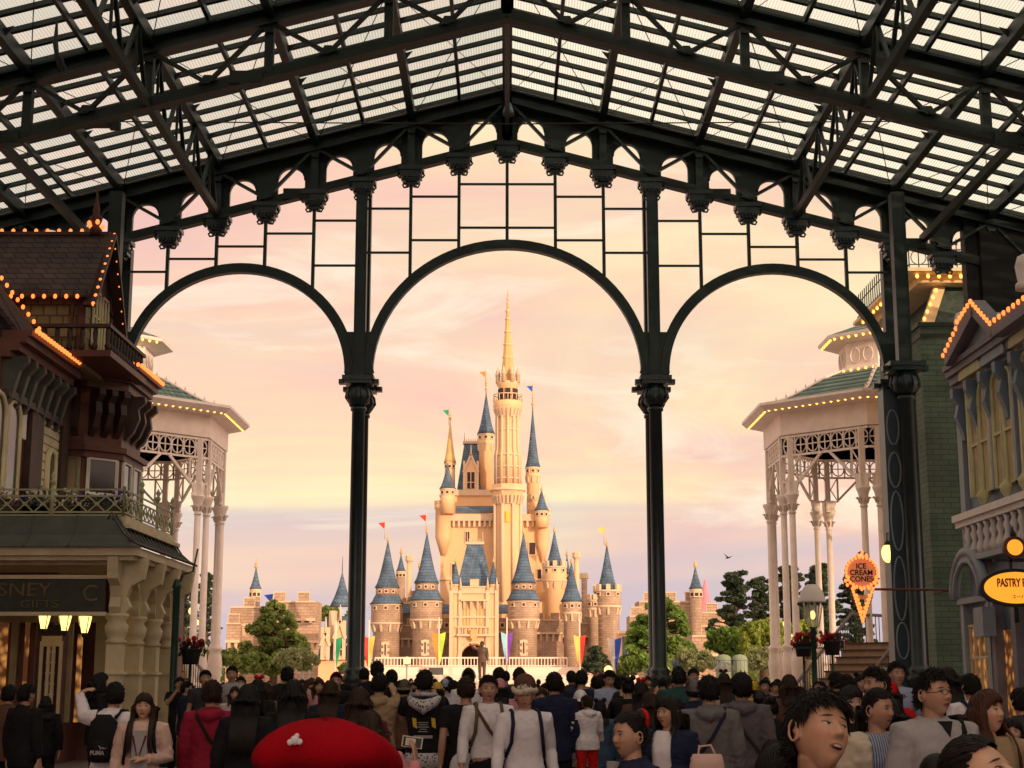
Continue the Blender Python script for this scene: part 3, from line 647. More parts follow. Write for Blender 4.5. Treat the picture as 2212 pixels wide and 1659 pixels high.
# ============================================================ RIGHT SIDE BUILDINGS
XB=9.72
rb=thing('pastry_shop','blue-grey Victorian shop with paired arched windows and bulb-edged pediment at right','building',(XB,28,0))
YN=22.0; YFr=32.4
def qz(px,py,X=XB): p=atX(px,py,X); return p.y,p.z
zc=qz(2060,830)[1]
b=MB(); zcr=atX(2095,800,XB-.5).z; b.box(XB,24,YN,YFr,0,zcr+.45); b.build('wall','blue_grey',rb)
cornice(rb,(XB,YN,0),(XB,YFr,0),zcr+.55,(-1,0,0),.35,'grey_purple',0,'bulb',0)
for j in range(9):
    y_=YFr-.4-j*.95
    b=MB(); prof=[(0,0),(.30,0),(.30,-.2),(.18,-.35),(.24,-.6),(.13,-.9),(.09,-1.1),(0,-1.15)]
    b.prism([(XB-u,y_-.1,zcr+z) for u,z in prof],(0,.2,0)); b.build('bracket','blue_grey',rb)
# pediment: gable facing the street
ya=atX(2052,778,XB-.38).y; yap=atX(2112,664,XB-.38).y; za=atX(2052,778,XB-.38).z; zap=atX(2112,664,XB-.38).z
yb2=atX(2155,712,XB-.38).y; zb2=atX(2155,712,XB-.38).z
pe=atX(2240,650,XB-.38); ye3,ze3=pe.y,pe.z
b=MB(); b.bar((XB-.38,ya,za),(XB-.38,yap,zap),.3,.25,up=(1,0,0)); b.bar((XB-.38,yap,zap),(XB-.38,yb2,zb2),.3,.25,up=(1,0,0)); b.bar((XB-.38,yb2,zb2),(XB-.38,ye3,ze3),.3,.25,up=(1,0,0)); b.build('pediment_cornice','grey_purple',rb)
b=MB(); b.prism([(XB-.25,ya-.2,zcr+.5),(XB-.25,yap,zap-.1),(XB-.25,yb2,zb2-.1),(XB-.25,yb2,zcr+.5)],(1.2,0,0)); b.prism([(XB-.25,yb2+.1,zcr+.5),(XB-.25,yb2,zb2-.1),(XB-.25,ye3,ze3-.1),(XB-.25,ye3,zcr+.5)],(1.2,0,0)); b.build('pediment','blue_pale',rb)
b=MB(); b.prism([(XB-.2,yap+.3,zap-.4),(XB-.2,yb2-.5,zb2+.0),(XB+1.5,yb2-.5,zap+.1),(XB+1.5,yap+.8,zap+.1)],(0,0,.1)); b.build('roof','metal_roof',rb)
P=Vector((XB-.52,0,0))
bulbs(rb,[(XB-.52,p.y,p.z+.1) for p in lerp((0,ya,za),(0,ya-1.0,za+.35),6)]+[(XB-.52,p.y,p.z+.12) for p in lerp((0,ya-1.1,za+.45),(0,yap,zap),6)]+[(XB-.52,p.y,p.z+.12) for p in lerp((0,yap,zap),(0,yb2,zb2),8)][1:]+[(XB-.52,p.y,p.z+.12) for p in lerp((0,yb2,zb2),(0,ye3,ze3),9)][1:])
for (y_,z_) in ((ya-.55,za+.25),(yb2-1.3,zb2+.45)):
    b=MB(); b.lathe((XB-.25,y_,z_),[(.18,0),(.18,.1),(.13,.15),(.17,.45),(.12,.62),(.0001,.68)],12); b.build('finial','white_paint',rb)
# windows
for i,(pxa,pxb) in enumerate(((2108,2150),(2158,2206),(2225,2290))):
    y0=qz(pxb,1000)[0]; y1=qz(pxa,1000)[0]; z0=qz(2130,1105)[1]; 
    z0=5.35; z1=7.3
    for h in range(2):
        c0=y0+(y1-y0)*(h*.5+.05); c1=y0+(y1-y0)*(h*.5+.45); yc=(c0+c1)/2; wv=(c1-c0)/2
        pts=[(c0,z0),(c0,z1)]+[(yc-wv*math.cos(t),z1+wv*1.1*math.sin(t)) for t in [PI*k/8 for k in range(1,8)]]+[(c1,z1),(c1,z0)]
        b=MB(); b.prism([(XB-.01,y_,z_) for y_,z_ in pts],(-.05,0,0)); wd=b.build('window','shade_cloth',rb)
        b=MB(); b.tube([(XB-.08,y_,z_) for y_,z_ in pts+[pts[0]]],.045,6,False); b.bar((XB-.08,c0,6.4),(XB-.08,c1,6.4),.06,.06); b.build('frame','yellow_green',wd)
    b=MB(); yc=(y0+y1)/2; b.prism([(XB-.02,y0-.1,z1+.62),(XB-.02,yc,z1+1.25),(XB-.02,y1+.1,z1+.62),(XB-.02,y1+.1,z1+.5),(XB-.02,y0-.1,z1+.5)],(-.22,0,0))
    b.box(XB-.12,XB,y0-.12,y0,z0,z1+.5);b.box(XB-.12,XB,y1,y1+.12,z0,z1+.5); b.build('window_hood','yellow_green' if i!=1 else 'blue_pale',rb)
b=MB(); b.box(XB-.07,XB,YN,YFr,7.95,8.1) if False else b.box(XB-.1,XB,YFr-.3,YFr+.02,4,9); b.build('pilaster','blue_pale',rb)
# balcony ledge, balusters, urns
zl_=qz(2090,1130)[1]
b=MB(); b.box(XB-.32,XB,YN,YFr,zl_,zl_+.14); b.box(XB-.25,XB,YN,YFr,zl_-.12,zl_); b.build('balcony_ledge','white_paint',rb)
for j in range(14):
    b=MB(); y_=YFr-.6-j*.42; b.lathe((XB-.16,y_,zl_-.75),[(.07,0),(.11,.12),(.05,.3),(.09,.42),(.05,.52),(.08,.62)],10); b.build('baluster','white_paint',rb)
b=MB(); b.box(XB-.28,XB,YN,YFr,zl_-.87,zl_-.75); b.build('lower_ledge','blue_pale',rb)
for j,px in enumerate((2105,2155,2195)):
    y_=qz(px,1110,XB-.4)[0]; b=MB(); b.lathe((XB-.2,y_,zl_+.14),[(.08,0),(.05,.05),(.12,.15),(.13,.26),(.07,.32),(.03,.38),(.0001,.44)],12); b.build('urn','yellow_green',rb)
# ground floor: arched hood, bay window, doorway
b=MB(); y0=qz(2150,1400)[0]; y1=qz(2102,1400)[0]; z0=.8; z1=2.75
b.box(XB-.03,XB,y0+.05,y1-.05,z0,z1); wd=b.build('window','shop_light',rb)
b=MB()
for k in range(5): y_=y0+.05+(y1-y0-.1)*k/4; b.bar((XB-.06,y_,z0),(XB-.06,y_,z1),.045,.045)
for z in (z0,2.1,z1): b.bar((XB-.06,y0,z),(XB-.06,y1,z),.05,.05)
b.build('frame','cream_paint',wd)
b=MB(); b.box(XB-.16,XB,y0-.22,y0,0,3.2); b.box(XB-.16,XB,y1,y1+.22,0,3.2); b.box(XB-.22,XB,y0-.25,y1+.25,3.2,3.32); b.box(XB-.1,XB,y0,y1,0,.8); b.build('shopfront_frame','blue_pale',rb)
b=MB(); yc=(y0+y1)/2+.1; pts=[(yc-1.1*math.cos(t),3.3+.95*math.sin(t)) for t in [PI*k/14 for k in range(15)]]; b.tube([(XB-.2,a,c) for a,c in pts],.12,8); b.tube([(XB-.25,yc+(a-yc)*.8,3.3+(c-3.3)*.8) for a,c in pts],.06,6); b.build('arched_hood','blue_pale',rb)
b=MB(); y2=qz(2180,1400)[0]; b.box(XB-.02,XB,y2-.8,y2+.2,0,2.6); b.build('doorway','shop_light',rb); b=MB(); b.box(XB-.2,XB,y2+.2,y2+.42,0,3.2); b.box(XB-.2,XB,y2-1.05,y2-.8,0,3.2); b.build('pilaster','grey_purple',rb)
b=MB(); y3=qz(2168,1340)[0]; b.box(XB-.5,XB-.25,y3-.3,y3+.3,qz(2168,1375)[1],qz(2168,1312)[1]); b.build('hanging_board','blue_pale',rb)
# pastry sign (oval, perpendicular to street)
SY=27.2; p=at(2192,1270,SY)
ps=thing('pastry_sign','glowing yellow oval pastry shop sign with dark frame and round lamp on top','sign',p)
b=MB(); W_,H_=.60,.30
def oval(b,c,rx,rz,y0,y1,n=40): b.prism([(c.x+rx*math.cos(2*PI*k/n),c.y+y0,c.z+rz*math.sin(2*PI*k/n)) for k in range(n)],(0,y1-y0,0))
oval(b,p,.63,.335,-.06,.06); b.build('sign_frame','cloth_wire',ps); b=MB(); oval(b,p,.56,.275,-.075,-.062); b.build('sign_face','sign_glow',ps)
text('PASTRY PALACE',.20,(p.x+.10,p.y-.08,p.z+.08),(PI/2,0,0),'sign_orange',ps,bold=.006,sx=.60)
text('ユーハイム',.085,(p.x+.12,p.y-.08,p.z-.16),(PI/2,0,0),'dark_brown',ps)
b=MB(); q=at(2190,1183,SY); b.prism([(q.x+.20*math.cos(2*PI*k/24),q.y-.06,q.z+.20*math.sin(2*PI*k/24)) for k in range(24)],(0,.12,0)); b.build('lamp_ring','brown_paint',ps)
b=MB(); b.prism([(q.x+.14*math.cos(2*PI*k/24),q.y-.075,q.z+.14*math.sin(2*PI*k/24)) for k in range(24)],(0,.013,0)); b.build('round_lamp','sign_glow',ps)
b=MB(); b.bar((p.x-.05,SY,q.z-.22),(p.x-.05,SY,p.z+.33),.05,.05,up=(0,1,0)); b.bar((p.x-.35,SY,q.z-.22),(XB,SY,q.z-.22),.05,.06); b.tube([(p.x,SY,p.z-.34),(p.x,SY,p.z-.6)],.04,6); b.lathe((q.x,SY,q.z+.2),[(.05,0),(.06,.05),(.02,.1),(.0001,.2)],8); b.build('sign_bracket','cloth_wire',ps)
# green brick building
gb=thing('green_brick_building','olive green brick side building between the iron pier and the blue shop','building',(10,34,0))
YG=39.7; gz=at(2030,705,YG).z; gx0=at(1997,900,YG).x; gx1=at(2105,900,YG).x
b=MB(); b.box(gx0,gx1+.9,YG,41.6,0,gz); b.build('wall','green_brick',gb)
b=MB(); b.box(gx0-.07,gx1+.9,YG-.07,41.6,gz,gz+.1); b.box(gx0-.03,gx1+.9,YG-.03,41.6,gz-.3,gz-.2); b.box(gx0-.04,gx1+.9,YG-.04,41.6,0,.9); b.build('coping','metal_roof',gb)
b=MB(); b.box(gx0+.6,gx0+5,41.65,46.6,0,at(1985,735,44).z); b.build('rear_wall','green_brick',gb)
# mansard tower further back
mt=thing('mansard_tower','cream mansard-roofed tower with bulb-lit eaves and iron roof cresting at upper right','building',(14,46,0))
YM=47.0; x0=at(1968,620,YM).x; x1=at(2140,620,YM).x; zr0=at(2000,705,YM).z; zr1=at(2050,612,YM).z; zl0=at(2000,590,YM).z
x0=at(2010,620,YM).x; 
b=MB(); b.box(x0-.2,x1+6,YM,YM+6,0,zr0); b.build('wall','cream_paint',mt)
b=MB(); i_=.5; b.add([(x0-.2,YM,zr0),(x1+6,YM,zr0),(x1+6,YM+6,zr0),(x0-.2,YM+6,zr0),(x0+i_,YM+i_,zr1),(x1+6,YM+i_,zr1),(x1+6,YM+5.5,zr1),(x0+i_,YM+5.5,zr1)],[(0,1,5,4),(1,2,6,5),(2,3,7,6),(3,0,4,7),(4,5,6,7)]); b.build('mansard_roof','mansard',mt)
b=MB(); b.bar((x0-.2,YM-.05,zr0),(x0+i_-.1,YM+i_-.05,zr1),.35,.2,up=(0,1,0)); b.bar((x1-.2,YM-.05,zr0),(x1-.2,YM+i_,zr1),.35,.2,up=(0,1,0)); b.box(x0-.4,x1+6,YM-.1,YM+6.3,zr1,zr1+.22); b.box(x0-.9,x1+6,YM-.7,YM+6.9,zr1+.22,zl0); b.build('eaves','cream_paint',mt)
bulbs(mt,lerp((x0-.5,YM-.35,zr1+.14),(x1,YM-.35,zr1+.14),8),'bulb_yellow',.055); bulbs(mt,lerp((x0-.75,YM-.3,zr1+.14),(x0-.75,YM+6,zr1+.14),13)[1:],'bulb_yellow',.05); bulbs(mt,lerp((x0-.3,YM-.2,zr0+.2),(x0+.2,YM+.1,zr1-.2),5),'bulb_yellow',.05)
b=MB()
for k in range(26):
    x_=x0-.8+k*.3; b.tube([(x_,YM-.6,zl0),(x_,YM-.6,zl0+.8 if k%2 else zl0+.95)],.018,4); b.lathe((x_,YM-.6,zl0+.75),[(.045,0),(.05,.05),(.0001,.22)],5)
    if k%2==0: b.tube([(x_+.3+.24*math.cos(t),YM-.6,zl0+.35+.24*math.sin(t)) for t in [2*PI*i/10 for i in range(11)]],.015,4,False)
for k in range(24):
    y_=YM-.6+k*.3; b.tube([(x0-.8,y_,zl0),(x0-.8,y_,zl0+.9)],.02,4)
for (a,c) in (((x0-.8,YM-.6,0),(x1+6,YM-.6,0)),((x0-.8,YM-.6,0),(x0-.8,YM+6.6,0))):
    for z in (.12,.6): b.bar((a[0],a[1],zl0+z),(c[0],c[1],zl0+z),.03,.03)
b.build('roof_cresting','steel',mt)

# ============================================================ GAZEBOS
def gazebo(cx,cy,label,ph=0,side=1):
    t=thing('gazebo',label,'gazebo',(cx,cy,0),'white octagonal bandstand pavilions')
    ap=4.75; Rv=ap/math.cos(PI/8); ze=11.7; zcol=8.5
    ang=[PI/8+i*PI/4 for i in range(8)]
    V=lambda r,a,z:(cx+r*math.cos(a),cy+r*math.sin(a),z)
    oc=dict(n=8,ph=PI/8,sm=False)
    b=MB(); prof=[]
    zcup=13.45
    for k in range(9):
        u=k/8; r=Rv*1.08*(1-u)+1.95*u; z=ze+.22+(zcup-ze-.2)*(u**1.25*.55+.45*math.sin(u*PI/2)**2) ; prof.append((r,z))
    b.lathe((cx,cy,0),prof,**oc); b.build('roof','teal_tile',t)
    b=MB()
    for a in ang: b.tube([V(r+.02,a,z+.03) for r,z in prof],.06,5)
    for a in ang:
        for r,z in prof[1:-1]: b.lathe(V(r+.02,a,z+.05),[(.05,0),(.02,.12),(.0001,.2)],5)
    b.build('roof_hips','white_paint',t)
    b=MB(); b.lathe((cx,cy,0),[(Rv*.97,ze-.12),(Rv*1.10,ze-.04),(Rv*1.12,ze+.05),(Rv*1.14,ze+.14),(Rv*1.14,ze+.24),(Rv*1.05,ze+.26)],**oc); b.build('eaves','white_paint',t)
    b=MB(); b.lathe((cx,cy,0),[(Rv*.93,ze-1.0),(Rv*.97,ze-.95),(Rv*.97,ze-.12),(Rv*.90,ze-.12)],**oc); b.lathe((cx,cy,0),[(Rv*.90,ze-1.0),(Rv*.90,ze-.10),(.5,ze-.08)],**oc); b.build('frieze','white_paint',t)
    # only the facets turned to the street carry visible bulbs
    pts=[]
    for i in range(8):
        a0,a1=ang[i],ang[(i+1)%8]; p=Vector(V(Rv*1.09,a0,ze-.02)); q=Vector(V(Rv*1.09,a1,ze-.02)); mid=(p+q)/2
        if mid.y<cy+1.5 : pts+=lerp(p,q,14,False)
    bulbs(t,pts,'bulb_yellow',.055)
    # lattice frieze, facet by facet
    for i in range(8):
        a0,a1=ang[i],ang[(i+1)%8]; p=Vector(V(Rv*.95,a0,0)); q=Vector(V(Rv*.95,a1,0)); L_=(q-p).length; d=(q-p)/L_
        z1=ze-1.0; z0=z1-.75; b=MB()
        for z in (z1-.03,z0): b.bar(p+Vector((0,0,z)),q+Vector((0,0,z)),.08,.08)
        n=7
        for k in range(n+1): c=p+d*L_*(k/n); b.bar(c+Vector((0,0,z0)),c+Vector((0,0,z1)),.05,.06,up=(0,1,.01))
        for k in range(n):
            c=p+d*L_*((k+.5)/n)+Vector((0,0,(z0+z1)/2)); b.tube([c+d*.25*math.cos(u)+Vector((0,0,.3*math.sin(u))) for u in [2*PI*j/12 for j in range(13)]],.028,4,False)
            b.bar(c-d*.22,c+d*.22,.03,.04); b.bar(c-Vector((0,0,.26)),c+Vector((0,0,.26)),.03,.04,up=(1,1,0))
        # lower corner panels and arch braces
        for sg_ in (0,1):
            e=p if sg_==0 else q; dd=d if sg_==0 else -d
            c0=e+dd*.75
            b.bar(c0+Vector((0,0,z0)),c0+Vector((0,0,z0-1.0)),.07,.07,up=(0,1,.01)); b.bar(e+Vector((0,0,z0-1.0)),c0+Vector((0,0,z0-1.0)),.07,.07)
            b.bar(e+dd*.15+Vector((0,0,z0)),c0+Vector((0,0,z0-1.0)),.04,.04); b.bar(c0+Vector((0,0,z0)),e+dd*.15+Vector((0,0,z0-1.0)),.04,.04)
            b.bar(c0+Vector((0,0,z0-.95)),e+dd*1.7+Vector((0,0,z0)),.09,.09)
            # scalloped bracket falling to the column
            prof2=[(.0,-1.0),(.75,-1.0),(.62,-1.3),(.7,-1.45),(.55,-1.6),(.6,-1.85),(.42,-2.0),(.45,-2.2),(.2,-2.35),(.0,-2.4)]
            prof2=[(u_,max(z_,-(z0-zcol)+0.02)) for u_,z_ in prof2]
            nrm=Vector((-d.y,d.x,0))*.04
            b.prism([e+dd*(u+.1)*.8+Vector((0,0,z0+z))-nrm for u,z in prof2],nrm*2)
            # inner fill of columns pair up to frieze
            b.bar(e+dd*.32+Vector((0,0,zcol)),e+dd*.32+Vector((0,0,z1)),.20,.20,up=(0,1,.01))
        b.build('lattice_frieze','white_paint',t)
        for sg_ in (0,1):
            e=p if sg_==0 else q; dd=d if sg_==0 else -d; c=e+dd*.32
            b=MB(); b.lathe((c.x,c.y,0),[(.28,0),(.28,.3),(.21,.35),(.19,1.3),(.25,1.35),(.25,1.45),(.15,1.55),(.20,1.75),(.24,2.2),(.20,2.55),(.15,2.7),(.23,2.8),(.23,2.88),(.135,2.98),(.118,zcol-.75)],14); cl=b.build('column','white_paint',t)
            b=MB(); b.lathe((c.x,c.y,zcol-.75),[(.118,0),(.16,.03),(.13,.08),(.15,.3),(.21,.55),(.27,.68),(.27,.75)],14)
            for k in range(8):
                a=k*PI/4; b.tube([(c.x+.14*math.cos(a),c.y+.14*math.sin(a),zcol-.6),(c.x+.22*math.cos(a),c.y+.22*math.sin(a),zcol-.38),(c.x+.28*math.cos(a),c.y+.28*math.sin(a),zcol-.42)],.03,4)
            b.build('capital','white_paint',cl)
    # cupola
    b=MB(); r=1.75/math.cos(PI/8); b.lathe((cx,cy,0),[(r*1.12,zcup-.12),(r*1.14,zcup+.02),(r*.98,zcup+.06),(r*.95,zcup+1.15),(r*1.05,zcup+1.2)],**oc)
    for i in range(8):
        p=Vector(V(r*.985,ang[i],0)); q=Vector(V(r*.985,ang[(i+1)%8],0)); d=(q-p)
        for k in (0,1): 
            c=p+d*(.3+.4*k)+Vector((0,0,zcup+.6)); b.tube([c+d.normalized()*.22*math.cos(u)+Vector((0,0,.3*math.sin(u))) for u in [2*PI*j/10 for j in range(11)]],.03,4,False)
    b.build('cupola_wall','white_paint',t)
    b=MB(); b.lathe((cx,cy,0),[(r*1.0,zcup+1.15),(r*1.38,zcup+1.28),(r*1.40,zcup+1.4),(r*1.3,zcup+1.43)],**oc); b.build('cupola_eaves','white_paint',t)
    b=MB(); b.lathe((cx,cy,0),[(r*1.36,zcup+1.42),(r*.9,zcup+1.75),(r*.45,zcup+2.1),(.12,zcup+2.5),(.08,zcup+3.0),(.0001,zcup+3.2)],**oc); b.build('cupola_roof','teal_tile',t)
    pts=[]
    for i in range(8):
        if (math.sin((ang[i]+PI/8)))<.3:
            for rr,zz,n_ in ((1.33,zcup+1.24,6),(1.14,zcup-.02,5)):
                pts+=lerp(V(r*rr,ang[i],zz),V(r*rr,ang[(i+1)%8],zz),n_,False)
    bulbs(t,pts[:44],'bulb_yellow',.05)
    return t
gazebo(15.0,59.6,'white octagonal gazebo with teal roof at the right, behind the ice cream sign')
gazebo(-16.0,60.2,'white octagonal gazebo with teal roof at the left, behind the brown shop')
# ============================================================ STAIRCASES
def stairs(label,x0,y0,x1,y1,z1,w_,n,side):
    t=thing('staircase',label,'stairs',(x0,y0,0)); a=Vector((x0,y0,0)); c=Vector((x1,y1,0)); d=(c-a).normalized(); nrm=Vector((-d.y,d.x,0))*w_/2
    b=MB(); L_=(c-a).length
    for i in range(n):
        p=a+d*L_*i/n; q=a+d*L_*(i+1)/n; z=z1*(i+1)/n
        b.prism([p-nrm,p+nrm,q+nrm,q-nrm],(0,0,z-.05))
    b.build('risers','stair_tan',t)
    b=MB()
    for i in range(n):
        p=a+d*(L_*i/n-.05); q=a+d*L_*(i+1)/n; z=z1*(i+1)/n
        b.prism([p-nrm*1.02+Vector((0,0,z-.05)),p+nrm*1.02+Vector((0,0,z-.05)),q+nrm*1.02+Vector((0,0,z-.05)),q-nrm*1.02+Vector((0,0,z-.05))],(0,0,.05))
    b.build('treads','tread',t)
    b=MB(); e=c+d*9; b.prism([c-nrm*1.3,c+nrm*1.3,e+nrm*1.3,e-nrm*1.3],(0,0,z1-.01)); b.build('landing','stair_tan',t)
    for sgn in (-1,1):
        b=MB(); k=int(L_/.14)
        for i in range(k+1):
            p=a+d*L_*i/k+nrm*sgn; z=z1*i/k; b.tube([p+Vector((0,0,z)),p+Vector((0,0,z+.95))],.014,4)
        b.build('balusters','lamp_green',t)
        b=MB(); hook=[a-d*.55+nrm*sgn*1.5+Vector((0,0,.15)),a-d*.5+nrm*sgn*1.35+Vector((0,0,.6)),a-d*.25+nrm*sgn*1.1+Vector((0,0,.9))]
        b.tube(hook+[a+nrm*sgn+Vector((0,0,1.0)),c+nrm*sgn+Vector((0,0,z1+1.0)),e+nrm*sgn+Vector((0,0,z1+1.0))],.06,8); b.build('handrail','grey_purple',t)
    b=MB(); k=40
    for i in range(k+1):
        for sgn in (-1,1):
            p=c+(e-c)*i/k+nrm*sgn*1.0; b.tube([p+Vector((0,0,z1)),p+Vector((0,0,z1+1))],.016,4)
    b.build('landing_railing','lamp_green',t)
stairs('curving staircase with dark treads rising beneath the right gazebo',10.0,50.5,13.0,53.5,2.9,2.6,12,1)
stairs('dark-railed staircase rising under the left gazebo behind the green pole',-10.0,50.0,-13.3,53.5,2.9,2.6,12,-1)
# ============================================================ STREET FURNITURE
lp=thing('street_lamp','green street lamp with white domed top standing before the right staircase','street lamp',(at(1758,1400,38).x,38,0))
X=at(1758,1400,38).x; zg0=at(1758,1355,38).z; zg1=at(1758,1302,38).z
b=MB(); b.lathe((X,38,0),[(.2,0),(.2,.15),(.12,.25),(.1,.7),(.14,.75),(.07,.85),(.06,zg0-.2),(.1,zg0-.15),(.06,zg0-.05),(.13,zg0)],12); b.build('pole','lamp_green',lp)
b=MB(); b.lathe((X,38,zg0),[(.13,0),(.20,.15),(.24,.45),(.26,zg1-zg0)],12); b.build('lamp_glass','clear_glass',lp)
b=MB(); b.sphere((X,38,(zg0+zg1)/2),.07,8,6,sz=1.6); b.build('light_bulb','lamp_glass',lp)
b=MB(); b.lathe((X,38,zg1),[(.34,0),(.34,.05),(.31,.12),(.28,.25),(.18,.4),(.08,.47)],16); b.build('lamp_shade','white_paint',lp)
b=MB(); b.lathe((X,38,zg1+.45),[(.12,0),(.10,.06),(.05,.1),(.1,.2),(.05,.28),(.02,.33),(.0001,.4)],10)
for k in range(14): a=2*PI*k/14; b.sphere((X+.33*math.cos(a),38+.33*math.sin(a),zg1-.03),.045,6,4)
for k in range(6): a=2*PI*k/6; b.tube([(X+.14*math.cos(a),38+.14*math.sin(a),zg0),(X+.26*math.cos(a),38+.26*math.sin(a),zg1)],.012,4)
b.bar((X-.4,38,zg0-.5),(X+.4,38,zg0-.5),.03,.03); b.build('lamp_frame','lamp_green',lp)
gp=thing('green_pole','dark green iron pole with ringed base beside the porch at left','pole',(at(377,1400,30.5).x,30.5,0))
X=at(377,1400,30.5).x; b=MB(); b.lathe((X,30.5,0),[(.2,0),(.2,.4),(.14,.45),(.13,.55),(.17,.6),(.1,.7),(.075,.8),(.07,3.4),(.1,3.45),(.05,3.6)],12); b.tube([(X,30.5,3.4),(X+.1,30.5,3.7),(X+.3,30.5,3.75),(X+.38,30.5,4.2)],.02,5); b.build('shaft','lamp_green',gp)
def basket(px,py,Y,label):
    p=at(px,py,Y); t=thing('hanging_basket',label,'flower basket',p,'black flower pots with red flowers')
    b=MB(); b.lathe(p,[(.17,-.3),(.21,0),(.23,.02),(.2,.04)],12); b.build('pot','cloth_wire',t)
    b=MB()
    for j in range(260):
        a=random.uniform(0,2*PI); r=.3*math.sqrt(random.random()); q=p+Vector((r*math.cos(a),r*math.sin(a),random.uniform(-.12,.2))); s_=.05; b.add([q,q+Vector((s_,random.uniform(-s_,s_),s_)),q+Vector((random.uniform(-s_,s_),s_,-s_))],[(0,1,2)])
    b.build('foliage','leaf_dark',t)
    b=MB()
    for j in range(16):
        a=random.uniform(0,2*PI); r=random.uniform(.05,.38); b.sphere(p+Vector((r*math.cos(a),r*math.sin(a)*.6,random.uniform(.0,.26))),random.uniform(.04,.07),7,5)
    b.build('flowers','red_flower',t)
    b=MB(); b.tube([(p.x,p.y,p.z-.3),(p.x,p.y,0)],.03,5); b.build('stand','lamp_green',t)
basket(1735,1392,38.3,'pot of red flowers just left of the green street lamp'); basket(1797,1388,37.8,'pot of red flowers just right of the green street lamp'); basket(413,1405,34,'pot of red flowers beside the green pole at left')
# ice cream sign
SY=36.0; c=at(1860,1237,SY); u=SY/F*1.02
ic=thing('ice_cream_sign','cone-shaped ice cream cones sign outlined in glowing orange bulbs','sign',c)
def sp_(px,py): return at(px,py,SY)
poly=[sp_(1842,1288),sp_(1887,1288),sp_(1862,1344)]
b=MB(); n=24; b.prism([(c.x+31*u*math.cos(2*PI*k/n),SY,c.z+30*u*math.sin(2*PI*k/n)) for k in range(n)],(0,.08,0)); b.build('sign_disc','sign_dim',ic)
b=MB(); b.tube([(c.x+33*u*math.cos(t),SY-.02,c.z+32*u*math.sin(t)) for t in [2*PI*k/28 for k in range(29)]],.03,5,False)
b.tube([sp_(1838,1262),sp_(1843,1290),sp_(1862,1344),sp_(1882,1290),sp_(1886,1262)],.035,5); b.tube([sp_(1849,1285),sp_(1862,1325),sp_(1876,1285)],.025,5)
for s_ in (-1,1): b.tube([sp_(1860+s_*22,1268),sp_(1860+s_*34,1262),sp_(1860+s_*38,1250),sp_(1860+s_*32,1245),sp_(1860+s_*28,1252)],.03,5)
b.tube([sp_(1850,1203),sp_(1854,1196),sp_(1860,1192),sp_(1868,1196),sp_(1872,1203)],.03,5); b.tube([sp_(1886,1273),(XB+.6,SY,c.z-36*u)],.03,5); b.tube([(XB+.6,SY,c.z-36*u),(XB+.6,SY+1.3,c.z-36*u)],.03,5); b.build('sign_frame','brown_paint',ic)
pts=[Vector((c.x+33*u*math.cos(t),SY-.07,c.z+32*u*math.sin(t))) for t in [2*PI*k/26 for k in range(26)]]
pts+=lerp(sp_(1840,1272),sp_(1862,1342),11)+lerp(sp_(1884,1272),sp_(1863,1338),10)+lerp(sp_(1849,1287),sp_(1861,1322),5)+lerp(sp_(1876,1287),sp_(1864,1322),5)
pts+=[sp_(1829,1264),sp_(1825,1255),sp_(1831,1248),sp_(1891,1264),sp_(1896,1256),sp_(1891,1248),sp_(1852,1200),sp_(1861,1194),sp_(1870,1200),sp_(1861,1203),sp_(1845,1270),sp_(1860,1273),sp_(1876,1271)]
bulbs(ic,[(p.x,SY-.07,p.z) for p in pts],'bulb',.036)
for i,s_ in enumerate(('ICE','CREAM','CONES')): text(s_,.175,(c.x,SY-.03,c.z+.145-i*.15),(PI/2,0,0),'dark_brown',ic,bold=.004,sx=.95,ext=.008)
b=MB(); q=sp_(1861,1290); b.cbox(q,.24,.05,.10); b.build('plate','shade_cloth',ic)
# wall globe near pier
def globe(px,py,Y,r,label,pole=True,grp='glowing globe lamps on the plaza'):
    p=at(px,py,Y); t=thing('globe_lamp',label,'globe lamp',(p.x,p.y,0),grp)
    b=MB(); b.sphere(p,r,16,10); b.build('globe','globe',t)
    b=MB(); b.tube([(p.x,p.y,0 if pole else p.z-r-.4),(p.x,p.y,p.z-r)],.06,6); b.lathe((p.x,p.y,p.z-r-.12),[(.05,0),(r*.6,.1),(r*.55,.16)],8); b.build('pole','blue_pale',t)
S_=lambda r,Y:r*Y/F
for (px,py,Y,r,l) in ((879,1427,110,8,'globe lamp left of the castle gate in front of the white stage fence'),(1314,1447,90,9,'globe lamp right of the blue and white banner'),(1395,1428,110,8,'globe lamp by the bright tree left of the right iron column'),(1437,1449,80,10,'globe lamp just right of the right iron column'),(1476,1433,100,9,'globe lamp over the crowd below the bright green tree') if False else (622,1451,80,10,'globe lamp just in front of the cypress tree, over the crowd'),(655,1433,95,7,'left one of the two small globe lamps right of the cypress'),(668,1436,95,7,'right one of the two small globe lamps right of the cypress'),(1700,1348,64,9,'upper globe lamp between the right gazebo columns'),(1707,1378,66,8,'lower globe lamp between the right gazebo columns'),(416,1320,64,9,'upper globe lamp seen left of the left gazebo columns'),(424,1345,66,7,'lower globe lamp seen left of the left gazebo columns'),(1242,1466,75,6,'small globe lamp above the heads at the foot of the stage')):
    globe(px,py,Y,S_(r,Y),l)
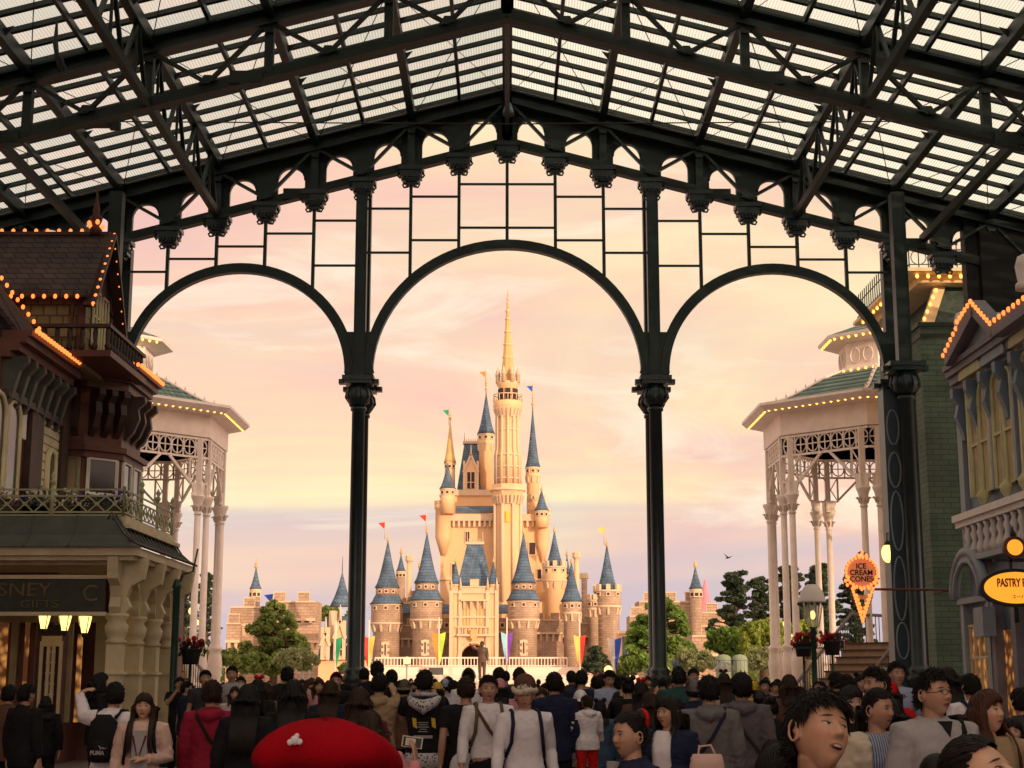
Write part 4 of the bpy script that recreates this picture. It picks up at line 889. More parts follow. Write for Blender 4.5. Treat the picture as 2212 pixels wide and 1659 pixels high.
gl=at(1926,1195,39); t=thing('wall_lamp','amber wall lamp glowing beside the iron corner pier','wall lamp',gl); b=MB(); b.sphere(gl+Vector((-.1,0,0)),.16,12,8,sz=1.5); b.build('globe','lamp_glass',t); b=MB(); b.tube([gl+Vector((-.1,0,.25)),gl+Vector((-.1,0,.5)),gl+Vector((.3,.2,.5))],.02,5); b.lathe(gl+Vector((-.1,0,.2)),[(.1,0),(.05,.08),(.02,.12)],8); b.build('arm','cloth_wire',t)
# ============================================================ CASTLE (plain fairy-tale stand-in)
ca=thing('castle','large fairy-tale castle with cream keep, brown stone walls and blue cone roofs','castle',(0,200,0))
def pxw(Y): return Y/F*1.03
def flag(b,x,y,z,h): b.tube([(x,y,z),(x,y,z+h)],[.09,.03],5)
def tower(px,Y,rpx,ptop,apex=None,m='castle_stone',parent=None,band=True,p0=None,roof='castle_blue',n=20,flare=1.28,fin=18,skirt=None,win=True,crn=False,name='round_tower'):
    parent=parent or ca; c=at(px,ptop,Y); r=rpx*pxw(Y); x,zt_=c.x,c.z; z0=0 if p0 is None else at(px,p0,Y).z; sc_=r
    b=MB()
    if band:
        hb=min(r*1.5,(zt_-z0)*.5); zb_=zt_-hb
        b.lathe((x,Y,0),[(r,z0),(r,zb_-.5),(r*1.18,zb_),(r*1.18,zt_)],n)
    else: b.lathe((x,Y,0),[(r,z0),(r,zt_)],n)
    t=b.build(name,m,parent)
    b=MB()
    if band:
        b.lathe((x,Y,0),[(r*1.2,zb_),(r*1.22,zb_+.02),(r*1.22,zb_+.22),(r*1.19,zb_+.25)],n)
        k=max(8,int(r*6))
        for i in range(k):
            a=2*PI*i/k; d=Vector((math.cos(a),math.sin(a),0))
            b.bar(Vector((x,Y,zb_-.9))+d*r*.99,Vector((x,Y,zb_))+d*r*1.12,.24,.30,up=tuple(d))
        b.lathe((x,Y,0),[(r*1.19,zt_-.25),(r*1.24,zt_-.2),(r*1.24,zt_)],n)
    else:
        b.lathe((x,Y,0),[(r,zt_-.3),(r*1.12,zt_-.22),(r*1.12,zt_)],n)
    if crn or apex is None:
        rr=r*(1.2 if band else 1.1); k=max(8,int(rr*3.2))
        for i in range(k):
            a=2*PI*i/k; b.cbox((x+rr*.93*math.cos(a),Y+rr*.93*math.sin(a),zt_+.35),.55,.35,.7,rz=a+PI/2)
    b.build('stone_trim','castle_trim',t)
    if win:
        for a in (-PI/2-.75,-PI/2,-PI/2+.75):
            rr=r*(1.19 if band else 1.0); d=Vector((math.cos(a),math.sin(a),0)); p=Vector((x,Y,zt_-max(.55,r*.32)))+d*rr; s_=max(.28,r*.13)
            b=MB(); b.cbox(p+d*.0,s_*2.0,.12,s_*2.0,rz=a+PI/2); wd=b.build('window','castle_trim',t); b=MB(); b.cbox(p+d*.06,s_*1.1,.08,s_*1.1,rz=a+PI/2); b.build('pane','castle_dark',wd)
        if r>1.7 and band:
            p=Vector((x+.0,Y-r-.02,z0+(zb_-z0)*.62)); b=MB(); b.cbox(p,.5,.12,2.0); 
            for q in (-.75,0,.75): b.cbox(p+Vector((0,0,q)),1.0,.14,.4)
            wd=b.build('window','castle_trim',t); b=MB(); b.cbox(p-Vector((0,.09,0)),.16,.05,1.4); b.build('pane','castle_dark',wd)
    if skirt:   # a lower ring roof with a narrower drum above it
        z1=at(px,skirt,Y).z; b=MB(); b.lathe((x,Y,0),[(r*1.32,zt_-.02),(r*1.12,zt_+(z1-zt_)*.3),(r*.90,z1)],n); b.build('skirt_roof',roof,t)
        z2=z1+r*.55; b=MB(); b.lathe((x,Y,0),[(r*.85,z1-.1),(r*.85,z2)],n); b.build('upper_drum',m,t)
        for a in (-PI/2-.6,-PI/2,-PI/2+.6):
            d=Vector((math.cos(a),math.sin(a),0)); p=Vector((x,Y,z2-.5))+d*r*.85; b=MB(); b.cbox(p,.5,.12,.5,rz=a+PI/2); wd=b.build('window','castle_trim',t); b=MB(); b.cbox(p+d*.06,.28,.08,.28,rz=a+PI/2); b.build('pane','castle_dark',wd)
        zt_=z2; rb_=r*.85
    else: rb_=r*(1.18 if band else 1.0)
    if apex is not None:
        za=at(px,apex,Y).z; h=za-zt_; b=MB(); R_=rb_*flare if not crn else rb_*.8; z_=zt_ if not crn else zt_+.1
        b.lathe((x,Y,z_),[(R_,0),(R_*.80,h*.10),(R_*.63,h*.24),(R_*.44,h*.45),(R_*.26,h*.68),(R_*.10,h*.90),(.05,h)],n); co_=b.build('cone_roof',roof,t)
        b=MB(); zz=za-.2; hh=fin*pxw(Y); b.tube([(x,Y,zz),(x,Y,zz+hh)],[.11,.03],5); b.sphere((x,Y,zz+hh*.25),.2,8,5); b.sphere((x,Y,zz+hh*.5),.14,8,5); b.build('finial','castle_gold',co_)
    return t
def wallbox(px0,px1,ptop,Y,d=3,m='castle_stone',cren=True,corb=True,p0=None,name='curtain_wall',parent=None,win=0):
    a=at(px0,ptop,Y); c=at(px1,ptop,Y); z0=0 if p0 is None else at((px0+px1)/2,p0,Y).z
    b=MB(); b.box(a.x,c.x,Y,Y+d,z0,a.z); w_=b.build(name,m,parent or ca)
    b=MB()
    L_=c.x-a.x
    if corb:
        k=max(2,int(L_/.75)); zc_=a.z-1.9
        for i in range(k): x=a.x+(i+.5)*L_/k; b.bar((x,Y+.0,zc_-.9),(x,Y-.35,zc_),.28,.3,up=(0,1,0))
        b.box(a.x,c.x,Y-.5,Y,zc_,zc_+.25)
    if cren:
        k=max(1,int(L_/1.9)); 
        b2=MB()
        for i in range(k): x=a.x+(i+.5)*L_/k; b2.box(x-.5,x+.5,Y-.1,Y+.5,a.z+.001,a.z+.75); b.box(x-.56,x+.56,Y-.16,Y+.56,a.z+.75,a.z+.86); b.box(x-.56,x-.5,Y-.14,Y-.1,a.z,a.z+.75); b.box(x+.5,x+.56,Y-.14,Y-.1,a.z,a.z+.75)
        b2.build('merlons',m,w_)
        b.box(a.x,c.x,Y-.12,Y-.0,a.z-.15,a.z+.0)
    if cren or corb: b.build('battlement' if cren else 'corbel_band','castle_trim' if m!='castle_stone' else 'castle_trim',w_)
    for i in range(win):
        x=a.x+(i+.5)*L_/win; p=Vector((x,Y-.03,a.z-.9)); b=MB(); b.cbox(p,.7,.12,.8); wd=b.build('window','castle_trim',w_); b=MB(); b.cbox(p-Vector((0,.06,0)),.36,.08,.42); b.build('pane','castle_dark',wd)
    return w_
# curtain walls
wallbox(806,905,1350,201,3); wallbox(870,905,1302,203,2,cren=True,corb=False)
wallbox(945,985,1335,201,3,cren=False,win=1); wallbox(1065,1105,1335,201,3,cren=False,win=1)
wallbox(1148,1215,1338,201,3,win=0); wallbox(1215,1330,1345,202,3)
for (a_,b_,y0,y1) in ((846,892,1326,1306),(948,978,1326,1306),(1070,1104,1326,1306)):
    p=at(a_,y0,201); q=at(b_,y1,201); b=MB(); b.prism([(p.x,200.9,p.z),(q.x,200.9,p.z),(q.x,203.5,q.z),(p.x,203.5,q.z)],(0,0,.15)); b.build('wall_roof','castle_blue',ca)
# front round towers
tower(836,198,28,1305,1168,skirt=1286,flare=1.12); tower(921,196,28,1298,1150,skirt=1276,flare=1.12)
tower(1131,196,28,1298,1150,skirt=1276,flare=1.12); tower(1312,199,24,1275,1178,flare=.95,crn=True)
tower(1235,197,17,1300,1215,flare=1.2); tower(1285,199,14,1296,None); 
tower(866,204,9,1234,1195,band=False,flare=1.15); tower(905,206,8,1290,1225,band=False); tower(1262,203,6,1250,None,band=False,win=False)
tower(1198,204,21,1224,1148,m='castle_cream',flare=1.1,crn=True); tower(1225,206,7,1240,1200,m='castle_cream',band=False); tower(1245,206,5,1205,None,m='castle_cream',band=False,win=False)
tower(884,207,5,1212,None,m='castle_cream',band=False,win=False)
wallbox(1178,1250,1275,206,4,'castle_cream',cren=True,corb=True,win=0); wallbox(1150,1215,1300,204,3,'castle_cream',cren=False,corb=False)
wallbox(870,955,1290,207,4,'castle_stone',cren=True,corb=False)
# keep
kx0,kx1=952,1180; KY=210
b=MB(); a=at(kx0,1110,KY); c=at(kx1,1110,KY); b.box(a.x,c.x,KY,KY+12,0,a.z); keep=b.build('keep','castle_cream',ca)
zkt=a.z; b=MB()
for px0,px1,zc_ in ((kx0+12,1064,zkt-1.0),(1122,kx1,zkt-1.0)):
    x0=at(px0,1110,KY).x; x1=at(px1,1110,KY).x; k=int((x1-x0)/.7); b.box(x0,x1,KY-.6,KY,zc_,zc_+.9)
    for i in range(k): x=x0+(i+.5)*(x1-x0)/k; b.box(x-.15,x+.15,KY-.55,KY,zc_-.8,zc_)
b.box(a.x-.15,c.x+.15,KY-.2,KY+12.1,zkt*.62,zkt*.62+.2); b.build('corbel_band','castle_trim',keep)
for (px,py,w_,h_) in ((1150,1185,.8,1.6),(1118,1190,.3,1.8),(1010,1160,.5,1.4),(980,1230,.4,1.4),(1165,1240,.5,1.2),(1150,1295,.5,1.0)):
    p=at(px,py,KY-.05); b=MB(); b.cbox(p,w_+.3,.16,h_+.3); wd=b.build('window','castle_trim',keep); b=MB(); b.cbox(p-Vector((0,.08,0)),w_,.1,h_); b.build('pane','castle_dark',wd)
# oriel turrets on the keep corners
for px,py,r,ap in ((958,1120,17,None),(1172,1135,14,1058),):
    c=at(px,py,KY); rr=r*pxw(KY); b=MB(); b.lathe((c.x,KY,c.z),[(rr*.35,-5),(rr,-2.6),(rr,1.2),(rr*1.12,1.3),(rr*1.12,1.9)],16); t=b.build('corner_turret','castle_cream',keep)
    b=MB(); k=12
    for i in range(k): a_=2*PI*i/k; b.cbox((c.x+rr*1.02*math.cos(a_),KY+rr*1.02*math.sin(a_),c.z+2.15),.4,.25,.5,rz=a_+PI/2)
    b.build('battlement','castle_trim',t)
tower(1170,209,13,1103,1058,m='castle_cream',p0=1140,band=False,flare=1.25,fin=14)
tower(967,209,15,1056,1002,m='castle_cream',p0=1110,band=False,flare=1.2,fin=24)
a=at(984,1108,KY-.3); c=at(1070,1108,KY-.3); zz=at(1020,1092,KY).z; b=MB(); b.prism([(a.x,KY-.4,a.z),(c.x,KY-.4,a.z),(c.x,KY+2,zz),(a.x,KY+2,zz)],(0,0,.15)); b.build('lean_to_roof','castle_blue',keep)
# upper keep with steep hipped roof, mirrored to the left of the great tower
UY=214; a=at(952,1066,UY); c=at(1065,1066,UY); b=MB(); b.box(a.x,c.x,UY,UY+8,zkt-1,a.z); uk=b.build('upper_keep','castle_cream',ca)
b=MB(); b.box(a.x-.2,c.x+.2,UY-.3,UY+8.3,a.z-.3,a.z); k=18
for i in range(k): x=a.x+(i+.5)*(c.x-a.x)/k; b.box(x-.2,x+.2,UY-.3,UY,a.z,a.z+.5)
b.build('parapet','castle_trim',uk)
def hip(px0,px1,py0,pt0,pt1,pyt,Y,d,parent,m='castle_blue'):
    a=at(px0,py0,Y); c=at(px1,py0,Y); e=at(pt0,pyt,Y); f=at(pt1,pyt,Y); b=MB()
    b.add([(a.x,Y,a.z),(c.x,Y,a.z),(c.x,Y+d,a.z),(a.x,Y+d,a.z),(e.x,Y+d*.42,e.z),(f.x,Y+d*.42,e.z),(f.x,Y+d*.58,e.z),(e.x,Y+d*.58,e.z)],[(0,1,5,4),(1,2,6,5),(2,3,7,6),(3,0,4,7),(4,5,6,7),(0,3,2,1)]); r_=b.build('hipped_roof',m,parent)
    b=MB(); b.box(e.x-.2,f.x+.2,Y+d*.38,Y+d*.62,e.z-.05,e.z+.3)
    for i in range(9): x=e.x+(f.x-e.x)*i/8; b.tube([(x,Y+d*.5,e.z+.3),(x,Y+d*.5,e.z+(1.6 if i in (0,8) else .75))],[.08,.03],4)
    b.build('roof_cresting','castle_trim',r_); return r_
hip(986,1054,1064,1002,1040,952,UY+1,6,uk)
def gable_dormer(px,pw,pbase,peave,papex,Y,parent,m='castle_cream',win=True):
    c=at(px,pbase,Y); w_=pw*pxw(Y)/2; zb_=c.z; ze_=at(px,peave,Y).z; za_=at(px,papex,Y).z; x=c.x; b=MB()
    b.prism([(x-w_,Y,zb_),(x+w_,Y,zb_),(x+w_,Y,ze_),(x,Y,za_),(x-w_,Y,ze_)],(0,1.2,0)); g=b.build('dormer',m,parent)
    b=MB(); b.bar((x-w_-.1,Y-.05,ze_),(x,Y-.05,za_+.2),.25,.3,up=(0,1,0)); b.bar((x+w_+.1,Y-.05,ze_),(x,Y-.05,za_+.2),.25,.3,up=(0,1,0)); b.box(x-w_-.1,x-w_+.2,Y-.1,Y+.1,zb_,ze_+1.6); b.box(x+w_-.2,x+w_+.1,Y-.1,Y+.1,zb_,ze_+1.6)
    b.tube([(x,Y,za_),(x,Y,za_+1.6)],[.2,.04],6); b.build('dormer_trim','castle_trim',g)
    if win:
        b=MB(); b.box(x-w_*.5,x+w_*.5,Y-.06,Y-.0,zb_+(ze_-zb_)*.2,ze_); wd=b.build('window','castle_dark',g); b=MB(); b.bar((x,Y-.1,zb_+(ze_-zb_)*.2),(x,Y-.1,ze_),.12,.1,up=(0,1,0)); b.bar((x-w_*.5,Y-.1,(zb_+ze_)/2),(x+w_*.5,Y-.1,(zb_+ze_)/2),.12,.1); b.build('frame','castle_trim',wd)
    return g
gable_dormer(1017,30,1064,1020,985,UY+.2,uk)
# side turrets
tower(1050,216,15,938,850,m='castle_cream',p0=1070,flare=1.1,fin=52)
tower(1151,214,13,1010,882,m='castle_cream',p0=1110,band=True,flare=1.05,fin=50,crn=False)
tower(1158,212,15,1080,None,m='castle_cream',p0=1140,win=False)
# great tower
TY=208; c=at(1097,1060,TY); x=c.x; Z=lambda py: at(1097,py,TY).z; r=lambda p:p*pxw(TY)
b=MB(); b.lathe((x,TY,0),[(r(33),0),(r(33),Z(1310)),(r(28),Z(1300)),(r(28),Z(1085)),(r(36),Z(1062)),(r(36),Z(1048)),(r(34),Z(1048)),(r(34),Z(1054))],8,ph=PI/8,sm=False); gt=b.build('great_tower','castle_cream',ca)
b=MB(); k=24
for i in range(k): a=2*PI*i/k; d=Vector((math.cos(a),math.sin(a),0)); b.bar(Vector((x,TY,Z(1090)))+d*r(28),Vector((x,TY,Z(1072)))+d*r(33),.3,.3,up=tuple(d))
b.lathe((x,TY,0),[(r(37),Z(1062)),(r(38),Z(1060)),(r(36),Z(1057))],16)
for i in range(8):
    a=PI/8+i*PI/4; b.tube([(x+r(29)*math.cos(a),TY+r(29)*math.sin(a),Z(1300)),(x+r(29)*math.cos(a),TY+r(29)*math.sin(a),Z(1090))],.25,5)
b.build('tower_trim','castle_trim',gt)
b=MB(); b.lathe((x,TY,0),[(r(26),Z(1050)),(r(26),Z(985)),(r(23),Z(970)),(r(23),Z(900)),(r(31),Z(880)),(r(31),Z(868)),(r(29),Z(868)),(r(29),Z(873))],12); us=b.build('upper_shaft','castle_cream',gt)
b=MB()
for i in range(12):
    a=2*PI*i/12; cx_,sy_=math.cos(a),math.sin(a); b.tube([(x+r(27)*cx_,TY+r(27)*sy_,Z(1050)),(x+r(27)*cx_,TY+r(27)*sy_,Z(985)),(x+r(24)*cx_,TY+r(24)*sy_,Z(970)),(x+r(24)*cx_,TY+r(24)*sy_,Z(900))],.20,5)
for yy in (1035,1010,984,930): b.lathe((x,TY,0),[(r(27.5 if yy>980 else 24),Z(yy+2)),(r(28.5 if yy>980 else 25),Z(yy)),(r(27.5 if yy>980 else 24),Z(yy-2))],12)
for i in range(20): a=2*PI*i/20; d=Vector((math.cos(a),math.sin(a),0)); b.bar(Vector((x,TY,Z(902)))+d*r(23),Vector((x,TY,Z(884)))+d*r(29),.3,.3,up=tuple(d)); p=Vector((x,TY,Z(868)))+d*r(30.5); b.tube([p,p+Vector((0,0,.9))],.06,4)
b.tube([(x+r(30.5)*math.cos(t),TY+r(30.5)*math.sin(t),Z(868)+.9) for t in [2*PI*i/20 for i in range(21)]],.08,5,False)
b.build('shaft_trim','castle_trim',us)
b=MB(); b.lathe((x,TY,0),[(r(20),Z(872)),(r(20),Z(838)),(r(24),Z(832)),(r(24),Z(826))],12); bel=b.build('belfry','castle_cream',us)
for i in range(8): a=-PI/2+(i-3.5)*PI/4+PI/8; d=Vector((math.cos(a),math.sin(a),0)); p=Vector((x,TY,Z(853)))+d*r(20); b=MB(); b.cbox(p,.7,.15,1.5,rz=a+PI/2); b.build('opening','castle_dark',bel)
b=MB(); b.lathe((x,TY,0),[(r(16),Z(828)),(r(14),Z(800)),(r(8),Z(730)),(r(3),Z(660)),(.12,Z(640)),(.04,Z(625))],8,ph=PI/8,sm=False); spx=b.build('spire','castle_gold',us)
b=MB()
for i in range(8):
    a=PI/8+i*PI/4; p=Vector((x+r(23)*math.cos(a),TY+r(23)*math.sin(a),Z(828))); b.lathe(p,[(.3,0),(.3,1.0),(.38,1.05),(.0001,2.3)],8)
for j in range(1,6): f_=j/6; rr=r(15.6)*(1-f_)+r(4)*f_; zz=Z(828)+(Z(662)-Z(828))*f_; b.lathe((x,TY,zz),[(rr*.95,-.15),(rr*1.06,0),(rr*.9,.15)],12)
for yy in (690,672,655,645): b.sphere((x,TY,Z(yy)),.36 if yy>660 else .22,8,5)
b.build('spire_rings','castle_trim',spx)
p=Vector((x,TY-r(28)-.05,Z(1118))); b=MB(); b.cbox(p,.5,.12,1.5); b.build('lit_window','sign_glow',gt)
# rear turret at left
tower(972,216,11,1000,905,m='castle_cream',p0=1070,band=False,flare=1.2,fin=22,roof='castle_gold')
# gatehouse
GY=195; a=at(975,1280,GY); c=at(1073,1280,GY); zt_=a.z; b=MB()
xm=(a.x+c.x)/2; wv=at(1053,1400,GY).x-xm; wv=1.65*1.05; zsp=at(1026,1425,GY).z; 
za=at(1026,1392,GY).z
pts=[(a.x,0),(a.x,zt_),(c.x,zt_),(c.x,0),(xm+wv,0),(xm+wv,zsp)]+[(xm+wv*math.cos(t),zsp+(za-zsp)*math.sin(t)) for t in [PI*i/12 for i in range(1,12)]]+[(xm-wv,zsp),(xm-wv,0)]
b.prism([(x_,GY,z_) for x_,z_ in pts],(0,5,0)); gh=b.build('gatehouse','castle_cream',ca)
b=MB(); b.box(a.x+.1,c.x-.1,GY+4.5,GY+4.6,0,za+1); b.build('dark_passage','castle_dark',gh)
b=MB()
for x_ in (a.x,a.x+1.15,c.x-1.15,c.x): b.box(x_-.22,x_+.22,GY-.3,GY,0,zt_+.3); b.tube([(x_,GY-.15,zt_+.3),(x_,GY-.15,zt_+1.9)],[.26,.03],6)
for pyy in (1280,1333,1372): z_=at(1026,pyy,GY).z; b.box(a.x-.15,c.x+.15,GY-.22,GY,z_-.12,z_+.12)
b.tube([(xm+(wv+.25)*math.cos(t),GY-.05,zsp+(za-zsp+.25)*math.sin(t)) for t in [PI*i/16 for i in range(17)]],.22,6)
k=12
for i in range(k): x_=a.x+(i+.5)*(c.x-a.x)/k; b.box(x_-.18,x_+.18,GY-.12,GY+.3,zt_,zt_+.55)
z_=at(1026,1372,GY).z
for i in range(9): x_=xm-1.9+i*.475; b.box(x_-.06,x_+.06,GY-.5,GY-.4,z_+.12,z_+.9)
b.box(xm-2.1,xm+2.1,GY-.6,GY-.22,z_-.15,z_+.12); b.box(xm-2.1,xm+2.1,GY-.55,GY-.35,z_+.9,z_+1.05); b.build('gate_trim','castle_trim',gh)
for dx in (-1.05,1.05):
    z0=at(1026,1350,GY).z; z1=at(1026,1310,GY).z; b=MB(); b.prism([(xm+dx-.6,GY-.04,z0),(xm+dx+.6,GY-.04,z0),(xm+dx+.6,GY-.04,z1),(xm+dx,GY-.04,z1+.8),(xm+dx-.6,GY-.04,z1)],(0,.03,0)); wd=b.build('window','castle_gold',gh)
    b=MB(); 
    for u_ in (-.6,-.2,.2,.6): b.bar((xm+dx+u_,GY-.1,z0),(xm+dx+u_,GY-.1,z1+.2),.08,.08,up=(0,1,0))
    b.tube([(xm+dx-.6,GY-.08,z1),(xm+dx,GY-.08,z1+.85),(xm+dx+.6,GY-.08,z1)],.1,5); b.build('frame','castle_trim',wd)
b=MB(); b.cbox((xm,GY-.7,za+1.35),.8,.1,1.0); b.prism([(xm-.4,GY-.75,za+.85),(xm+.4,GY-.75,za+.85),(xm,GY-.75,za+.4)],(0,.1,0)); b.build('shield','castle_gold',gh)
b=MB(); b.sphere((xm,GY+1,za-.35),.22,8,6); b.build('hanging_lamp','bulb',gh)
# twin round turrets with blue cones on the gatehouse corners and a low stepped parapet between them
for px in (984,1066): tower(px,GY+.6,11,1262,1212,m='castle_cream',parent=gh,band=False,flare=1.25,fin=12,win=False)
wallbox(996,1054,1266,GY-.1,3,'castle_cream',cren=True,corb=True,p0=1282,name='parapet_wall',parent=gh)
hip(986,1064,1270,1008,1042,1172,GY+1.6,5.5,gh)
def conic(): pass
# ============================================================ SIDE RAMPARTS (separate buildings)
def rampart(label,parts,loc):
    global ca
    old=ca; ca=thing('stone_rampart',label,'castle wall',loc); parts(); ca=old
def rA():
    wallbox(498,580,1310,150,4,corb=True); wallbox(578,682,1298,148,5,corb=True,win=0); wallbox(620,688,1345,147,1.5,cren=False,corb=True)
    tower(552,152,10,1272,1225,m='castle_stone',band=False,flare=1.3,fin=22); wallbox(490,520,1345,149,2,cren=True)
rampart('brown crenellated stone rampart with one slim blue-capped turret behind the cypress',rA,(-18,150,0))
def rB():
    wallbox(1380,1515,1298,150,5,corb=False,win=0); wallbox(1360,1390,1330,149,4); tower(1503,149,12,1272,1222,band=False,flare=1.25,fin=20); wallbox(1515,1560,1322,150,4)
    wallbox(1495,1560,1372,140,6,'castle_stone',cren=True,corb=True)
rampart('brown stone rampart with one slim blue-capped turret behind the bright green tree',rB,(16,150,0))
cw=thing('cottage','small cottage with mottled blue roof and cream dormers left of the iron column','building',(-13,140,0))
CY=138; b=MB(); a=at(688,1425,CY); c=at(775,1425,CY); zc_=a.z; b.box(a.x,c.x+.2,CY,CY+8,0,zc_); b.build('wall','castle_cream',cw)
b=MB(); zt2=at(700,1328,CY).z; b.prism([(a.x-.1,CY-.2,zc_),(c.x+.3,CY-.2,zc_),(c.x+.1,CY+3,zt2),(a.x+.3,CY+3,zt2)],(0,.3,0)); b.build('roof','castle_blue',cw)
for px in (702,733,760): gable_dormer(px,14 if px!=733 else 20,1425,1395 if px!=733 else 1380,1372 if px!=733 else 1345,CY-.4,cw)
b=MB(); b.box(at(708,1325,CY).x,at(722,1325,CY).x,CY+1,CY+2.5,zc_,at(715,1318,CY).z); b.build('chimney','castle_trim',cw)
b=MB(); q=at(738,1310,CY+3); b.lathe(q,[(1.1,0),(.7,.8),(.35,1.8),(.05,3.0),(.02,4.5)],10); b.build('turret_roof','castle_blue',cw)
b=MB(); a=at(790,1390,160); 
cw2=thing('blue_window_house','pale house with tall blue stained windows right of the castle','building',(12,170,0)); b=MB(); a=at(1338,1365,175); c=at(1372,1365,175); b.box(a.x,c.x,175,180,0,a.z); b.build('wall','castle_cream',cw2); b=MB(); b.box(a.x+.3,a.x+1.1,174.9,175,at(1345,1425,175).z,at(1345,1375,175).z); b.build('window','castle_blue',cw2)
b=MB(); b.box(a.x-.2,c.x+.2,174.7,175.2,a.z-.2,a.z+.1); b.build('cornice','castle_trim',cw2)
tt=thing('pink_spire_tent','small pink and yellow pointed tower top behind the right rampart','tower',(22,165,0)); q=at(1525,1345,165); M['pinkm']=mat('pinkm',(.75,.25,.33),.7)
b=MB(); b.lathe((q.x,165,0),[(2.1,0),(2.1,q.z-.3),(2.0,q.z),(1.1,q.z+1),(.5,q.z+2.6),(.05,q.z+4.6)],12); b.build('pointed_roof','pinkm',tt)
mat('yellowm',(.85,.55,.12),.7); b=MB(); b.tube([(q.x+1.9*math.cos(t),165+1.9*math.sin(t),q.z+.1+.3*math.sin(3*t)) for t in [2*PI*i/24 for i in range(25)]],.22,5,False); b.build('garland','yellowm',tt)
# ============================================================ STAGE, FENCE, BANNERS
st=thing('stage','long low white stage platform in front of the castle','stage',(-3,135,0))
SYY=120; a=at(790,1441,SYY); c=at(1290,1441,SYY); b=MB(); b.box(a.x,c.x,SYY,SYY+12,0,a.z); b.box(a.x-1,c.x+3,SYY-2,SYY-.01,0,a.z-.6); b.build('platform','stage_white',st)
b=MB(); a2=at(810,1441,SYY+1); c2=at(1225,1441,SYY+1); zt_=at(1000,1421,SYY+1).z; n=60
for i in range(n+1): x=a2.x+(c2.x-a2.x)*i/n; b.bar((x,SYY+1,a.z),(x,SYY+1,zt_),.07,.07,up=(0,1,0))
b.bar((a2.x,SYY+1,zt_),(c2.x,SYY+1,zt_),.1,.12); b.bar((a2.x,SYY+1,a.z+.1),(c2.x,SYY+1,a.z+.1),.1,.1); b.build('railing','stage_white',st)
for i in range(15): pass
BC={'red':(.75,.05,.03),'yellow':(.95,.62,.12),'orange':(.85,.28,.05),'lime':(.50,.80,.08),'sky':(.30,.62,.85),'purple':(.22,.07,.50),'white':(.85,.78,.76),'blue':(.03,.10,.62),'green':(.02,.33,.14)}
for k,v in BC.items(): mat('banner_'+k,v,.7,.08)
def banner(px,Y,pt,pb,c1,c2,label,w_=9):
    a=at(px,pt,Y); z0=at(px,pb,Y).z; s_=pxw(Y)*w_; t=thing('banner',label,'banner',(a.x,Y,0),'tapering two-coloured banners on poles')
    b=MB(); b.tube([(a.x,Y,0),(a.x,Y,a.z+1.2)],.06,6); b.build('pole','stage_white',t)
    for sg_,cc in ((-1,c1),(1,c2)):
        if not cc: continue
        b=MB(); n=8; v=[]; h=a.z-z0
        for i in range(n+1):
            f_=i/n; wx=s_*(1-f_)**.8+.05; v+=[(a.x+sg_*.03,Y-.05,a.z-h*f_),(a.x+sg_*(wx+.03),Y-.05-.12*math.sin(f_*5),a.z-h*f_+(.15 if i==0 else 0))]
        for i in range(n): q=[v[2*i],v[2*i+1],v[2*i+3],v[2*i+2]]; b.prism(q,(0,.03,0))
        b.build('cloth','banner_'+cc,t)
banner(948,112,1370,1435,'orange','lime','orange and lime banner left of the castle gate',12); banner(1095,112,1370,1430,'sky','purple','light blue and purple banner right of the castle gate',10)
banner(1252,108,1376,1440,'yellow','red','yellow and red banner near the right end of the stage',10); banner(1327,100,1382,1450,'white','blue','white and blue banner right of the castle stage',12)
banner(797,108,1378,1440,'red','yellow','red and yellow banner just right of the left iron column',10); banner(725,112,1380,1440,None,'green','single green banner left of the left iron column',12)
# little pennant flags on the castle belong to it
for px,py,Y,cc in ((832,1128,198,'red'),(921,1112,196,'red'),(1049,802,216,'orange'),(1151,833,214,'blue'),(1305,1140,199,'yellow'),(970,885,216,'green'),(590,1283,149,'blue')):
    p=at(px,py,Y); b=MB(); b.prism([p,p+Vector((-.9,0,-.1)),p+Vector((-.1,0,-.9))] ,(0,.04,0))
    if Y>190: 
        b2=MB(); b2.tube([p+Vector((0,0,.4)),p+Vector((0,0,-2.2))],.05,4); b2.build('flagpole','castle_trim',ca)
    o=b.build('pennant','banner_'+cc,ca if Y>190 else None)
    if Y<190: tag(o,'tiny blue pennant above the left rampart','flag')
# statue of a standing man on a plinth -> body made in part 5
# ============================================================ TREES
leaf_tpl={}
def foliage(pts,n,size,seed,flat=0.0):
    rnd=random.Random(seed); V=[];Fc=[]
    P=np.array([p[:3] for p in pts]); Rr=np.array([p[3] for p in pts]); w_=Rr**2; cum=np.cumsum(w_/w_.sum()); rng=np.random.default_rng(seed)
    idx=np.searchsorted(cum,rng.random(n)); idx=np.minimum(idx,len(pts)-1)
    d=rng.normal(size=(n,3)); d/=np.linalg.norm(d,axis=1)[:,None]; rr=Rr[idx]*(rng.random(n)**.45)
    d[:,2]*=(1-flat); C=P[idx]+d*rr[:,None]
    a=rng.normal(size=(n,3)); a/=np.linalg.norm(a,axis=1)[:,None]; q=rng.normal(size=(n,3)); c=np.cross(a,q); c/=np.linalg.norm(c,axis=1)[:,None]
    s_=size*(.6+.8*rng.random(n))[:,None]
    v=np.stack([C-a*s_,C+c*s_*.5,C+a*s_,C-c*s_*.5],1).reshape(-1,3)
    me=bpy.data.meshes.new('foliage'); f=np.arange(4*n).reshape(-1,4); me.from_pydata(v.tolist(),[],f.tolist()); return me
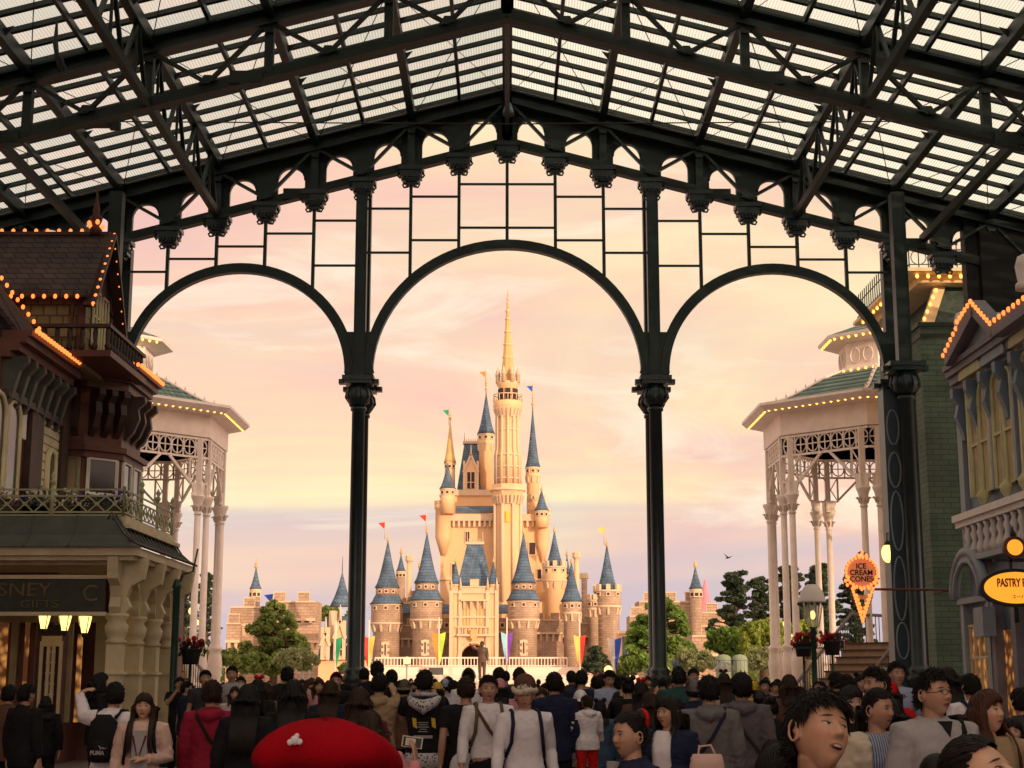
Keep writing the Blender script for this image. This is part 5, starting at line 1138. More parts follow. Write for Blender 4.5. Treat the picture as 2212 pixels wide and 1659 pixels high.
def tree(px,Y,pt,pb,wpx,kind,label,m,cat='tree',n=9000,name='tree',grp=None,seed=1,trunk=True,size=.16):
    rnd=random.Random(seed); p=at(px,pb,Y); zt_=at(px,pt,Y).z; z0=max(p.z,.3); x=p.x; w_=wpx*pxw(Y)/2; H=zt_-z0
    t=thing(name,label,cat,(x,Y,0),grp); pts=[]; br=MB()
    if kind=='cypress':
        for k in range(90):
            f_=(k+.5)/90; r=w_*(1-f_)**.55*(.55+.45*rnd.random()); a=rnd.uniform(0,2*PI); c=(x+r*math.cos(a),Y+r*math.sin(a)*.8,z0+H*f_*.96); pts.append((*c,w_*.17*(1.1-f_*.6))); br.tube([(x,Y,max(0,c[2]-H*.06)),c],[.07,.02],4)
        for k in range(10): pts.append((x+rnd.uniform(-.2,.2)*w_,Y,z0+H*k/10,w_*.3*(1-k/12)))
    elif kind=='round':
        for k in range(80):
            d=Vector((rnd.gauss(0,1),rnd.gauss(0,1),rnd.gauss(0,1))).normalized(); r=.80*rnd.random()**.35; c=(x+d.x*w_*r,Y+d.y*w_*.9*r,z0+H/2+d.z*H/2*r); pts.append((*c,min(w_,H)*rnd.uniform(.10,.20))); 
            if k%3==0: br.tube([(x,Y,z0+H*.1),((x+c[0])/2,(Y+c[1])/2,(z0+H*.15+c[2])/2),c],[.16,.09,.03],5)
    elif kind=='pine':
        for k in range(110):
            f_=(k+.5)/110; r=w_*(1.15-.8*f_)*rnd.uniform(.1,1); a=rnd.uniform(0,2*PI); c=(x+r*math.cos(a),Y+r*math.sin(a),z0+H*f_*.95); pts.append((*c,w_*rnd.uniform(.12,.22))); br.tube([(x,Y,max(0,c[2]-.3)),c],[.09,.03],4)
    me=foliage(pts,int(n*1.5) if kind=='pine' else n,size*(.75 if kind=='pine' else 1),seed,{'pine':.6,'cypress':.45,'round':.1}[kind]); me.materials.append(M[m])
    if trunk:
        b=MB(); top=z0+H*(.92 if kind!='round' else .6); b.tube([(x,Y,0),(x+.08,Y,z0+H*.3),(x-.05,Y,z0+H*.6),(x,Y,top)],[.28,.22,.14,.04],8); b.v+=[] ; o=len(b.v); b.f+=[tuple(i+o for i in q) for q in br.f]; b.v+=br.v; b.sm+=br.sm; b.build('trunk','trunk',t)
    inst(me,'crown' if trunk else 'foliage',(0,0,0),t); return t
tree(590,100,1293,1445,165,'cypress','layered green cypress tree in front of the left rampart','leaf_green',n=16000,seed=3,size=.17)
tree(640,92,1398,1452,110,'round','pale grey-green shrub at the foot of the cypress','leaf_pale','shrub',8000,'shrub',seed=4,size=.11,trunk=False)
tree(545,96,1405,1460,90,'round','dull green bush left of the cypress foot','leaf_green','shrub',6000,'shrub',seed=5,size=.12,trunk=False)
tree(475,88,1395,1450,120,'round','dark bush behind the left gazebo columns','leaf_green','shrub',5000,'shrub',seed=6,size=.12,trunk=False)
tree(440,115,1232,1400,75,'pine','tall thin pine seen through the left gazebo columns','leaf_pine',n=6500,seed=7)
tree(395,120,1255,1420,70,'pine','dark pine at the far left behind the gazebo stairs','leaf_pine',n=6000,seed=8)
tree(708,165,1305,1345,60,'round','dark green tree top behind the cottage','leaf_green',n=5000,seed=9)
tree(760,170,1315,1350,40,'round','small tree top behind the left iron column','leaf_green',n=3000,seed=19)
tree(1432,98,1283,1440,185,'cypress','large bright green tree behind the right iron column','leaf_bright',n=20000,seed=10,size=.17)
tree(1500,92,1400,1455,120,'round','pale flowering shrub at the foot of the bright green tree','leaf_pale','shrub',8000,'shrub',seed=11,size=.10,trunk=False)
tree(1590,112,1228,1400,112,'pine','tall dark pine left of the right gazebo','leaf_pine',n=19000,seed=12)
tree(1645,118,1240,1400,100,'pine','slim dark pine between the tall pine and the gazebo columns','leaf_pine',n=11000,seed=13)
tree(1712,112,1216,1400,110,'pine','dark pine seen between the left pair of right gazebo columns','leaf_pine',n=16000,seed=14)
tree(1775,108,1212,1400,115,'pine','dark pine behind the middle of the right gazebo','leaf_pine',n=16000,seed=15)
tree(1850,112,1235,1400,100,'pine','dark pine behind the ice cream sign','leaf_pine',n=13000,seed=16)
tree(1575,100,1342,1440,110,'round','leafy light green tree below the tall dark pine','leaf_bright',n=9000,seed=17,size=.13)
tree(1650,96,1322,1440,120,'round','yellow-green tree beside the right gazebo columns','leaf_yellow',n=11000,seed=18,size=.13)
tree(1740,98,1330,1440,110,'round','yellow-green tree behind the right staircase rail','leaf_yellow',n=8000,seed=20,size=.13)
tree(1650,88,1395,1455,100,'round','pale shrub beside the gazebo column bases','leaf_pale','shrub',6000,'shrub',seed=21,size=.1,trunk=False)
tree(1287,118,1395,1450,70,'pine','dark low pine at the right end of the stage','leaf_pine',n=6000,seed=22)
tree(1350,105,1425,1462,80,'round','low green bush under the white and blue banner','leaf_green','shrub',5000,'shrub',seed=23,size=.12,trunk=False)
tree(1420,90,1425,1465,70,'round','green bush just left of the right iron column','leaf_bright','shrub',4000,'shrub',seed=24,size=.12,trunk=False)
tree(755,100,1430,1460,60,'round','bright little bush left of the left iron column','leaf_bright','shrub',3500,'shrub',seed=25,size=.12,trunk=False)
tree(850,130,1448,1470,160,'round','low hedge along the left foot of the stage','leaf_green','hedge',5000,'hedge',seed=26,size=.12,trunk=False)
# far woods closing the horizon
me=foliage([(random.uniform(-90,90),random.uniform(235,260),random.uniform(0,4.5),random.uniform(2,4)) for i in range(200)],26000,.4,99); me.materials.append(M['leaf_green']); o=inst(me,'far_woods',(0,0,0)); tag(o,'distant green woods along the horizon','woods'); o['kind']='stuff'
# trellis domes
for px,l in ((1563,'left one of the two pale green domed kiosks beyond the crowd'),(1598,'right one of the two pale green domed kiosks beyond the crowd')):
    a=at(px,1425,75); t=thing('kiosk',l,'kiosk',(a.x,75,0),'pale green domed kiosks'); b=MB(); r_=.36; b.lathe((a.x,75,0),[(r_,0),(r_,a.z),(r_*.97,a.z+.12),(r_*.6,a.z+.22),(.0001,a.z+.26)],12); b.build('body','topiary',t)
    b=MB()
    for k in range(12): an=k*PI/6; b.tube([(a.x+r_*math.cos(an),75+r_*math.sin(an),1),(a.x+r_*math.cos(an),75+r_*math.sin(an),a.z)],.015,4)
    b.tube([(a.x+r_*1.02*math.cos(t_),75+r_*1.02*math.sin(t_),a.z) for t_ in [2*PI*i/16 for i in range(17)]],.03,5,False); b.build('ribs','blue_pale',t)
# bird
p=at(1572,1205,90); b=MB(); b.tube([p+Vector((-.16,0,-.02)),p,p+Vector((.16,0,.03))],[.01,.06,.02],6); b.prism([p+Vector((-.05,0,.02)),p+Vector((.08,0,.02)),p+Vector((-.2,.25,.28))],(0,.01,.01)); b.prism([p+Vector((-.05,0,.0)),p+Vector((.08,0,.0)),p+Vector((.28,-.25,.1))],(0,.01,.01)); tag(b.build('bird','cloth_wire'),'small dark bird flying in the sky right of the right iron column','bird')
# ============================================================ PEOPLE
CL={'black':(.010,.010,.012),'navy':(.012,.016,.040),'white':(.62,.59,.62),'grey':(.13,.12,.125),'light_grey':(.30,.29,.30),'crimson':(.22,.012,.03),'pink':(.50,.22,.24),'pale_pink':(.55,.38,.33),'tan':(.28,.20,.12),'denim':(.05,.09,.16),'olive':(.10,.09,.05),'brown':(.09,.045,.03),'light_blue':(.28,.33,.46),'orange':(.65,.16,.03),'teal':(.02,.06,.06),'burgundy':(.10,.012,.03),'cream':(.48,.42,.33),'red':(.42,.010,.012),'yellow':(.55,.36,.03),'purple_grey':(.10,.085,.10),'charcoal':(.035,.035,.038),'skin_bag':(.3,.2,.15)}
for k,v in CL.items(): mat('c_'+k,v,.85,.07,7,bump=.15,bscale=60,spec=.15)
mat('red_felt',(.28,.003,.010),.95,.12,10,bump=.35,bscale=300,spec=.05)
mat('h_black',(.007,.0055,.005),.55,.4,20,spec=.22); mat('h_brown',(.024,.011,.006),.55,.4,20,spec=.22); mat('h_red',(.050,.018,.010),.55,.4,20,spec=.22)
mat('shoe',(.02,.02,.02),.5); mat('screen_case',(.02,.02,.022),.3); mat('case_cream',(.55,.50,.40),.4)
def stripes(n,c1,c2,sc_,direction='X'):
    m,nt,b=newmat(n); L=nt.links; tc=N(nt,'ShaderNodeTexCoord'); w_=N(nt,'ShaderNodeTexWave'); w_.bands_direction=direction; w_.inputs['Scale'].default_value=sc_; w_.inputs['Distortion'].default_value=.6; L.new(tc.outputs['Object'],w_.inputs[0])
    cr=N(nt,'ShaderNodeValToRGB'); e=cr.color_ramp.elements; e[0].color=(*c1,1); e[1].color=(*c2,1); e[0].position=.4;e[1].position=.6; L.new(w_.outputs['Fac'],cr.inputs[0]); L.new(cr.outputs[0],b.inputs['Base Color']); b.inputs['Roughness'].default_value=.85; M[n]=m
stripes('c_blue_stripe',(.07,.10,.20),(.30,.34,.42),22)
def blotch(n,c1,c2,sc_):
    m,nt,b=newmat(n); L=nt.links; tc=N(nt,'ShaderNodeTexCoord'); w_=N(nt,'ShaderNodeTexVoronoi'); w_.inputs['Scale'].default_value=sc_; L.new(tc.outputs['Object'],w_.inputs['Vector'])
    cr=N(nt,'ShaderNodeValToRGB'); e=cr.color_ramp.elements; e[0].color=(*c1,1); e[1].color=(*c2,1); e[0].position=.25;e[1].position=.38; L.new(w_.outputs['Distance'],cr.inputs[0]); L.new(cr.outputs[0],b.inputs['Base Color']); b.inputs['Roughness'].default_value=.85; M[n]=m
blotch('c_pattern',(.03,.03,.05),(.42,.40,.42),28); blotch('c_floral',(.35,.22,.22),(.50,.42,.42),22)
def skinmat(n,col,gaze=(0,0),mouth=0,rx=.014,rz=.0055):
    m,nt,b=newmat(n); L=nt.links; at_=N(nt,'ShaderNodeAttribute'); at_.attribute_name='hp'; sp=N(nt,'ShaderNodeSeparateXYZ'); L.new(at_.outputs['Vector'],sp.inputs[0])
    def mth(op,a,c=None):
        x=N(nt,'ShaderNodeMath',operation=op)
        for i,v in enumerate((a,c)):
            if v is None: continue
            if isinstance(v,(int,float)): x.inputs[i].default_value=v
            else: L.new(v,x.inputs[i])
        return x.outputs[0]
    X,Y_,Z_=sp.outputs; ax=mth('ABSOLUTE',X); front=mth('LESS_THAN',Y_,-.03)
    def ell(xx,x0,z0,rx_,rz_,soft=.25,tilt=0):
        u=mth('DIVIDE',mth('SUBTRACT',xx,x0),rx_); zz=Z_ if not tilt else mth('ADD',Z_,mth('MULTIPLY',mth('SUBTRACT',xx,x0),tilt)); v=mth('DIVIDE',mth('SUBTRACT',zz,z0),rz_)
        d=mth('ADD',mth('POWER',mth('ABSOLUTE',u),2.0),mth('POWER',mth('ABSOLUTE',v),2.0)); mr=N(nt,'ShaderNodeMapRange'); L.new(d,mr.inputs[0]); mr.inputs[1].default_value=1-soft; mr.inputs[2].default_value=1+soft; mr.inputs[3].default_value=1; mr.inputs[4].default_value=0
        return mth('MULTIPLY',mr.outputs[0],front)
    nz=N(nt,'ShaderNodeTexNoise'); nz.inputs['Scale'].default_value=25; L.new(at_.outputs['Vector'],nz.inputs['Vector'])
    cr=N(nt,'ShaderNodeValToRGB'); e=cr.color_ramp.elements; e[0].color=(*[c*.82 for c in col],1); e[1].color=(*[min(1,c*1.12) for c in col],1); L.new(nz.outputs['Fac'],cr.inputs[0]); cur=cr.outputs[0]
    def over(mask,c):
        nonlocal cur
        x=N(nt,'ShaderNodeMix',data_type='RGBA'); L.new(mask,x.inputs[0]); L.new(cur,x.inputs[6]); x.inputs[7].default_value=(*c,1); cur=x.outputs[2]
    over(mth('MULTIPLY',ell(ax,.045,-.030,.022,.018,.8),.35),(col[0]*1.05,col[1]*.72,col[2]*.68))
    over(ell(X,0,-.061,.024,.0095,.3),(.27,.075,.06))
    if mouth: over(ell(X,.003,-.062,.019,.0075,.2),(.03,.008,.008)); over(ell(X,.003,-.0585,.015,.0032,.2),(.55,.50,.43))
    else: over(ell(X,0,-.0605,.022,.0012,.5),(.08,.02,.02))
    over(ell(ax,.031,.027,.019,.0036,.6,.12),(.018,.012,.010))
    over(ell(ax,.031,.0062,rx*1.12,rz*1.25,.3,-.08),(.02,.012,.01)); over(ell(ax,.031,.0040,rx,rz,.2,-.08),(.42,.38,.34))
    over(mth('MULTIPLY',ell(mth('SUBTRACT',X,gaze[0]),.031,.0042+gaze[1],.0058,.0060,.15),ell(ax,.031,.0040,rx,rz,.2,-.08)),(.012,.007,.005)); over(mth('MULTIPLY',ell(mth('SUBTRACT',X,gaze[0]),-.031,.0042+gaze[1],.0058,.0060,.15),ell(ax,.031,.0040,rx,rz,.2,-.08)),(.012,.007,.005))
    L.new(cur,b.inputs['Base Color']); b.inputs['Roughness'].default_value=.5; b.inputs['Specular IOR Level'].default_value=.35
    n2=N(nt,'ShaderNodeTexNoise'); n2.inputs['Scale'].default_value=220; L.new(at_.outputs['Vector'],n2.inputs['Vector']); bp=N(nt,'ShaderNodeBump'); bp.inputs['Strength'].default_value=.12; bp.inputs['Distance'].default_value=.002; L.new(n2.outputs['Fac'],bp.inputs['Height']); L.new(bp.outputs[0],b.inputs['Normal'])
    b.inputs['Subsurface Weight'].default_value=.0
    M[n]=m
skinmat('skin',(.42,.245,.165)); skinmat('skin_man',(.47,.27,.175),(.005,.002),1,.0140,.0040); skinmat('skin_woman',(.50,.30,.20),(.004,.001),0,.014,.005)
HC=Vector((0,-.012,1.592))   # head centre, eye height
def g_(x,s): return math.exp(-(x/s)**2)
def sstep(a,b,x): t=max(0,min(1,(x-a)/(b-a))); return t*t*(3-2*t)
def headmesh(mb,H,n=96,m=72,fem=False):
    o=len(mb.v); V=[]
    for i in range(m+1):
        th=PI*i/m
        for j in range(n):
            ph=2*PI*j/n; dx,dy,dz=math.sin(th)*math.sin(ph),-math.sin(th)*math.cos(ph),math.cos(th)
            x,y,z=.075*dx,.094*dy,.118*dz
            if dz<0:
                k=-dz; x*=1-(.40 if fem else .32)*k**2.2
                if dy>0: y*=1-.45*k
                else: y-=.006*k
            else: y*=1+.05*dz*(1 if dy>0 else .2)
            if dy<0:
                w=sstep(0,-.35,dy); d=0; ax=abs(x)
                x_,z_=x,z
                y=y*(1-.10*w*sstep(.75,.2,abs(dx)))   # flatten face
                prof=sstep(.020,-.026,z_)*(1-sstep(-.028,-.040,z_)) ; d+=(.023 if not fem else .019)*g_(x_,.0105+.003*prof)*prof
                d+=.007*g_(ax-.0125,.007)*g_(z_+.030,.008)
                d-=.0085*g_(ax-.031,.017)*g_(z_-.003,.013); d+=.0045*g_(ax-.031,.011)*g_(z_-.001,.0065)
                d+=.0035*g_(ax-.028,.022)*g_(z_-.026,.009); d+=.0055*g_(x_,.021)*g_(z_+.0545,.0045); d+=.0062*g_(x_,.018)*g_(z_+.0665,.0055); d-=.003*g_(x_,.022)*g_(z_+.0605,.0022)
                d-=.003*g_(x_,.012)*g_(z_+.077,.006); d+=.0075*g_(x_,.022)*g_(z_+.098,.016); d+=.005*g_(ax-.040,.020)*g_(z_+.022,.022); d+=.004*g_(x_,.030)*g_(z_-.06,.03)
                y-=d*w
            V.append(H@Vector((x,y,z)))
    F_=[(i*n+j,i*n+(j+1)%n,(i+1)*n+(j+1)%n,(i+1)*n+j) for i in range(m) for j in range(n)]
    mb.add(V,F_,True)
    for s in (-1,1):   # ears: rim and bowl
        c=Vector((s*.077,.008,-.006)); mb.tube([H@(c+Vector((s*.010*(1+.3*math.cos(t)),.017*math.cos(t)+.004,.031*math.sin(t)))) for t in [2*PI*k/14 for k in range(15)]],.0048,6,False)
        mb.tube([H@(c+Vector((-s*.004,-.004,.018))),H@(c+Vector((s*.003,0,0))),H@(c+Vector((-s*.002,-.006,-.024)))],[.010,.012,.008],6)
def hand(mb,w,d,nrm,curl=.35,r=.0085,thumb_side=1):
    w=Vector(w);d=Vector(d).normalized();nrm=Vector(nrm); nrm=(nrm-d*nrm.dot(d)).normalized(); s=d.cross(nrm).normalized()*thumb_side
    Ls=[.070,.078,.072,.056]
    for i in range(4):
        off=s*(.029-.0185*i); kn=w+d*(.082-.004*abs(i-1))+off; mb.tube([w+off*.55,w+d*.04+off*.9,kn],[.014,.0135,.0115],7)
        p=kn; a=curl*(.6+.12*i); L_=Ls[i]; pts=[p]; 
        for k,fr in enumerate((.45,.32,.23)):
            aa=a*(k+1); dd=(d*math.cos(aa)+nrm*math.sin(aa)+off*.5); dd.normalize(); p=p+dd*L_*fr; pts.append(p)
        mb.tube(pts,[r*1.15,r*1.05,r*.95,r*.75],7)
    t0=w+d*.022+s*.022; mb.tube([t0,t0+d*.030+s*.024+nrm*.008,t0+d*.055+s*.030+nrm*.020,t0+d*.074+s*.024+nrm*.026],[.015,.0125,.0105,.008],7)
POSE={
 'stand':((( .225,.03,1.13),( .245,-.02,.875),(0,-.1,-1),(-1,0,0)),((-.225,.03,1.13),(-.245,-.02,.875),(0,-.1,-1),(1,0,0))),
 'photo':((( .235,-.17,1.24),( .085,-.33,1.49),(-.35,-.15,1),(-.5,-.6,0)),((-.235,-.17,1.24),(-.085,-.33,1.49),(.35,-.15,1),(.5,-.6,0))),
 'phone':((( .225,-.02,1.13),( .075,-.27,1.20),(-.5,-.5,.5),(-.2,.2,1)),((-.225,-.02,1.13),(-.075,-.27,1.20),(.5,-.5,.5),(.2,.2,1))),
 'walk':((( .235,.10,1.14),( .265,.02,.90),(0,-.3,-1),(-1,0,0)),((-.235,-.05,1.13),(-.26,-.16,.90),(0,-.4,-1),(1,0,0))),
 'cross':((( .225,.02,1.13),( .06,-.21,1.13),(-1,-.1,.1),(0,.3,-1)),((-.225,.03,1.13),(-.245,-.02,.875),(0,-.1,-1),(1,0,0))),
 'carry':((( .235,-.04,1.14),( .03,-.27,1.10),(-1,-.1,.1),(0,0,1)),((-.235,-.04,1.14),(-.03,-.28,1.18),(1,-.1,.1),(0,0,1))),
 'reach':((( .30,-.05,1.40),( .40,-.14,1.62),(-.7,-.1,.3),(0,-.3,-1)),((-.225,.03,1.13),(-.245,-.02,.875),(0,-.1,-1),(1,0,0))),
 'phone_side':((( .225,.03,1.13),( .245,-.02,.875),(0,-.1,-1),(-1,0,0)),((-.27,-.08,1.16),(-.31,-.17,1.38),(.1,-.1,1),(1,-.3,0))),
}
def torso(mb,g,fem=False,top=True,hem=.86):
    sw=.93 if fem else 1.0
    rows=[(hem,.155+ (.012 if fem else 0),.110),(.95,.165,.115),(1.08,.140 if not fem else .125,.098),(1.20,.158*sw,.108),(1.30,.175*sw,.118 if not fem else .124),(1.38,.172*sw,.108),(1.425,.135*sw,.090),(1.455,.085,.075)]
    pts=[(0,0,z) for z,_,_ in rows]; n=20; V=[]
    for z,rx,ry in rows:
        for k in range(n):
            a=2*PI*k/n; c,s=math.cos(a),math.sin(a); e=.85; V.append(((rx+g)*math.copysign(abs(c)**e,c),(ry+g)*math.copysign(abs(s)**e,s)-(.004 if z>1.2 else 0),z))
    f=[(i*n+k,i*n+(k+1)%n,(i+1)*n+(k+1)%n,(i+1)*n+k) for i in range(len(rows)-1) for k in range(n)]; mb.add(V,f+[tuple(range(n))[::-1],tuple(range(len(V)-n,len(V)))],True)
def voxmesh(mb,name,vs,smooth=2,fold=0,seed=0,matn=None):
    me=mb.mesh(name); o=bpy.data.objects.new(name,me); COL.objects.link(o); md=o.modifiers.new('r','REMESH'); md.mode='VOXEL'; md.voxel_size=vs; md.use_smooth_shade=True
    sm=o.modifiers.new('s','SMOOTH'); sm.iterations=smooth; sm.factor=.5
    bpy.context.view_layer.update(); me2=bpy.data.meshes.new_from_object(o.evaluated_get(bpy.context.evaluated_depsgraph_get())); bpy.data.objects.remove(o); bpy.data.meshes.remove(me); me2.name=name
    if fold:
        nv=len(me2.vertices); co=np.empty(nv*3); me2.vertices.foreach_get('co',co); co=co.reshape(-1,3); no=np.empty(nv*3); me2.vertex_normals.foreach_get('vector',no); no=no.reshape(-1,3)
        d=np.array([noise.noise(Vector((p[0]*9+seed,p[1]*9,p[2]*5)))+.6*(1-abs(noise.noise(Vector((p[0]*14+seed*2,p[1]*14+p[2]*10,p[2]*16)))*3)) for p in co]); co+=no*(d*fold)[:,None]; me2.vertices.foreach_set('co',co.ravel())
    me2.polygons.foreach_set('use_smooth',[True]*len(me2.polygons)); me2.materials.clear()
    if matn: me2.materials.append(M[matn])
    return me2
def Hmat(yaw=0,pitch=0,roll=0): return Matrix.Translation(HC)@Matrix.Rotation(R(yaw),4,'Z')@Matrix.Rotation(R(-pitch),4,'X')@Matrix.Rotation(R(roll),4,'Y')@Matrix.Translation((0,-.0,0))
def shoulders(fem): return .170 if fem else .185
CACHE={}
def body_mesh(pose,fem,head=(0,0,0),vs=.009):
    k=('b',pose,fem,head,vs)
    if k in CACHE: return CACHE[k]
    mb=MB(); H=Hmat(*head); torso(mb,0,fem); headmesh(mb,H,fem=fem)
    nb=Vector((0,.012,1.44)); nh=H@Vector((0,.022,-.07)); mb.tube([nb,(nb+nh)/2,nh,H@Vector((0,.02,-.02))],[.066 if not fem else .058,.056 if not fem else .050,.054 if not fem else .047,.045],14)
    for s,(el,wr,hd,hn) in zip((1,-1),POSE[pose]):
        S=(s*shoulders(fem),0,1.395); f_=.9 if fem else 1
        mb.tube([(s*.09,0,1.40),S,Vector(S).lerp(Vector(el),.5),el,Vector(el).lerp(Vector(wr),.35),wr],[.06*f_,.056*f_,.047*f_,.037*f_,.039*f_,.025*f_],12); hand(mb,wr,hd,hn,thumb_side=1 if s>0 else -1)
        mb.tube([(s*.085,0,.92),(s*.095,-.01,.70),(s*.09,-.012,.50),(s*.09,.012,.34),(s*.09,.015,.10)],[.092,.078,.055,.056,.036],12); mb.tube([(s*.09,.03,.05),(s*.092,-.06,.04),(s*.095,-.15,.028)],[.038,.036,.025],8)
    me=voxmesh(mb,'body',vs,2 if vs>.005 else 1); Hi=H.inverted(); nv=len(me.vertices); co=np.empty(nv*3); me.vertices.foreach_get('co',co); co=co.reshape(-1,3); hm=np.array(Hi); hp=co@hm[:3,:3].T+hm[:3,3]; hp[hp[:,2]<-.14]=(9,9,9); at_=me.attributes.new('hp','FLOAT_VECTOR','POINT'); at_.data.foreach_set('vector',hp.ravel()); CACHE[k]=me; me.materials.append(M['skin']); return me
def top_mesh(pose,fem,kind,vs=.012,seed=0):
    k=('t',pose,fem,kind,vs,seed)
    if k in CACHE: return CACHE[k]
    g=.028 if kind in('jacket','hoodie','loose') else .016; mb=MB(); torso(mb,g,fem,hem={'shirt':.97,'tee':.86,'short':.9}.get(kind,.80))
    for s,(el,wr,_,_) in zip((1,-1),POSE[pose]):
        S=Vector((s*shoulders(fem),0,1.395)); el=Vector(el);wr=Vector(wr)
        if kind in('tee','short'): mb.tube([(s*.09,0,1.395),S,S.lerp(el,.6)],[.07,.068+g*.3,.062+g*.5],14)
        else: mb.tube([(s*.09,0,1.395),S,S.lerp(el,.5),el,el.lerp(wr,.4),el.lerp(wr,.93)],[.066,.060+g*.5,.052+g*.7,.044+g*.7,.044+g*.6,.032+g*.5],14)
    if kind in('jacket','hoodie'): mb.tube([(.075*math.cos(t),.01+.07*math.sin(t),1.462+.012*math.sin(t)) for t in [2*PI*i/14 for i in range(15)]],.018,7,False)
    if kind=='hoodie':
        mb.tube([(-.10,.06,1.44),(-.07,.115,1.42),(0,.14,1.40),(.07,.115,1.42),(.10,.06,1.44)],[.025,.045,.055,.045,.025],10)
    if kind=='shirt':
        mb.tube([(.07*math.cos(t),.01+.066*math.sin(t),1.458+.012*math.sin(t)) for t in [2*PI*i/14 for i in range(15)]],.014,6,False)
        for s in (-1,1): mb.prism([(s*.01,-.085,1.462),(s*.065,-.065,1.468),(s*.060,-.125,1.405),(s*.035,-.13,1.40)],(0,.015,0))
    me=voxmesh(mb,'top',vs,2,.008 if kind in('jacket','hoodie') else .005,seed); me.materials.append(M['c_white']); CACHE[k]=me; return me
def bottom_mesh(kind,fem):
    k=('p',kind,fem)
    if k in CACHE: return CACHE[k]
    mb=MB()
    if kind=='skirt': mb.lathe((0,0,0),[(.24,.48),(.225,.60),(.19,.80),(.16,.93),(.13,1.0)],24,sy=.75)
    else:
        mb.lathe((0,0,0),[(.17,.80),(.178,.90),(.165,.97),(.15,1.0)],20,sy=.72)
        for s in (-1,1): mb.tube([(s*.085,0,.93),(s*.097,-.01,.70),(s*.095,-.012,.50),(s*.092,.012,.30),(s*.092,.015,.06)],[.098,.092,.072,.068,.060],14)
    me=voxmesh(mb,'trousers' if kind!='skirt' else 'skirt',.016,2,.008); me.materials.append(M['c_black']); CACHE[k]=me; return me
def shoe_mesh():
    if 'shoe' in CACHE: return CACHE['shoe']
    mb=MB()
    for s in (-1,1): mb.tube([(s*.092,.05,.045),(s*.093,-.05,.045),(s*.096,-.16,.032),(s*.096,-.20,.028)],[.048,.050,.040,.022],10); mb.box(s*.094-.045,s*.094+.045,-.2,.08,.0,.02)
    me=mb.mesh('shoes','shoe'); CACHE['shoe']=me; return me
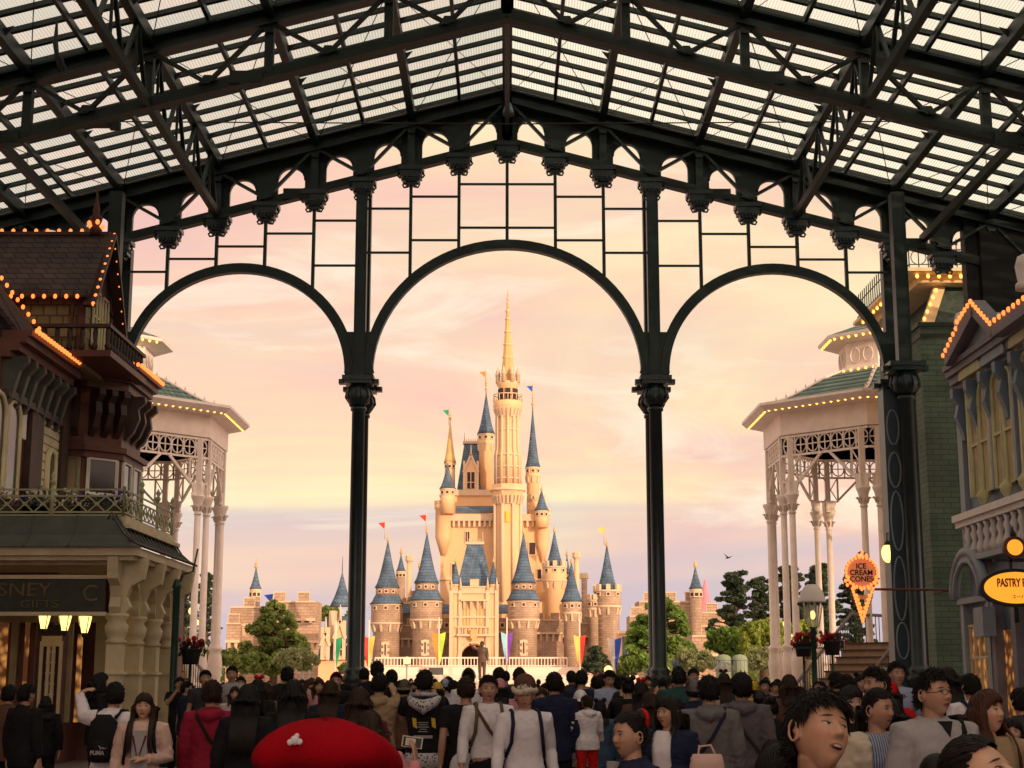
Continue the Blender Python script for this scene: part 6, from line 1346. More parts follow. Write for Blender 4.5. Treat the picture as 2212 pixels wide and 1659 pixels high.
def hair_mesh(style,head=(0,0,0),seed=1,dens=1.0,fem=False):
    k=('h',style,head,seed,dens)
    if k in CACHE: return CACHE[k]
    H=Hmat(*head); H3=H.to_3x3(); rnd=random.Random(seed); A=Vector((.078,.098,.120)); mb=MB()
    def hairline(d):   # is this direction covered by hair
        fr=-d.y; side=abs(d.x)
        if style=='bald_front': lim=.72 if fr>.3 else (.05 if fr>-.3 else -.45)
        elif fr>.55: lim=.60-.12*side
        elif fr>.05: lim=.60-(.55-fr)*1.15
        elif fr>-.3: lim=-.12
        else: lim=-.55
        return d.z>lim
    n,m=44,30; o=[]
    sc_=1.05 if style not in('bun','pony','bald_front') else 1.05
    V=[];ok=[]
    for i in range(m+1):
        for j in range(n):
            th=PI*i/m; ph=2*PI*j/n; d=Vector((math.sin(th)*math.sin(ph),-math.sin(th)*math.cos(ph),math.cos(th))); ok.append(hairline(d)); w=1+.02*noise.noise(d*5+Vector((seed,0,0))); V.append(H@Vector((d.x*A.x*sc_*w,d.y*A.y*sc_*w,d.z*A.z*sc_*w*(1.0 if d.z>0 else .95))))
    f=[q for i in range(m) for j in range(n) for q in [(i*n+j,i*n+(j+1)%n,(i+1)*n+(j+1)%n,(i+1)*n+j)] if all(ok[t] for t in q)]
    mb.add(V,f,True)
    N_=int({'short':900,'messy':1000,'bald_front':600,'bob':900,'long':900,'bun':600,'pony':600,'bangs':800}.get(style,400)*dens)
    thick=1/math.sqrt(dens)
    for _ in range(N_):
        while True:
            d=Vector((rnd.gauss(0,1),rnd.gauss(0,1),rnd.gauss(0,1))).normalized()
            if hairline(d) and not (style in('messy','short') and abs(d.x)>.72 and d.z<.30 and d.y<.35): break
        p=H@Vector((d.x*A.x*1.03,d.y*A.y*1.03,d.z*A.z*1.03)); out=(H3@d).normalized(); crown=H3@Vector((0,.35,.94)); tang=out-crown*out.dot(crown)
        if tang.length<.05: tang=Vector((rnd.gauss(0,1),rnd.gauss(0,1),0))
        tang=(tang-out*tang.dot(out)).normalized()
        if style in('short','bald_front'): L_=rnd.uniform(.025,.045); lift=.30; seg=3; g=.30; r0=.0055
        elif style=='messy': L_=rnd.uniform(.030,.055); lift=rnd.uniform(.10,.45); seg=5; g=.55; r0=.0052
        elif style in('bun','pony'): L_=rnd.uniform(.06,.10); lift=.04; seg=4; g=.0; r0=.0055; tang=((H@Vector((0,.095,.03)))-p).normalized(); tang=(tang-out*tang.dot(out)).normalized()
        elif style=='bob': L_=.20+.10*max(0,d.z)+rnd.uniform(-.02,.02); lift=.10; seg=8; g=.9; r0=.0062
        else: L_=.42+.10*max(0,d.z)+rnd.uniform(-.07,.05); lift=.08; seg=11; g=.9; r0=.0062
        front=d.y<-.35 and d.z>.3
        if style in('bob','long','bangs') and front:
            if abs(d.x)<.5 and rnd.random()<.75: L_=.050; tang=H3@Vector((d.x*.5+.15,-.6,-.5)); lift=.12; seg=4; g=.6
            else: tang=H3@Vector((math.copysign(1,d.x),-.15,-.2))
        if style in('messy','short') and front: tang=H3@Vector((rnd.uniform(-.2,1.0),-.6,-.1)); L_*=.95; lift=.25
        wob=Vector((rnd.gauss(0,1),rnd.gauss(0,1),rnd.gauss(0,1)))*(.28 if style in('short','messy') else .10); v=(tang+out*lift+wob).normalized(); pts=[p]; st=L_/seg
        for k_ in range(seg):
            v=(v+Vector((0,0,-g))*.55*(1 if k_>0 or style in('short','messy') else .4)+wob*.05).normalized(); p=p+v*st
            q=H.inverted()@p; e=Vector((q.x/A.x,q.y/A.y,q.z/A.z)); l=e.length; mn=(1.05+.06*rnd.random()) if q.z>0 else 1.03+.03*rnd.random()
            if q.z<-.03: q.x=max(-.112,min(.112,q.x)); q.y=min(q.y,.130)
            if style not in('messy','short') and q.z>0 and l>mn+.02: e*=(mn+.02)/l; q=Vector((e.x*A.x,e.y*A.y,e.z*A.z))
            if l<mn and q.z>-.10: e*=mn/l; q=Vector((e.x*A.x,e.y*A.y,e.z*A.z)); 
            if style in('long','bob','bangs') and q.y<-.025 and q.z<.05 and q.z>-.25: q.x=math.copysign(max(abs(q.x),.074),q.x if abs(q.x)>.001 else wob.x); q.y=max(q.y,-.045+.02*rnd.random())
            p=H@q
            if p.z<1.50:
                b_=Vector((p.x/.24,p.y/.17,(p.z-1.27)/.25)); 
                if b_.length<1.0: yy=.208*math.sqrt(max(0,1-b_.x**2-b_.z**2)); p=Vector((p.x,yy+.004 if p.y>-.02 else -yy-.004,p.z))
            pts.append(p)
        mb.tube(pts,[r0*thick*(1-.8*(i/seg)**2) for i in range(seg+1)],4,False)
    if style=='bun': mb.sphere(H@Vector((0,.085,.095)),.048,10,8)
    if style=='pony':
        for _ in range(60): 
            a=rnd.uniform(0,2*PI); q=H@Vector((0,.105,.02)); mb.tube([q,q+Vector((.02*math.cos(a),.04,.0)),q+Vector((.03*math.cos(a),.05+.01*math.sin(a),-.12)),q+Vector((.03*math.cos(a)*rnd.random(),.04,-.27))],[.008,.012,.010,.002],4,False)
    me=mb.mesh('hair','h_black'); CACHE[k]=me; return me
def put(me,name,p,m,sub=None):
    o=bpy.data.objects.new(name,me); COL.objects.link(o); o.parent=p
    if m: o.material_slots[0].link='OBJECT'; o.material_slots[0].material=M[m]
    return o
def wear(p,H,hat,m,m2=None):
    """hats are clothing: children of the person"""
    A=(.086,.107,.128); b=MB(); name='hat'
    def el(z0=-.1,k=1.06,ex=0,n=24,m_=10):
        V=[];
        for i in range(m_+1):
            th=math.acos(1-(1-z0)*i/m_); 
            for j in range(n): ph=2*PI*j/n; V.append(H@Vector((A[0]*k*math.sin(th)*math.sin(ph),-A[1]*k*math.sin(th)*math.cos(ph),A[2]*k*math.cos(th)+ex)))
        b.add(V,[(i*n+j,i*n+(j+1)%n,(i+1)*n+(j+1)%n,(i+1)*n+j) for i in range(m_) for j in range(n)],True)
    if hat in('cap','bucket','beanie','novelty'):
        el(.15 if hat!='beanie' else -.05,1.08)
        if hat=='cap': b.prism([H@Vector((.07*math.cos(t),-.095-.06*math.sin(t),.035)) for t in [PI*i/8 for i in range(9)]],H.to_3x3()@Vector((0,0,.008)))
        if hat=='bucket': 
            V=[H@Vector((r*math.sin(t),-r*1.2*math.cos(t),z)) for r,z in ((.09,.03),(.125,-.01)) for t in [2*PI*i/20 for i in range(20)]]; b.add(V,[(i,(i+1)%20,(i+1)%20+20,i+20) for i in range(20)])
        if hat=='novelty': b.tube([H@Vector((.095*math.sin(t),-.115*math.cos(t),.045+.01*math.sin(3*t))) for t in [2*PI*i/20 for i in range(21)]],.024,8,False)
    if hat=='bow':
        name='bow'
        for s in (-1,1): b.tube([H@Vector((0,-.03,.135)),H@Vector((s*.03,-.03,.155)),H@Vector((s*.06,-.03,.150))],[.012,.030,.022],8)
        b.sphere(H@Vector((0,-.03,.137)),.016,8,6)
    if hat=='band':
        name='headband'; b.tube([H@Vector((.092*math.cos(t),-.03,.134*math.sin(t))) for t in [PI*i/14 for i in range(15)]],.012,6)
    if hat=='pompom':
        name='headband'; rnd=random.Random(3)
        for i in range(60): d=Vector((rnd.gauss(0,1),rnd.gauss(0,1),rnd.gauss(0,1))).normalized(); c=H@Vector((.03,-.03,.165)); b.tube([c,c+d*.055],[.012,.004],4)
    if hat=='buns':
        name='hair_buns'
        for s in (-1,1): b.sphere(H@Vector((s*.060,.02,.125)),.036,10,8)
    o=b.build(name,m,None); o.parent=p; return o
PEOPLE=[]
GRP='visitors in the crowd on the plaza'
SKG={}
def person(px,ptop,Y,rot,label,sex='m',pose='stand',hair='short',hc='h_black',top='tee',tc='c_black',bottom='trousers',bc='c_black',hat=None,hatc='c_red',head=(0,0,0),vs=None,seed=0,dens=1.0,skin='skin',tvs=.012,child=False,ht=None):
    Y=Y if (Y<5 or Y>=24 or ht) else (Y*1.3 if Y<18 else max(23.4,Y*1.1)); a=at(px,ptop,Y); fem=sex=='f'; H_=ht or a.z; 
    if not child and (H_>1.92 or H_<1.42): print('WARN height',px,ptop,Y,round(H_,2))
    s=H_/1.745; p=thing('person',label,'person' if not child else 'child',(a.x,Y,0),GRP,R(rot)); p.scale=(s,s,s)
    face=abs(((rot+head[0]+180)%360)-180)<100
    vs=vs or (.0065 if face and Y<20 else .0095)
    put(body_mesh(pose,fem,head,vs),'body',p,skin); put(hair_mesh(hair,head,1+seed%3,dens,fem),'hair',p,hc); put(top_mesh(pose,fem,top,tvs,seed%2),'top' if top not in('jacket','hoodie') else 'jacket',p,tc); put(bottom_mesh(bottom,fem),bottom,p,bc); put(shoe_mesh(),'shoes',p,None)
    if hat: wear(p,Hmat(*head),hat,hatc)
    PEOPLE.append((px,ptop,Y)); return p
def local(p,v): return Matrix.LocRotScale(p.location,p.rotation_euler,p.scale)@Vector(v)
def attach_thing(p,name,label,cat,builds,grp=None):
    t=thing(name,label,cat,p.location,grp,p.rotation_euler.z); t.scale=p.scale
    for nm,b,m in builds: o=b.build(nm,m,None); o.parent=t
    return t
def backpack(p,m,label):
    b=MB(); b.lathe((0,.205,1.0),[(.10,.0),(.135,.04),(.145,.2),(.13,.36),(.06,.43)],14,sy=.62); s=MB()
    for x in (-1,1): s.tube([(x*.09,.16,1.40),(x*.11,.07,1.465),(x*.115,-.06,1.455),(x*.12,-.155,1.36),(x*.135,-.15,1.20),(x*.165,-.02,1.08),(x*.12,.12,1.05)],.016,6)
    q=MB(); q.lathe((0,.275,1.03),[(.07,0),(.085,.03),(.085,.14),(.06,.17)],12,sy=.5)
    return attach_thing(p,'backpack',label,'backpack',[('pack',b,m),('strap',s,m),('pocket',q,m)],'backpacks worn in the crowd')
def shoulderbag(p,m,label,side=1,back=False):
    s=MB(); z=lambda x:x; yb=.165 if back else -.165
    s.tube([(side*-.13,0,1.46),(side*-.11,yb*.75,1.40),(0,yb,1.22),(side*.13,yb*.9,1.05),(side*.20,yb*.3,.96)],.016,6); s.tube([(side*-.13,0,1.46),(side*-.11,-yb*.75,1.38),(0,-yb*.95,1.22),(side*.15,-yb*.85,1.02),(side*.20,-yb*.3,.96)],.014,6)
    b=MB(); b.tube([(side*.22,-.08,.92),(side*.24,.0,.90),(side*.22,.10,.92)],[.07,.09,.07],10); return attach_thing(p,'shoulder_bag',label,'bag',[('pouch',b,m),('strap',s,m)],'shoulder bags in the crowd')
def phone(p,label,pos=(0,-.40,1.60),m='screen_case',sz=(.15,.012,.075)):
    b=MB(); b.cbox(pos,*sz); b2=MB(); b2.cbox(Vector(pos)+Vector((0,.008 ,0)),sz[0]*.93,.004,sz[2]*.9); return attach_thing(p,'phone',label,'phone',[('case',b,m),('screen',b2,'case_cream')],'phones held up in the crowd')
P_=person
# ---- left side
P_(20,1475,14,180,'person with black hair and brown jacket seen from behind at the far left edge',tc='c_brown',top='jacket')
P_(58,1472,13,150,'man in black suit standing beside the man in brown at far left',tc='c_black',top='jacket',seed=1)
P_(100,1500,16,200,'person in black coat half hidden behind the man in black suit',sex='f',hair='bob',tc='c_black',top='jacket')
P_(216,1448,16,120,'woman with long black hair in the shade before the porch posts','f',hair='long',top='jacket',tc='c_black')
p=P_(248,1468,10.8,172,'man in loose white hooded shirt with one arm raised, wearing a black backpack',pose='reach',top='hoodie',tc='c_white',head=(20,0,0))
bp=backpack(p,'c_black','black backpack with white cat logo on the man in loose white shirt')
lt=text('PUMA',.050,(0,0,0),(0,0,0),'c_light_grey',None,name='lettering',bold=.002,ext=.002); lt.parent=bp; lt.location=(0,.338,1.09); lt.rotation_euler=(PI/2,0,PI)
b=MB(); b.tube([(-.075,.33,1.125),(-.055,.333,1.135),(-.03,.334,1.128),(-.018,.334,1.15),(-.008,.333,1.155)],[.003,.006,.008,.005,.002],5); b.tube([(-.075,.33,1.125),(-.085,.33,1.14)],[.002,.0025],4); b.tube([(-.055,.333,1.135),(-.06,.333,1.118)],[.003,.002],4); b.tube([(-.03,.334,1.128),(-.022,.334,1.112)],[.004,.002],4); o=b.build('emblem','c_light_grey',None); o.parent=bp
p=P_(313,1490,10.2,4,'young woman with long dark hair and pale pink satin jacket facing the camera','f','cross',hair='bangs' if False else 'long',hc='h_brown',top='jacket',tc='c_pale_pink',bc='c_denim',vs=.006,dens=1.6,skin='skin_woman')
b=MB(); b.prism([(-.07,-.165,1.38),(.07,-.165,1.38),(.085,-.175,.95),(-.085,-.175,.95)],(0,.02,0)); o=b.build('undershirt','c_light_grey',None); o.parent=p
b=MB(); b.tube([(-.09,-.05,1.47),(-.06,-.17,1.32),(-.01,-.19,1.12),(.05,-.17,1.32),(.09,-.05,1.47)],.009,5,False); o=b.build('lanyard','c_burgundy',None); o.parent=p
backpack(p,'c_black','black backpack straps over the pale pink satin jacket')
P_(444,1444,25,20,'man with dark grey top standing before the left stairs','m',tc='c_charcoal')
p=P_(459,1464,10.6,183,'person in crimson hooded jacket with short hair seen from behind',hair='bob' if False else 'short',hc='h_brown',top='hoodie',tc='c_crimson',seed=2)
shoulderbag(p,'c_black','large black sling bag across the back of the crimson jacket',side=-1,back=True)
P_(502,1435,26,5,'man in pale grey open jacket facing the camera left of the cypress',top='jacket',tc='c_light_grey')
P_(508,1479,20,10,'small woman in white top below the man in pale grey jacket','f',hair='bob',hc='h_brown',tc='c_floral')
P_(403,1469,26,100,'boy in navy sailor uniform standing before the left stairs',child=True,top='jacket',tc='c_navy')
P_(414,1480,27,190,'child in dark clothes beside the boy in sailor uniform',child=True,tc='c_charcoal')
P_(557,1462,15,170,'woman with big red bow in her dark hair left of centre','f',hair='bob',top='loose',tc='c_black',hat='bow',hatc='c_red')
P_(537,1470,9.6,178,'woman with very long black hair and black coat seen from behind','f',hair='long',top='jacket',tc='c_black',dens=1.4)
P_(575,1470,17,190,'woman in olive yellow scarf beside the woman with the red bow','f',hair='bob',hc='h_brown',tc='c_olive',top='jacket')
P_(621,1436,19,185,'tall man in black jacket just left of the left iron column crowd',top='jacket',tc='c_black',pose='photo')
P_(634,1461,9.8,182,'woman with long black hair and wide black coat behind the red beret','f',hair='long',top='jacket',tc='c_black',seed=1)
P_(600,1475,22,180,'man in black cap among the crowd left of the iron column',hat='cap',hatc='c_black',tc='c_charcoal')
P_(714,1464,13,176,'woman with long wavy brown hair and navy top left of the iron column','f',hair='long',hc='h_brown',top='loose',tc='c_navy')
P_(690,1462,24,10,'woman in pink blouse facing the camera left of the iron column','f',hair='bob',tc='c_pink',hc='h_brown')
P_(668,1463,27,60,'woman in cream top in profile left of the woman in pink blouse','f',hair='long',hc='h_red',tc='c_cream')
P_(727,1449,24,5,'man with red headband facing the camera beside the left iron column',tc='c_black',hat='band',hatc='c_red')
P_(745,1473,26,180,'man in teal shirt beside the foot of the left iron column',tc='c_teal')
P_(777,1477,9.5,184,'woman with long brown-black hair directly below the left iron column','f',hair='long',hc='h_brown',top='loose',tc='c_burgundy')
P_(787,1440,30,178,'man with short hair right beside the left iron column, far off',tc='c_charcoal')
P_(815,1424,19,183,'tall man in dark shirt standing right of the left iron column',tc='c_black')
P_(820,1450,13.5,170,'man in tan coat with white hood seen from behind',top='hoodie',tc='c_tan',pose='photo')
P_(846,1443,24,186,'man with short black hair between the tan coat and the bucket hat',tc='c_purple_grey')
P_(873,1464,16,182,'person in olive bucket hat seen from behind',hat='bucket',hatc='c_olive',tc='c_brown',top='jacket',pose='photo')
p=P_(917,1442,12.6,180,'man in black shirt with patterned hood raising a phone with both arms',pose='photo',top='tee',tc='c_black',bc='c_charcoal',seed=1)
b=MB(); b.tube([(-.15,.02,1.44),(-.11,.13,1.40),(0,.185,1.35),(.11,.13,1.40),(.15,.02,1.44)],[.03,.05,.075,.05,.03],10); b.tube([(-.12,-.03,1.47),(0,.09,1.48),(.12,-.03,1.47)],.025,8); o=b.build('hood','c_pattern',None); o.parent=p
b=MB(); b.lathe((0,0,.74),[(.19,0),(.20,.10),(.185,.16)],20,sy=.75); o=b.build('shirt_tail','c_pattern',None); o.parent=p
b=MB()
for i,w_ in enumerate((.11,.09,.12,.07,.10)): b.cbox((0,.152,1.20-i*.022),w_,.004,.008)
b.cbox((0,.152,1.06),.19,.004,.03); o=b.build('back_print','c_light_grey',None); o.parent=p
b=MB()
for x in (-.10,.09): b.prism([(x-.02,.152,1.24),(x+.02,.152,1.25),(x+.01,.152,1.16),(x-.03,.152,1.14)],(0,.003,0))
o=b.build('back_print','c_yellow',None); o.parent=p
phone(p,'black phone held high by the man with patterned hood',pos=(-.10,-.40,1.71))
P_(945,1470,22,175,'girl in white top and yellow hat beyond the man raising his phone','f',hair='bob',tc='c_white',hat='cap',hatc='c_yellow',pose='photo')
P_(962,1463,26,182,'person in blue and white shirt with light blue hat left of the statue',tc='c_light_blue',hat='beanie',hatc='c_light_blue')
P_(980,1467,24,182,'person in white shirt and dark backpack left of the statue',tc='c_white')
P_(990,1471,30,180,'person in violet top at the foot of the stage',tc='c_navy',hat='band',hatc='c_purple_grey')
p=P_(1007,1457,11.6,182,'man in black t-shirt with round white print seen from behind',tc='c_black',hair='short',hc='h_brown',seed=2)
b=MB(); b.tube([(.075*math.cos(t)-.02,.150,1.20+.085*math.sin(t)) for t in [2*PI*i/20 for i in range(18)]],.010,5,False); b.cbox((-.02,.150,1.20),.20,.006,.015); b.cbox((-.02,.15,1.06),.12,.004,.02); o=b.build('back_print','c_light_grey',None); o.parent=p
P_(1012,1440,17,178,'woman with white feathery headband seen from behind below the statue','f',hair='bun',top='loose',tc='c_white',hat='band',hatc='c_white')
p=P_(1055,1453,11.2,6,'man in white shirt without hat walking toward the camera',pose='walk',top='shirt',tc='c_white',vs=.006,bc='c_black'); shoulderbag(p,'c_brown','brown bag strap over the white shirt of the hatless man',side=1)
backpack(p,'c_olive','olive backpack straps on the hatless man in white shirt')
p=P_(1133,1462,10.0,8,'man in white shirt wearing a brown and cream novelty hat with thick rim',pose='walk',top='shirt',tc='c_white',hat='novelty',hatc='c_cream',vs=.006,bc='c_black',head=(-12,-8,0),seed=1)
b=MB(); H=Hmat(-12,-8,0); V=[]
b.sphere(H@Vector((0,.02,.085)),.098,14,10); o=b.build('hat_crown','c_brown',None); o.parent=p
backpack(p,'c_navy','navy backpack straps on the man in the novelty hat')
t=thing('shopping_bag','white plastic shopping bag held at the bottom of the frame by the hatless man','bag',at(1000,1655,15)); b=MB(); q=at(1003,1672,15); b.lathe(q,[(.10,-.12),(.15,0),(.13,.15),(.05,.26)],10,sy=.5); b.build('bag_body','c_white',t); b=MB(); b.tube([q+Vector((-.05,0,.24)),q+Vector((-.03,0,.33)),q+Vector((.03,0,.33)),q+Vector((.05,0,.24))],.008,5); b.build('handle','c_white',t)
P_(1168,1481,14,8,'woman in tan cardigan with brown bob beside the man in the novelty hat','f',hair='bob',hc='h_brown',top='jacket',tc='c_tan',bc='c_white')
P_(1142,1454,19,182,'woman with red-brown hair and white top behind the novelty hat','f',hair='long',hc='h_red',top='loose',tc='c_white')
P_(1080,1462,16,184,'woman in pink hat and pink top between the two white shirts','f',hair='bob',top='loose',tc='c_pink',hat='beanie',hatc='c_pink')
P_(1078,1438,20,178,'man in black jacket below the right side of the statue',top='jacket',tc='c_black')
P_(1092,1447,34,182,'man in grey shirt far off by the stage foot',tc='c_purple_grey')
P_(1122,1438,18,180,'man with upswept black hair and dark jacket right of the statue',top='jacket',tc='c_navy',hair='messy')
p=P_(1197,1447,13,182,'man in navy blazer seen from behind right of the novelty hat',top='jacket',tc='c_navy'); backpack(p,'c_denim','blue backpack on the man in navy blazer') if False else None
P_(1203,1455,24,170,'woman with long brown hair behind the man in navy blazer','f',hair='long',hc='h_brown',tc='c_brown')
P_(1234,1446,29,184,'man in dark suit farther off left of the pair near the stage',top='jacket',tc='c_charcoal')
p=P_(1256,1444,21,178,'man in navy sweater seen from behind in front of the stage end',top='loose',tc='c_navy')
p=P_(1254,1486,13.4,186,'woman in white cap carrying a toddler, seen from behind' if False else 'woman in white cap and grey cardigan carrying a toddler','f','carry',hair='bob',hc='h_brown',top='jacket',tc='c_floral',bottom='skirt',bc='c_black',hat='bucket',hatc='c_white')
def toddler(px,ptop,Y,rot,label):
    a=at(px,ptop,Y); s=.62; zt_=a.z; p=thing('person',label,'child',(a.x,Y,zt_-1.745*s),GRP,R(rot)); p.scale=(s*1.1,s*1.1,s)
    put(body_mesh('carry',True,(0,0,0),.0095),'body',p,'skin'); put(hair_mesh('short',(0,0,0),1,1.0),'hair',p,'h_brown'); put(top_mesh('carry',True,'hoodie',.012,0),'jacket',p,'c_white'); put(bottom_mesh('trousers',True),'trousers',p,'c_red'); put(shoe_mesh(),'shoes',p,None)
toddler(1268,1499,16.9,200,'toddler in white hooded jacket held by the woman in the white cap')
P_(1296,1508,14.5,182,'girl with hair in two buns and denim dress next to the toddler','f',hair='bob',top='loose',tc='c_denim',bottom='skirt',bc='c_denim',hat='buns',hatc='h_black',child=True)
P_(1316,1443,19,10,'young man in pale blue shirt looking down at his phone',pose='phone',top='shirt',tc='c_light_blue',head=(0,-22,0))
P_(1288,1457,23,184,'person in bright orange jacket near the stage end',top='jacket',tc='c_orange')
P_(1300,1452,26,182,'person in white top beside the orange jacket',tc='c_white',hc='h_brown')
P_(1357,1459,15,176,'woman with dark bun and round ear puffs right of the pale blue shirt','f',hair='bun',top='loose',tc='c_black',hat='buns',hatc='h_black',pose='photo')
P_(1338,1456,19,183,'man in floral shirt between the pale blue shirt and the woman with ear puffs',tc='c_pattern')
P_(1385,1468,14,178,'woman with red bow headband left of the right iron column','f',hair='bob',top='loose',tc='c_brown',hat='bow',hatc='c_red')
P_(1404,1490,11.5,186,'woman with short dark bob and brown top left of the right iron column','f',hair='bob',hc='h_brown',top='loose',tc='c_brown')
P_(1335,1490,16,180,'woman with very long straight hair in black left of centre right','f',hair='long',top='loose',tc='c_black')
p=P_(1466,1436,15.5,184,'person with fluffy blue pompom headband and teal jacket at the right column',hair='messy',top='jacket',tc='c_teal',hat='pompom',hatc='c_light_blue')
P_(1497,1441,26,8,'young man facing the camera right of the blue pompom',tc='c_charcoal')
P_(1498,1462,13,182,'person in grey knit beanie seen from behind',hat='beanie',hatc='c_grey',tc='c_navy',top='jacket')
P_(1462,1505,11.5,182,'person with dark hair and green shirt below the blue pompom',top='tee',tc='c_teal')
p=P_(1530,1453,9.8,178,'man in grey hooded jacket with navy sling seen from behind',top='hoodie',tc='c_grey',seed=1); shoulderbag(p,'c_navy','navy sling bag across the grey hooded jacket',side=1,back=True)
P_(1564,1449,19,186,'woman with burgundy bow headband right of the grey hooded jacket','f',hair='long',hc='h_brown',top='loose',tc='c_cream',hat='bow',hatc='c_burgundy',pose='photo')
t=thing('umbrella','clear plastic umbrella with white ribs above the crowd','umbrella',at(1566,1460,44)); q=at(1566,1437,44); b=MB(); b.lathe((q.x,44,q.z-.12),[(.30,-.05),(.25,.08),(.15,.16),(.01,.2)],16); b.build('canopy','clear_glass',t)
b=MB()
for k in range(8): a=k*PI/4; b.tube([(q.x+.30*math.cos(a),44+.30*math.sin(a),q.z-.17),(q.x+.15*math.cos(a),44+.15*math.sin(a),q.z+.045),(q.x,44,q.z+.085)],.008,4)
b.tube([(q.x+.30*math.cos(a),44+.30*math.sin(a),q.z-.17) for a in [2*PI*i/24 for i in range(25)]],.008,4,False); b.tube([(q.x,44,q.z+.08),(q.x,44,q.z-.5)],.01,5); b.build('ribs','c_white',t)
p=P_(1601,1447,10.6,176,'man in light grey hoodie and black cap seen from behind',top='hoodie',tc='c_purple_grey',hat='cap',hatc='c_black',head=(0,8,0),seed=2); shoulderbag(p,'c_charcoal','dark sling bag across the light grey hoodie',side=-1,back=True)
P_(1629,1468,19,178,'child in yellow fluffy hat in front of the gazebo base',child=True,hat='beanie',hatc='c_yellow',tc='c_yellow')
P_(1650,1465,26,10,'man in navy jacket facing the camera near the gazebo base',top='jacket',tc='c_navy')
P_(1704,1452,13.5,180,'woman with brown bob and brown top in front of the gazebo columns','f',hair='bob',hc='h_brown',top='loose',tc='c_brown')
P_(1664,1500,11.5,182,'short woman with dark bun and black jacket left of the laughing man','f',hair='bun',top='jacket',tc='c_black')
P_(1640,1488,15,178,'boy in white shirt and dark cap left of the laughing man',child=True,tc='c_white',hat='cap',hatc='c_charcoal')
P_(1805,1447,15,182,'man with black hair left of the street lamp behind the laughing man',tc='c_charcoal')
P_(1827,1452,14,176,'man with round black hair behind the laughing man to the right',tc='c_black')
P_(1858,1452,17,8,'woman with two hair buns and white blouse near the right stairs','f',hair='bob',tc='c_white',hat='buns',hatc='h_black')
P_(1835,1472,8.2,12,'woman with long dark hair and fringe beside the laughing man','f',hair='long',top='loose',tc='c_black')
P_(1893,1434,9.2,-70,'dark-haired man in profile wearing a pale top behind the woman in stripes',top='hoodie',tc='c_light_grey',head=(0,0,0))
p=P_(1893,1478,6.9,14,'woman in blue striped blouse and open white cardigan','f','stand',hair='pony',top='tee',tc='c_blue_stripe',bc='c_navy',head=(32,0,0),vs=.005,dens=1.6)
mb=MB(); torso(mb,.046,True,hem=.70); 
for s,(el,wr,_,_) in zip((1,-1),POSE['stand']): mb.tube([(s*.09,0,1.395),(s*.17,0,1.395),Vector((s*.17,0,1.395)).lerp(Vector(el),.5),el,Vector(el).lerp(Vector(wr),.9)],[.080,.084,.076,.066,.056],14)
cm=voxmesh(mb,'cardigan',.011,2,.009,3)
bm=bmesh.new(); bm.from_mesh(cm); bmesh.ops.delete(bm,geom=[v for v in bm.verts if v.co.y<0 and abs(v.co.x)<.115+.03*(1.4-v.co.z) and v.co.z<1.6],context='VERTS'); bm.to_mesh(cm); bm.free(); cm.materials.append(M['c_cream']); put(cm,'cardigan',p,'c_cream')
P_(1934,1424,13.5,12,'young man in blue-grey shirt beside the foot of the iron corner pier',top='shirt',tc='c_light_blue')
P_(1922,1466,12,170,'girl in red hat and red top near the iron corner pier','f',hair='bob',tc='c_red',top='tee',hat='beanie',hatc='c_red')
P_(1925,1500,8.2,178,'child with long black hair and red backpack before the iron pier','f',hair='long',tc='c_red')
p=P_(2012,1436,6.4,16,'man in glasses and light grey zip hoodie with black strap','m','stand',hair='short',top='hoodie',tc='c_light_grey',vs=.005,head=(18,6,0),dens=1.8,seed=1,bc='c_charcoal')
H=Hmat(18,6,0); b=MB()
for s in (-1,1): b.tube([H@Vector((s*.031+.021*math.cos(t),-.100,.002+.015*math.sin(t))) for t in [2*PI*i/16 for i in range(17)]],.0016,4,False); b.tube([H@Vector((s*.052,-.098,.004)),H@Vector((s*.078,-.01,.006))],.0016,4)
b.tube([H@Vector((-.010,-.102,.003)),H@Vector((.010,-.102,.003))],.0016,4); o=b.build('glasses','cloth_wire',None); o.parent=p
b=MB(); b.prism([(-.040,-.112,1.455),(.040,-.112,1.455),(0,-.150,1.375)],(0,.02,0)); o=b.build('undershirt','c_black',None); o.parent=p
b=MB(); b.tube([(.13,.06,1.465),(.125,-.04,1.475),(.10,-.12,1.40),(.0,-.165,1.26),(-.12,-.165,1.10),(-.20,-.10,.98)],.017,6); attach_thing(p,'shoulder_bag','black crossbody strap over the light grey zip hoodie','bag',[('strap',b,'c_black')],'shoulder bags in the crowd')
P_(2048,1437,13,178,'woman with long dark hair behind the man in glasses','f',hair='long',tc='c_cream',top='loose',hat='band',hatc='c_brown')
P_(2068,1452,15,182,'woman with brown hair between the man in glasses and the blue backpack','f',hair='long',hc='h_brown',tc='c_tan')
p=P_(2096,1450,11.5,186,'man in white shirt with blue backpack seen from behind',top='shirt',tc='c_white'); backpack(p,'c_navy','dark blue backpack on the man in white shirt at right')
P_(2127,1479,6.5,12,'woman with long red-brown hair and beige top looking up to the side','f','stand',hair='long',hc='h_red',top='loose',tc='c_tan',vs=.005,head=(28,8,0),dens=1.6,skin='skin_woman')
P_(2186,1545,9.0,-20,'small girl in pink at the right edge of the crowd','f',hair='bob',tc='c_pink',child=True)
P_(2205,1480,10,178,'person in charcoal jacket at the extreme right edge',top='jacket',tc='c_charcoal')
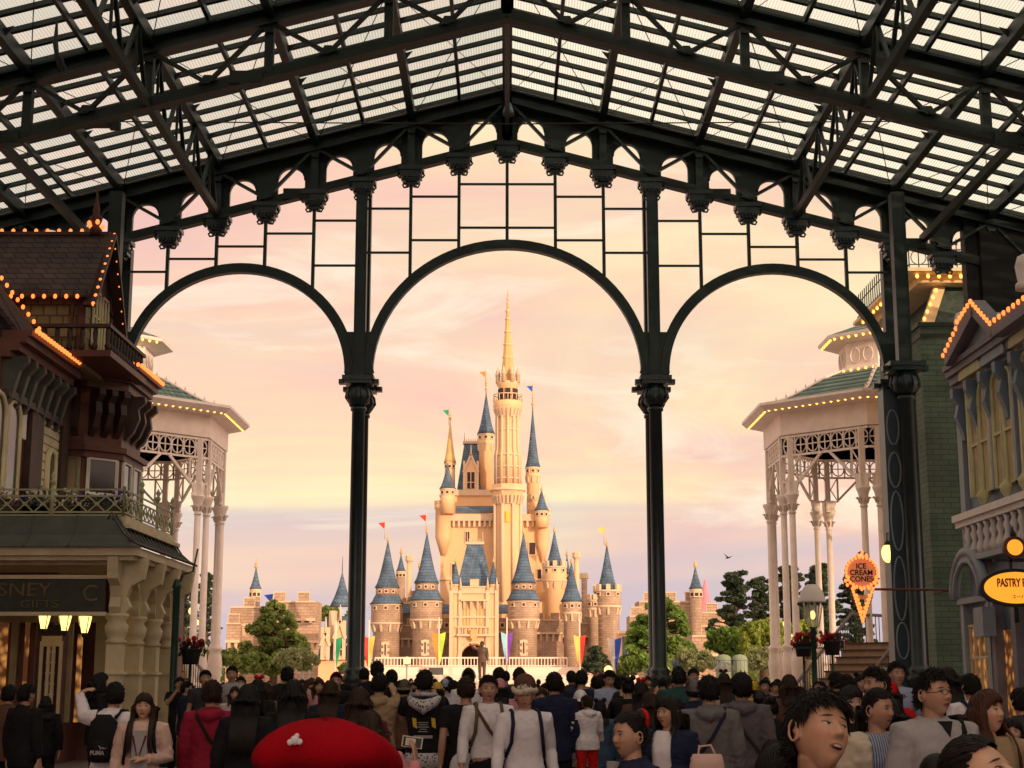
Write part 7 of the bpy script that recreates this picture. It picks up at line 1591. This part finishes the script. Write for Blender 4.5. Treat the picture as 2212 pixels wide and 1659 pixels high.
# ---- the nearest people
p=P_(1762,1470,4.5,10,'laughing young man with messy black hair close to the camera, looking up','m','stand',hair='messy',top='shirt',tc='c_charcoal',vs=.0038,head=(20,16,12),dens=4,skin='skin_man')
p=P_(2112,1563,3.55,10,'woman with dark hair close to the camera at the bottom right corner','f','stand',hair='bun',top='loose',tc='c_black',vs=.0038,head=(38,34,4),dens=4,skin='skin_woman')
p=P_(1684,1588,4.9,20,'woman half hidden at the left shoulder of the laughing man','f','stand',hair='bob',top='jacket',tc='c_navy',vs=.006,head=(15,0,0),dens=1.4)
P_(1668,1590,7.5,180,'person in pink knitted jacket low beside the laughing man','f','stand',hair='bob',top='jacket',tc='c_pink',child=True)
p=P_(1362,1527,5.8,-62,'girl with black bun in navy blazer in profile facing left','f','stand',hair='bun',top='jacket',tc='c_navy',vs=.005,dens=1.8)
b=MB(); H=Hmat(); b.tube([H@Vector((.055*math.cos(t),.085+.0*math.sin(t),.085+.05*math.sin(t))) for t in [2*PI*i/16 for i in range(17)]],.012,6,False); b.build('scrunchie','c_red',None).parent=p
b=MB(); b.prism([(-.05,-.125,1.46),(.05,-.125,1.46),(0,-.152,1.33)],(0,.02,0)); o=b.build('blouse','c_light_grey',None); o.parent=p
p=P_(1443,1497,8.6,-28,'older woman with black bob, white top and navy cardigan','f','cross',hair='bob',top='tee',tc='c_white',vs=.006,head=(-20,0,0),dens=1.6)
mb=MB(); torso(mb,.046,True,hem=.72)
for s,(el,wr,_,_) in zip((1,-1),POSE['cross']): mb.tube([(s*.09,0,1.395),(s*.17,0,1.395),Vector((s*.17,0,1.395)).lerp(Vector(el),.5),el,Vector(el).lerp(Vector(wr),.85)],[.080,.084,.076,.066,.056],14)
cm=voxmesh(mb,'cardigan',.012,2,.009,5); bm=bmesh.new(); bm.from_mesh(cm); bmesh.ops.delete(bm,geom=[v for v in bm.verts if v.co.y<-.05 and abs(v.co.x)<.075 and v.co.z<1.6],context='VERTS'); bm.to_mesh(cm); bm.free(); cm.materials.append(M['c_navy']); put(cm,'cardigan',p,'c_navy')
t=thing('tote_bag','pale pink tote bag carried by the older woman in navy cardigan','bag',at(1525,1665,10.8)); q=at(1528,1668,10.8); b=MB(); b.lathe(q,[(.10,-.25),(.13,-.1),(.12,.05),(.10,.12)],12,sy=.45); b.build('bag_body','c_pale_pink',t); b=MB(); b.tube([q+Vector((-.06,0,.11)),q+Vector((-.05,.02,.17)),q+Vector((.03,.02,.18)),q+Vector((.06,0,.11))],.008,5); b.build('handle','c_pale_pink',t)
# the woman behind the beret and the hand with the phone
p=P_(800,1527,7.2,182,'woman with dark brown hair lifting a phone behind the red beret','f','phone_side',hair='bob',hc='h_brown',top='loose',tc='c_pink',vs=.006,dens=1.3)
H=Hmat()
wr=local(p,(-.31,-.17,1.38)); q=local(p,(-.285,-.21,1.50))
b=MB(); b.cbox((0,0,0),.125,.010,.066); t=thing('phone','cream-cased phone held up beside the red beret','phone',q); t.rotation_euler=(0,R(8),0); o=b.build('case','case_cream',None); o.parent=t
b=MB(); b.cbox((0,-.007,0),.11,.003,.056); o=b.build('screen','screen_case',None); o.parent=t
b=MB(); b.cbox((-.01,-.0095,0),.06,.002,.045); b.cbox((-.02,-.0115,-.008),.018,.002,.02);b.cbox((.008,-.0115,.0),.014,.002,.03); o=b.build('picture','case_cream',None); o.parent=t
# red beret
p=P_(703,1545,2.9,8,'person in big red felt beret close to the camera at the bottom','f','stand',hair='bob',hc='h_black',top='loose',tc='c_black',vs=.0045,dens=2.0)
H=Hmat(0,6,0); b=MB(); n=48; V=[]
prof=[(.0,.160),(.05,.157),(.10,.143),(.135,.120),(.150,.095),(.148,.075),(.130,.062),(.108,.056),(.094,.052)]
for r_,z in prof:
    for k in range(n):
        a=2*PI*k/n; w=1+.035*noise.noise(Vector((math.cos(a)*1.5,math.sin(a)*1.5,z*14)))+.05*math.cos(a-.3); dz=.012*noise.noise(Vector((math.cos(a)*2+5,math.sin(a)*2,z*10)))-.020*(r_/.15)*max(0,math.cos(a-.4))-.0
        V.append(H@Vector((r_*w*math.cos(a)*1.02,r_*w*math.sin(a)+.012,z-.015+dz)))
b.add(V,[(i*n+k,i*n+(k+1)%n,(i+1)*n+(k+1)%n,(i+1)*n+k) for i in range(len(prof)-1) for k in range(n)],True)
o=b.build('beret','red_felt',None); o.parent=p; sbm=o.modifiers.new('sub','SUBSURF'); sbm.levels=1; sbm.render_levels=1
b=MB(); c=H@Vector((-.060,-.118,.098))
for (dx,dz,r_) in ((0,0,.009),(-.009,-.004,.006),(.009,-.003,.006),(.004,.008,.005)): b.sphere(c+Vector((dx,-.012,dz)),r_,8,6,sy=.5)
pin=b.build('pin','c_white',None); pin.parent=o
# ---- statue
SX=at(1041,1500,92).x; s_Y=92; zt_=at(1041,1384,s_Y).z; st_=thing('statue','bronze statue of a standing man with one arm stretched out before the castle gate','statue',(SX,s_Y,0))
mb=MB(); POSE['statue']=(((.225,.03,1.13),(.245,-.02,.875),(0,-.1,-1),(-1,0,0)),((-.30,-.08,1.40),(-.46,-.10,1.52),(-.6,-.1,.8),(0,-1,0)))
bme=body_mesh('statue',False,(0,0,0),.009); s_=2.35/1.745
z_base=zt_-2.35
o=put(bme,'figure',st_,'bronze'); o.scale=(s_,)*3; o.location=(0,0,z_base)
o=put(top_mesh('statue',False,'jacket',.012,0),'jacket',st_,'bronze'); o.scale=(s_,)*3; o.location=(0,0,z_base)
o=put(bottom_mesh('trousers',False),'trousers',st_,'bronze'); o.scale=(s_,)*3; o.location=(0,0,z_base)
o=put(hair_mesh('short',(0,0,0),1,1.0),'hair',st_,'bronze'); o.scale=(s_,)*3; o.location=(0,0,z_base)
b=MB(); b.lathe((SX,s_Y,0),[(1.1,0),(1.1,.2),(.8,.3),(.8,z_base-.15),(.9,z_base-.1),(.9,z_base)],24); b.build('plinth','stage_white',st_)
# ---- far crowd
rnd=random.Random(11); tops=['c_black','c_navy','c_white','c_grey','c_pink','c_denim','c_cream','c_red','c_light_blue','c_tan','c_charcoal','c_teal','c_yellow','c_brown']
spots=[(518,'left of the cypress'),(570,'below the cypress'),(652,'below the pale shrub'),(700,'below the cottage'),(740,'below the green banner'),(800,'below the red and yellow banner'),(860,'below the left end of the stage fence'),(900,'below the leftmost castle tower'),(950,'below the orange and lime banner'),(1000,'below the castle gate'),(1060,'below the statue'),(1100,'below the light blue and purple banner'),(1160,'below the middle of the stage fence'),(1215,'below the right part of the stage fence'),(1255,'below the yellow and red banner'),(1300,'below the dark low pine'),(1340,'below the white and blue banner'),(1385,'below the bright green tree'),(1450,'just right of the right iron column'),(1515,'below the right rampart turret'),(1545,'below the pale flowering shrub'),(1580,'below the pale green kiosks'),(1615,'below the tall dark pine'),(1655,'below the yellow-green tree'),(1690,'below the gazebo columns'),(1745,'below the street lamp'),(1790,'below the right staircase'),(475,'below the left gazebo columns'),(385,'before the left staircase')]
kinds=[('f','long','h_brown'),('m','short','h_black'),('f','bob','h_black'),('m','messy','h_black')]
names={'c_black':'black','c_navy':'navy','c_white':'white','c_grey':'grey','c_pink':'pink','c_denim':'denim blue','c_cream':'cream','c_red':'red','c_light_blue':'pale blue','c_tan':'tan','c_charcoal':'charcoal','c_teal':'dark teal','c_yellow':'yellow','c_brown':'brown'}
ci=0
for (x,where) in spots:
    for j in range(4):
        Y=(28,36,46,60)[j]+rnd.uniform(-2,3); tc_=tops[ci%len(tops)]; ci+=1; sx_,hr,hcc=kinds[(ci*7+j)%4]
        if x in(385,475) and j>1: continue
        if x==1215 and j<3: continue
        px=x+rnd.uniform(-20,20); hh=rnd.uniform(1.54,1.76)
        # keep to the height wanted whatever the distance
        a=at(px,1465,Y); rot=rnd.choice([180,170,190,0,20,90,-90])
        P_(px,1465,Y,rot,'distant %s, %s top, %s, %s'%({'m':'man','f':'woman'}[sx_],names[tc_],where,('nearest row','second row','third row','farthest row')[j]),sx_,hair=hr,hc=hcc,tc=tc_,top='tee',ht=hh,seed=0,vs=.0095,pose=('stand','photo','phone','stand')[(ci+j)%4])
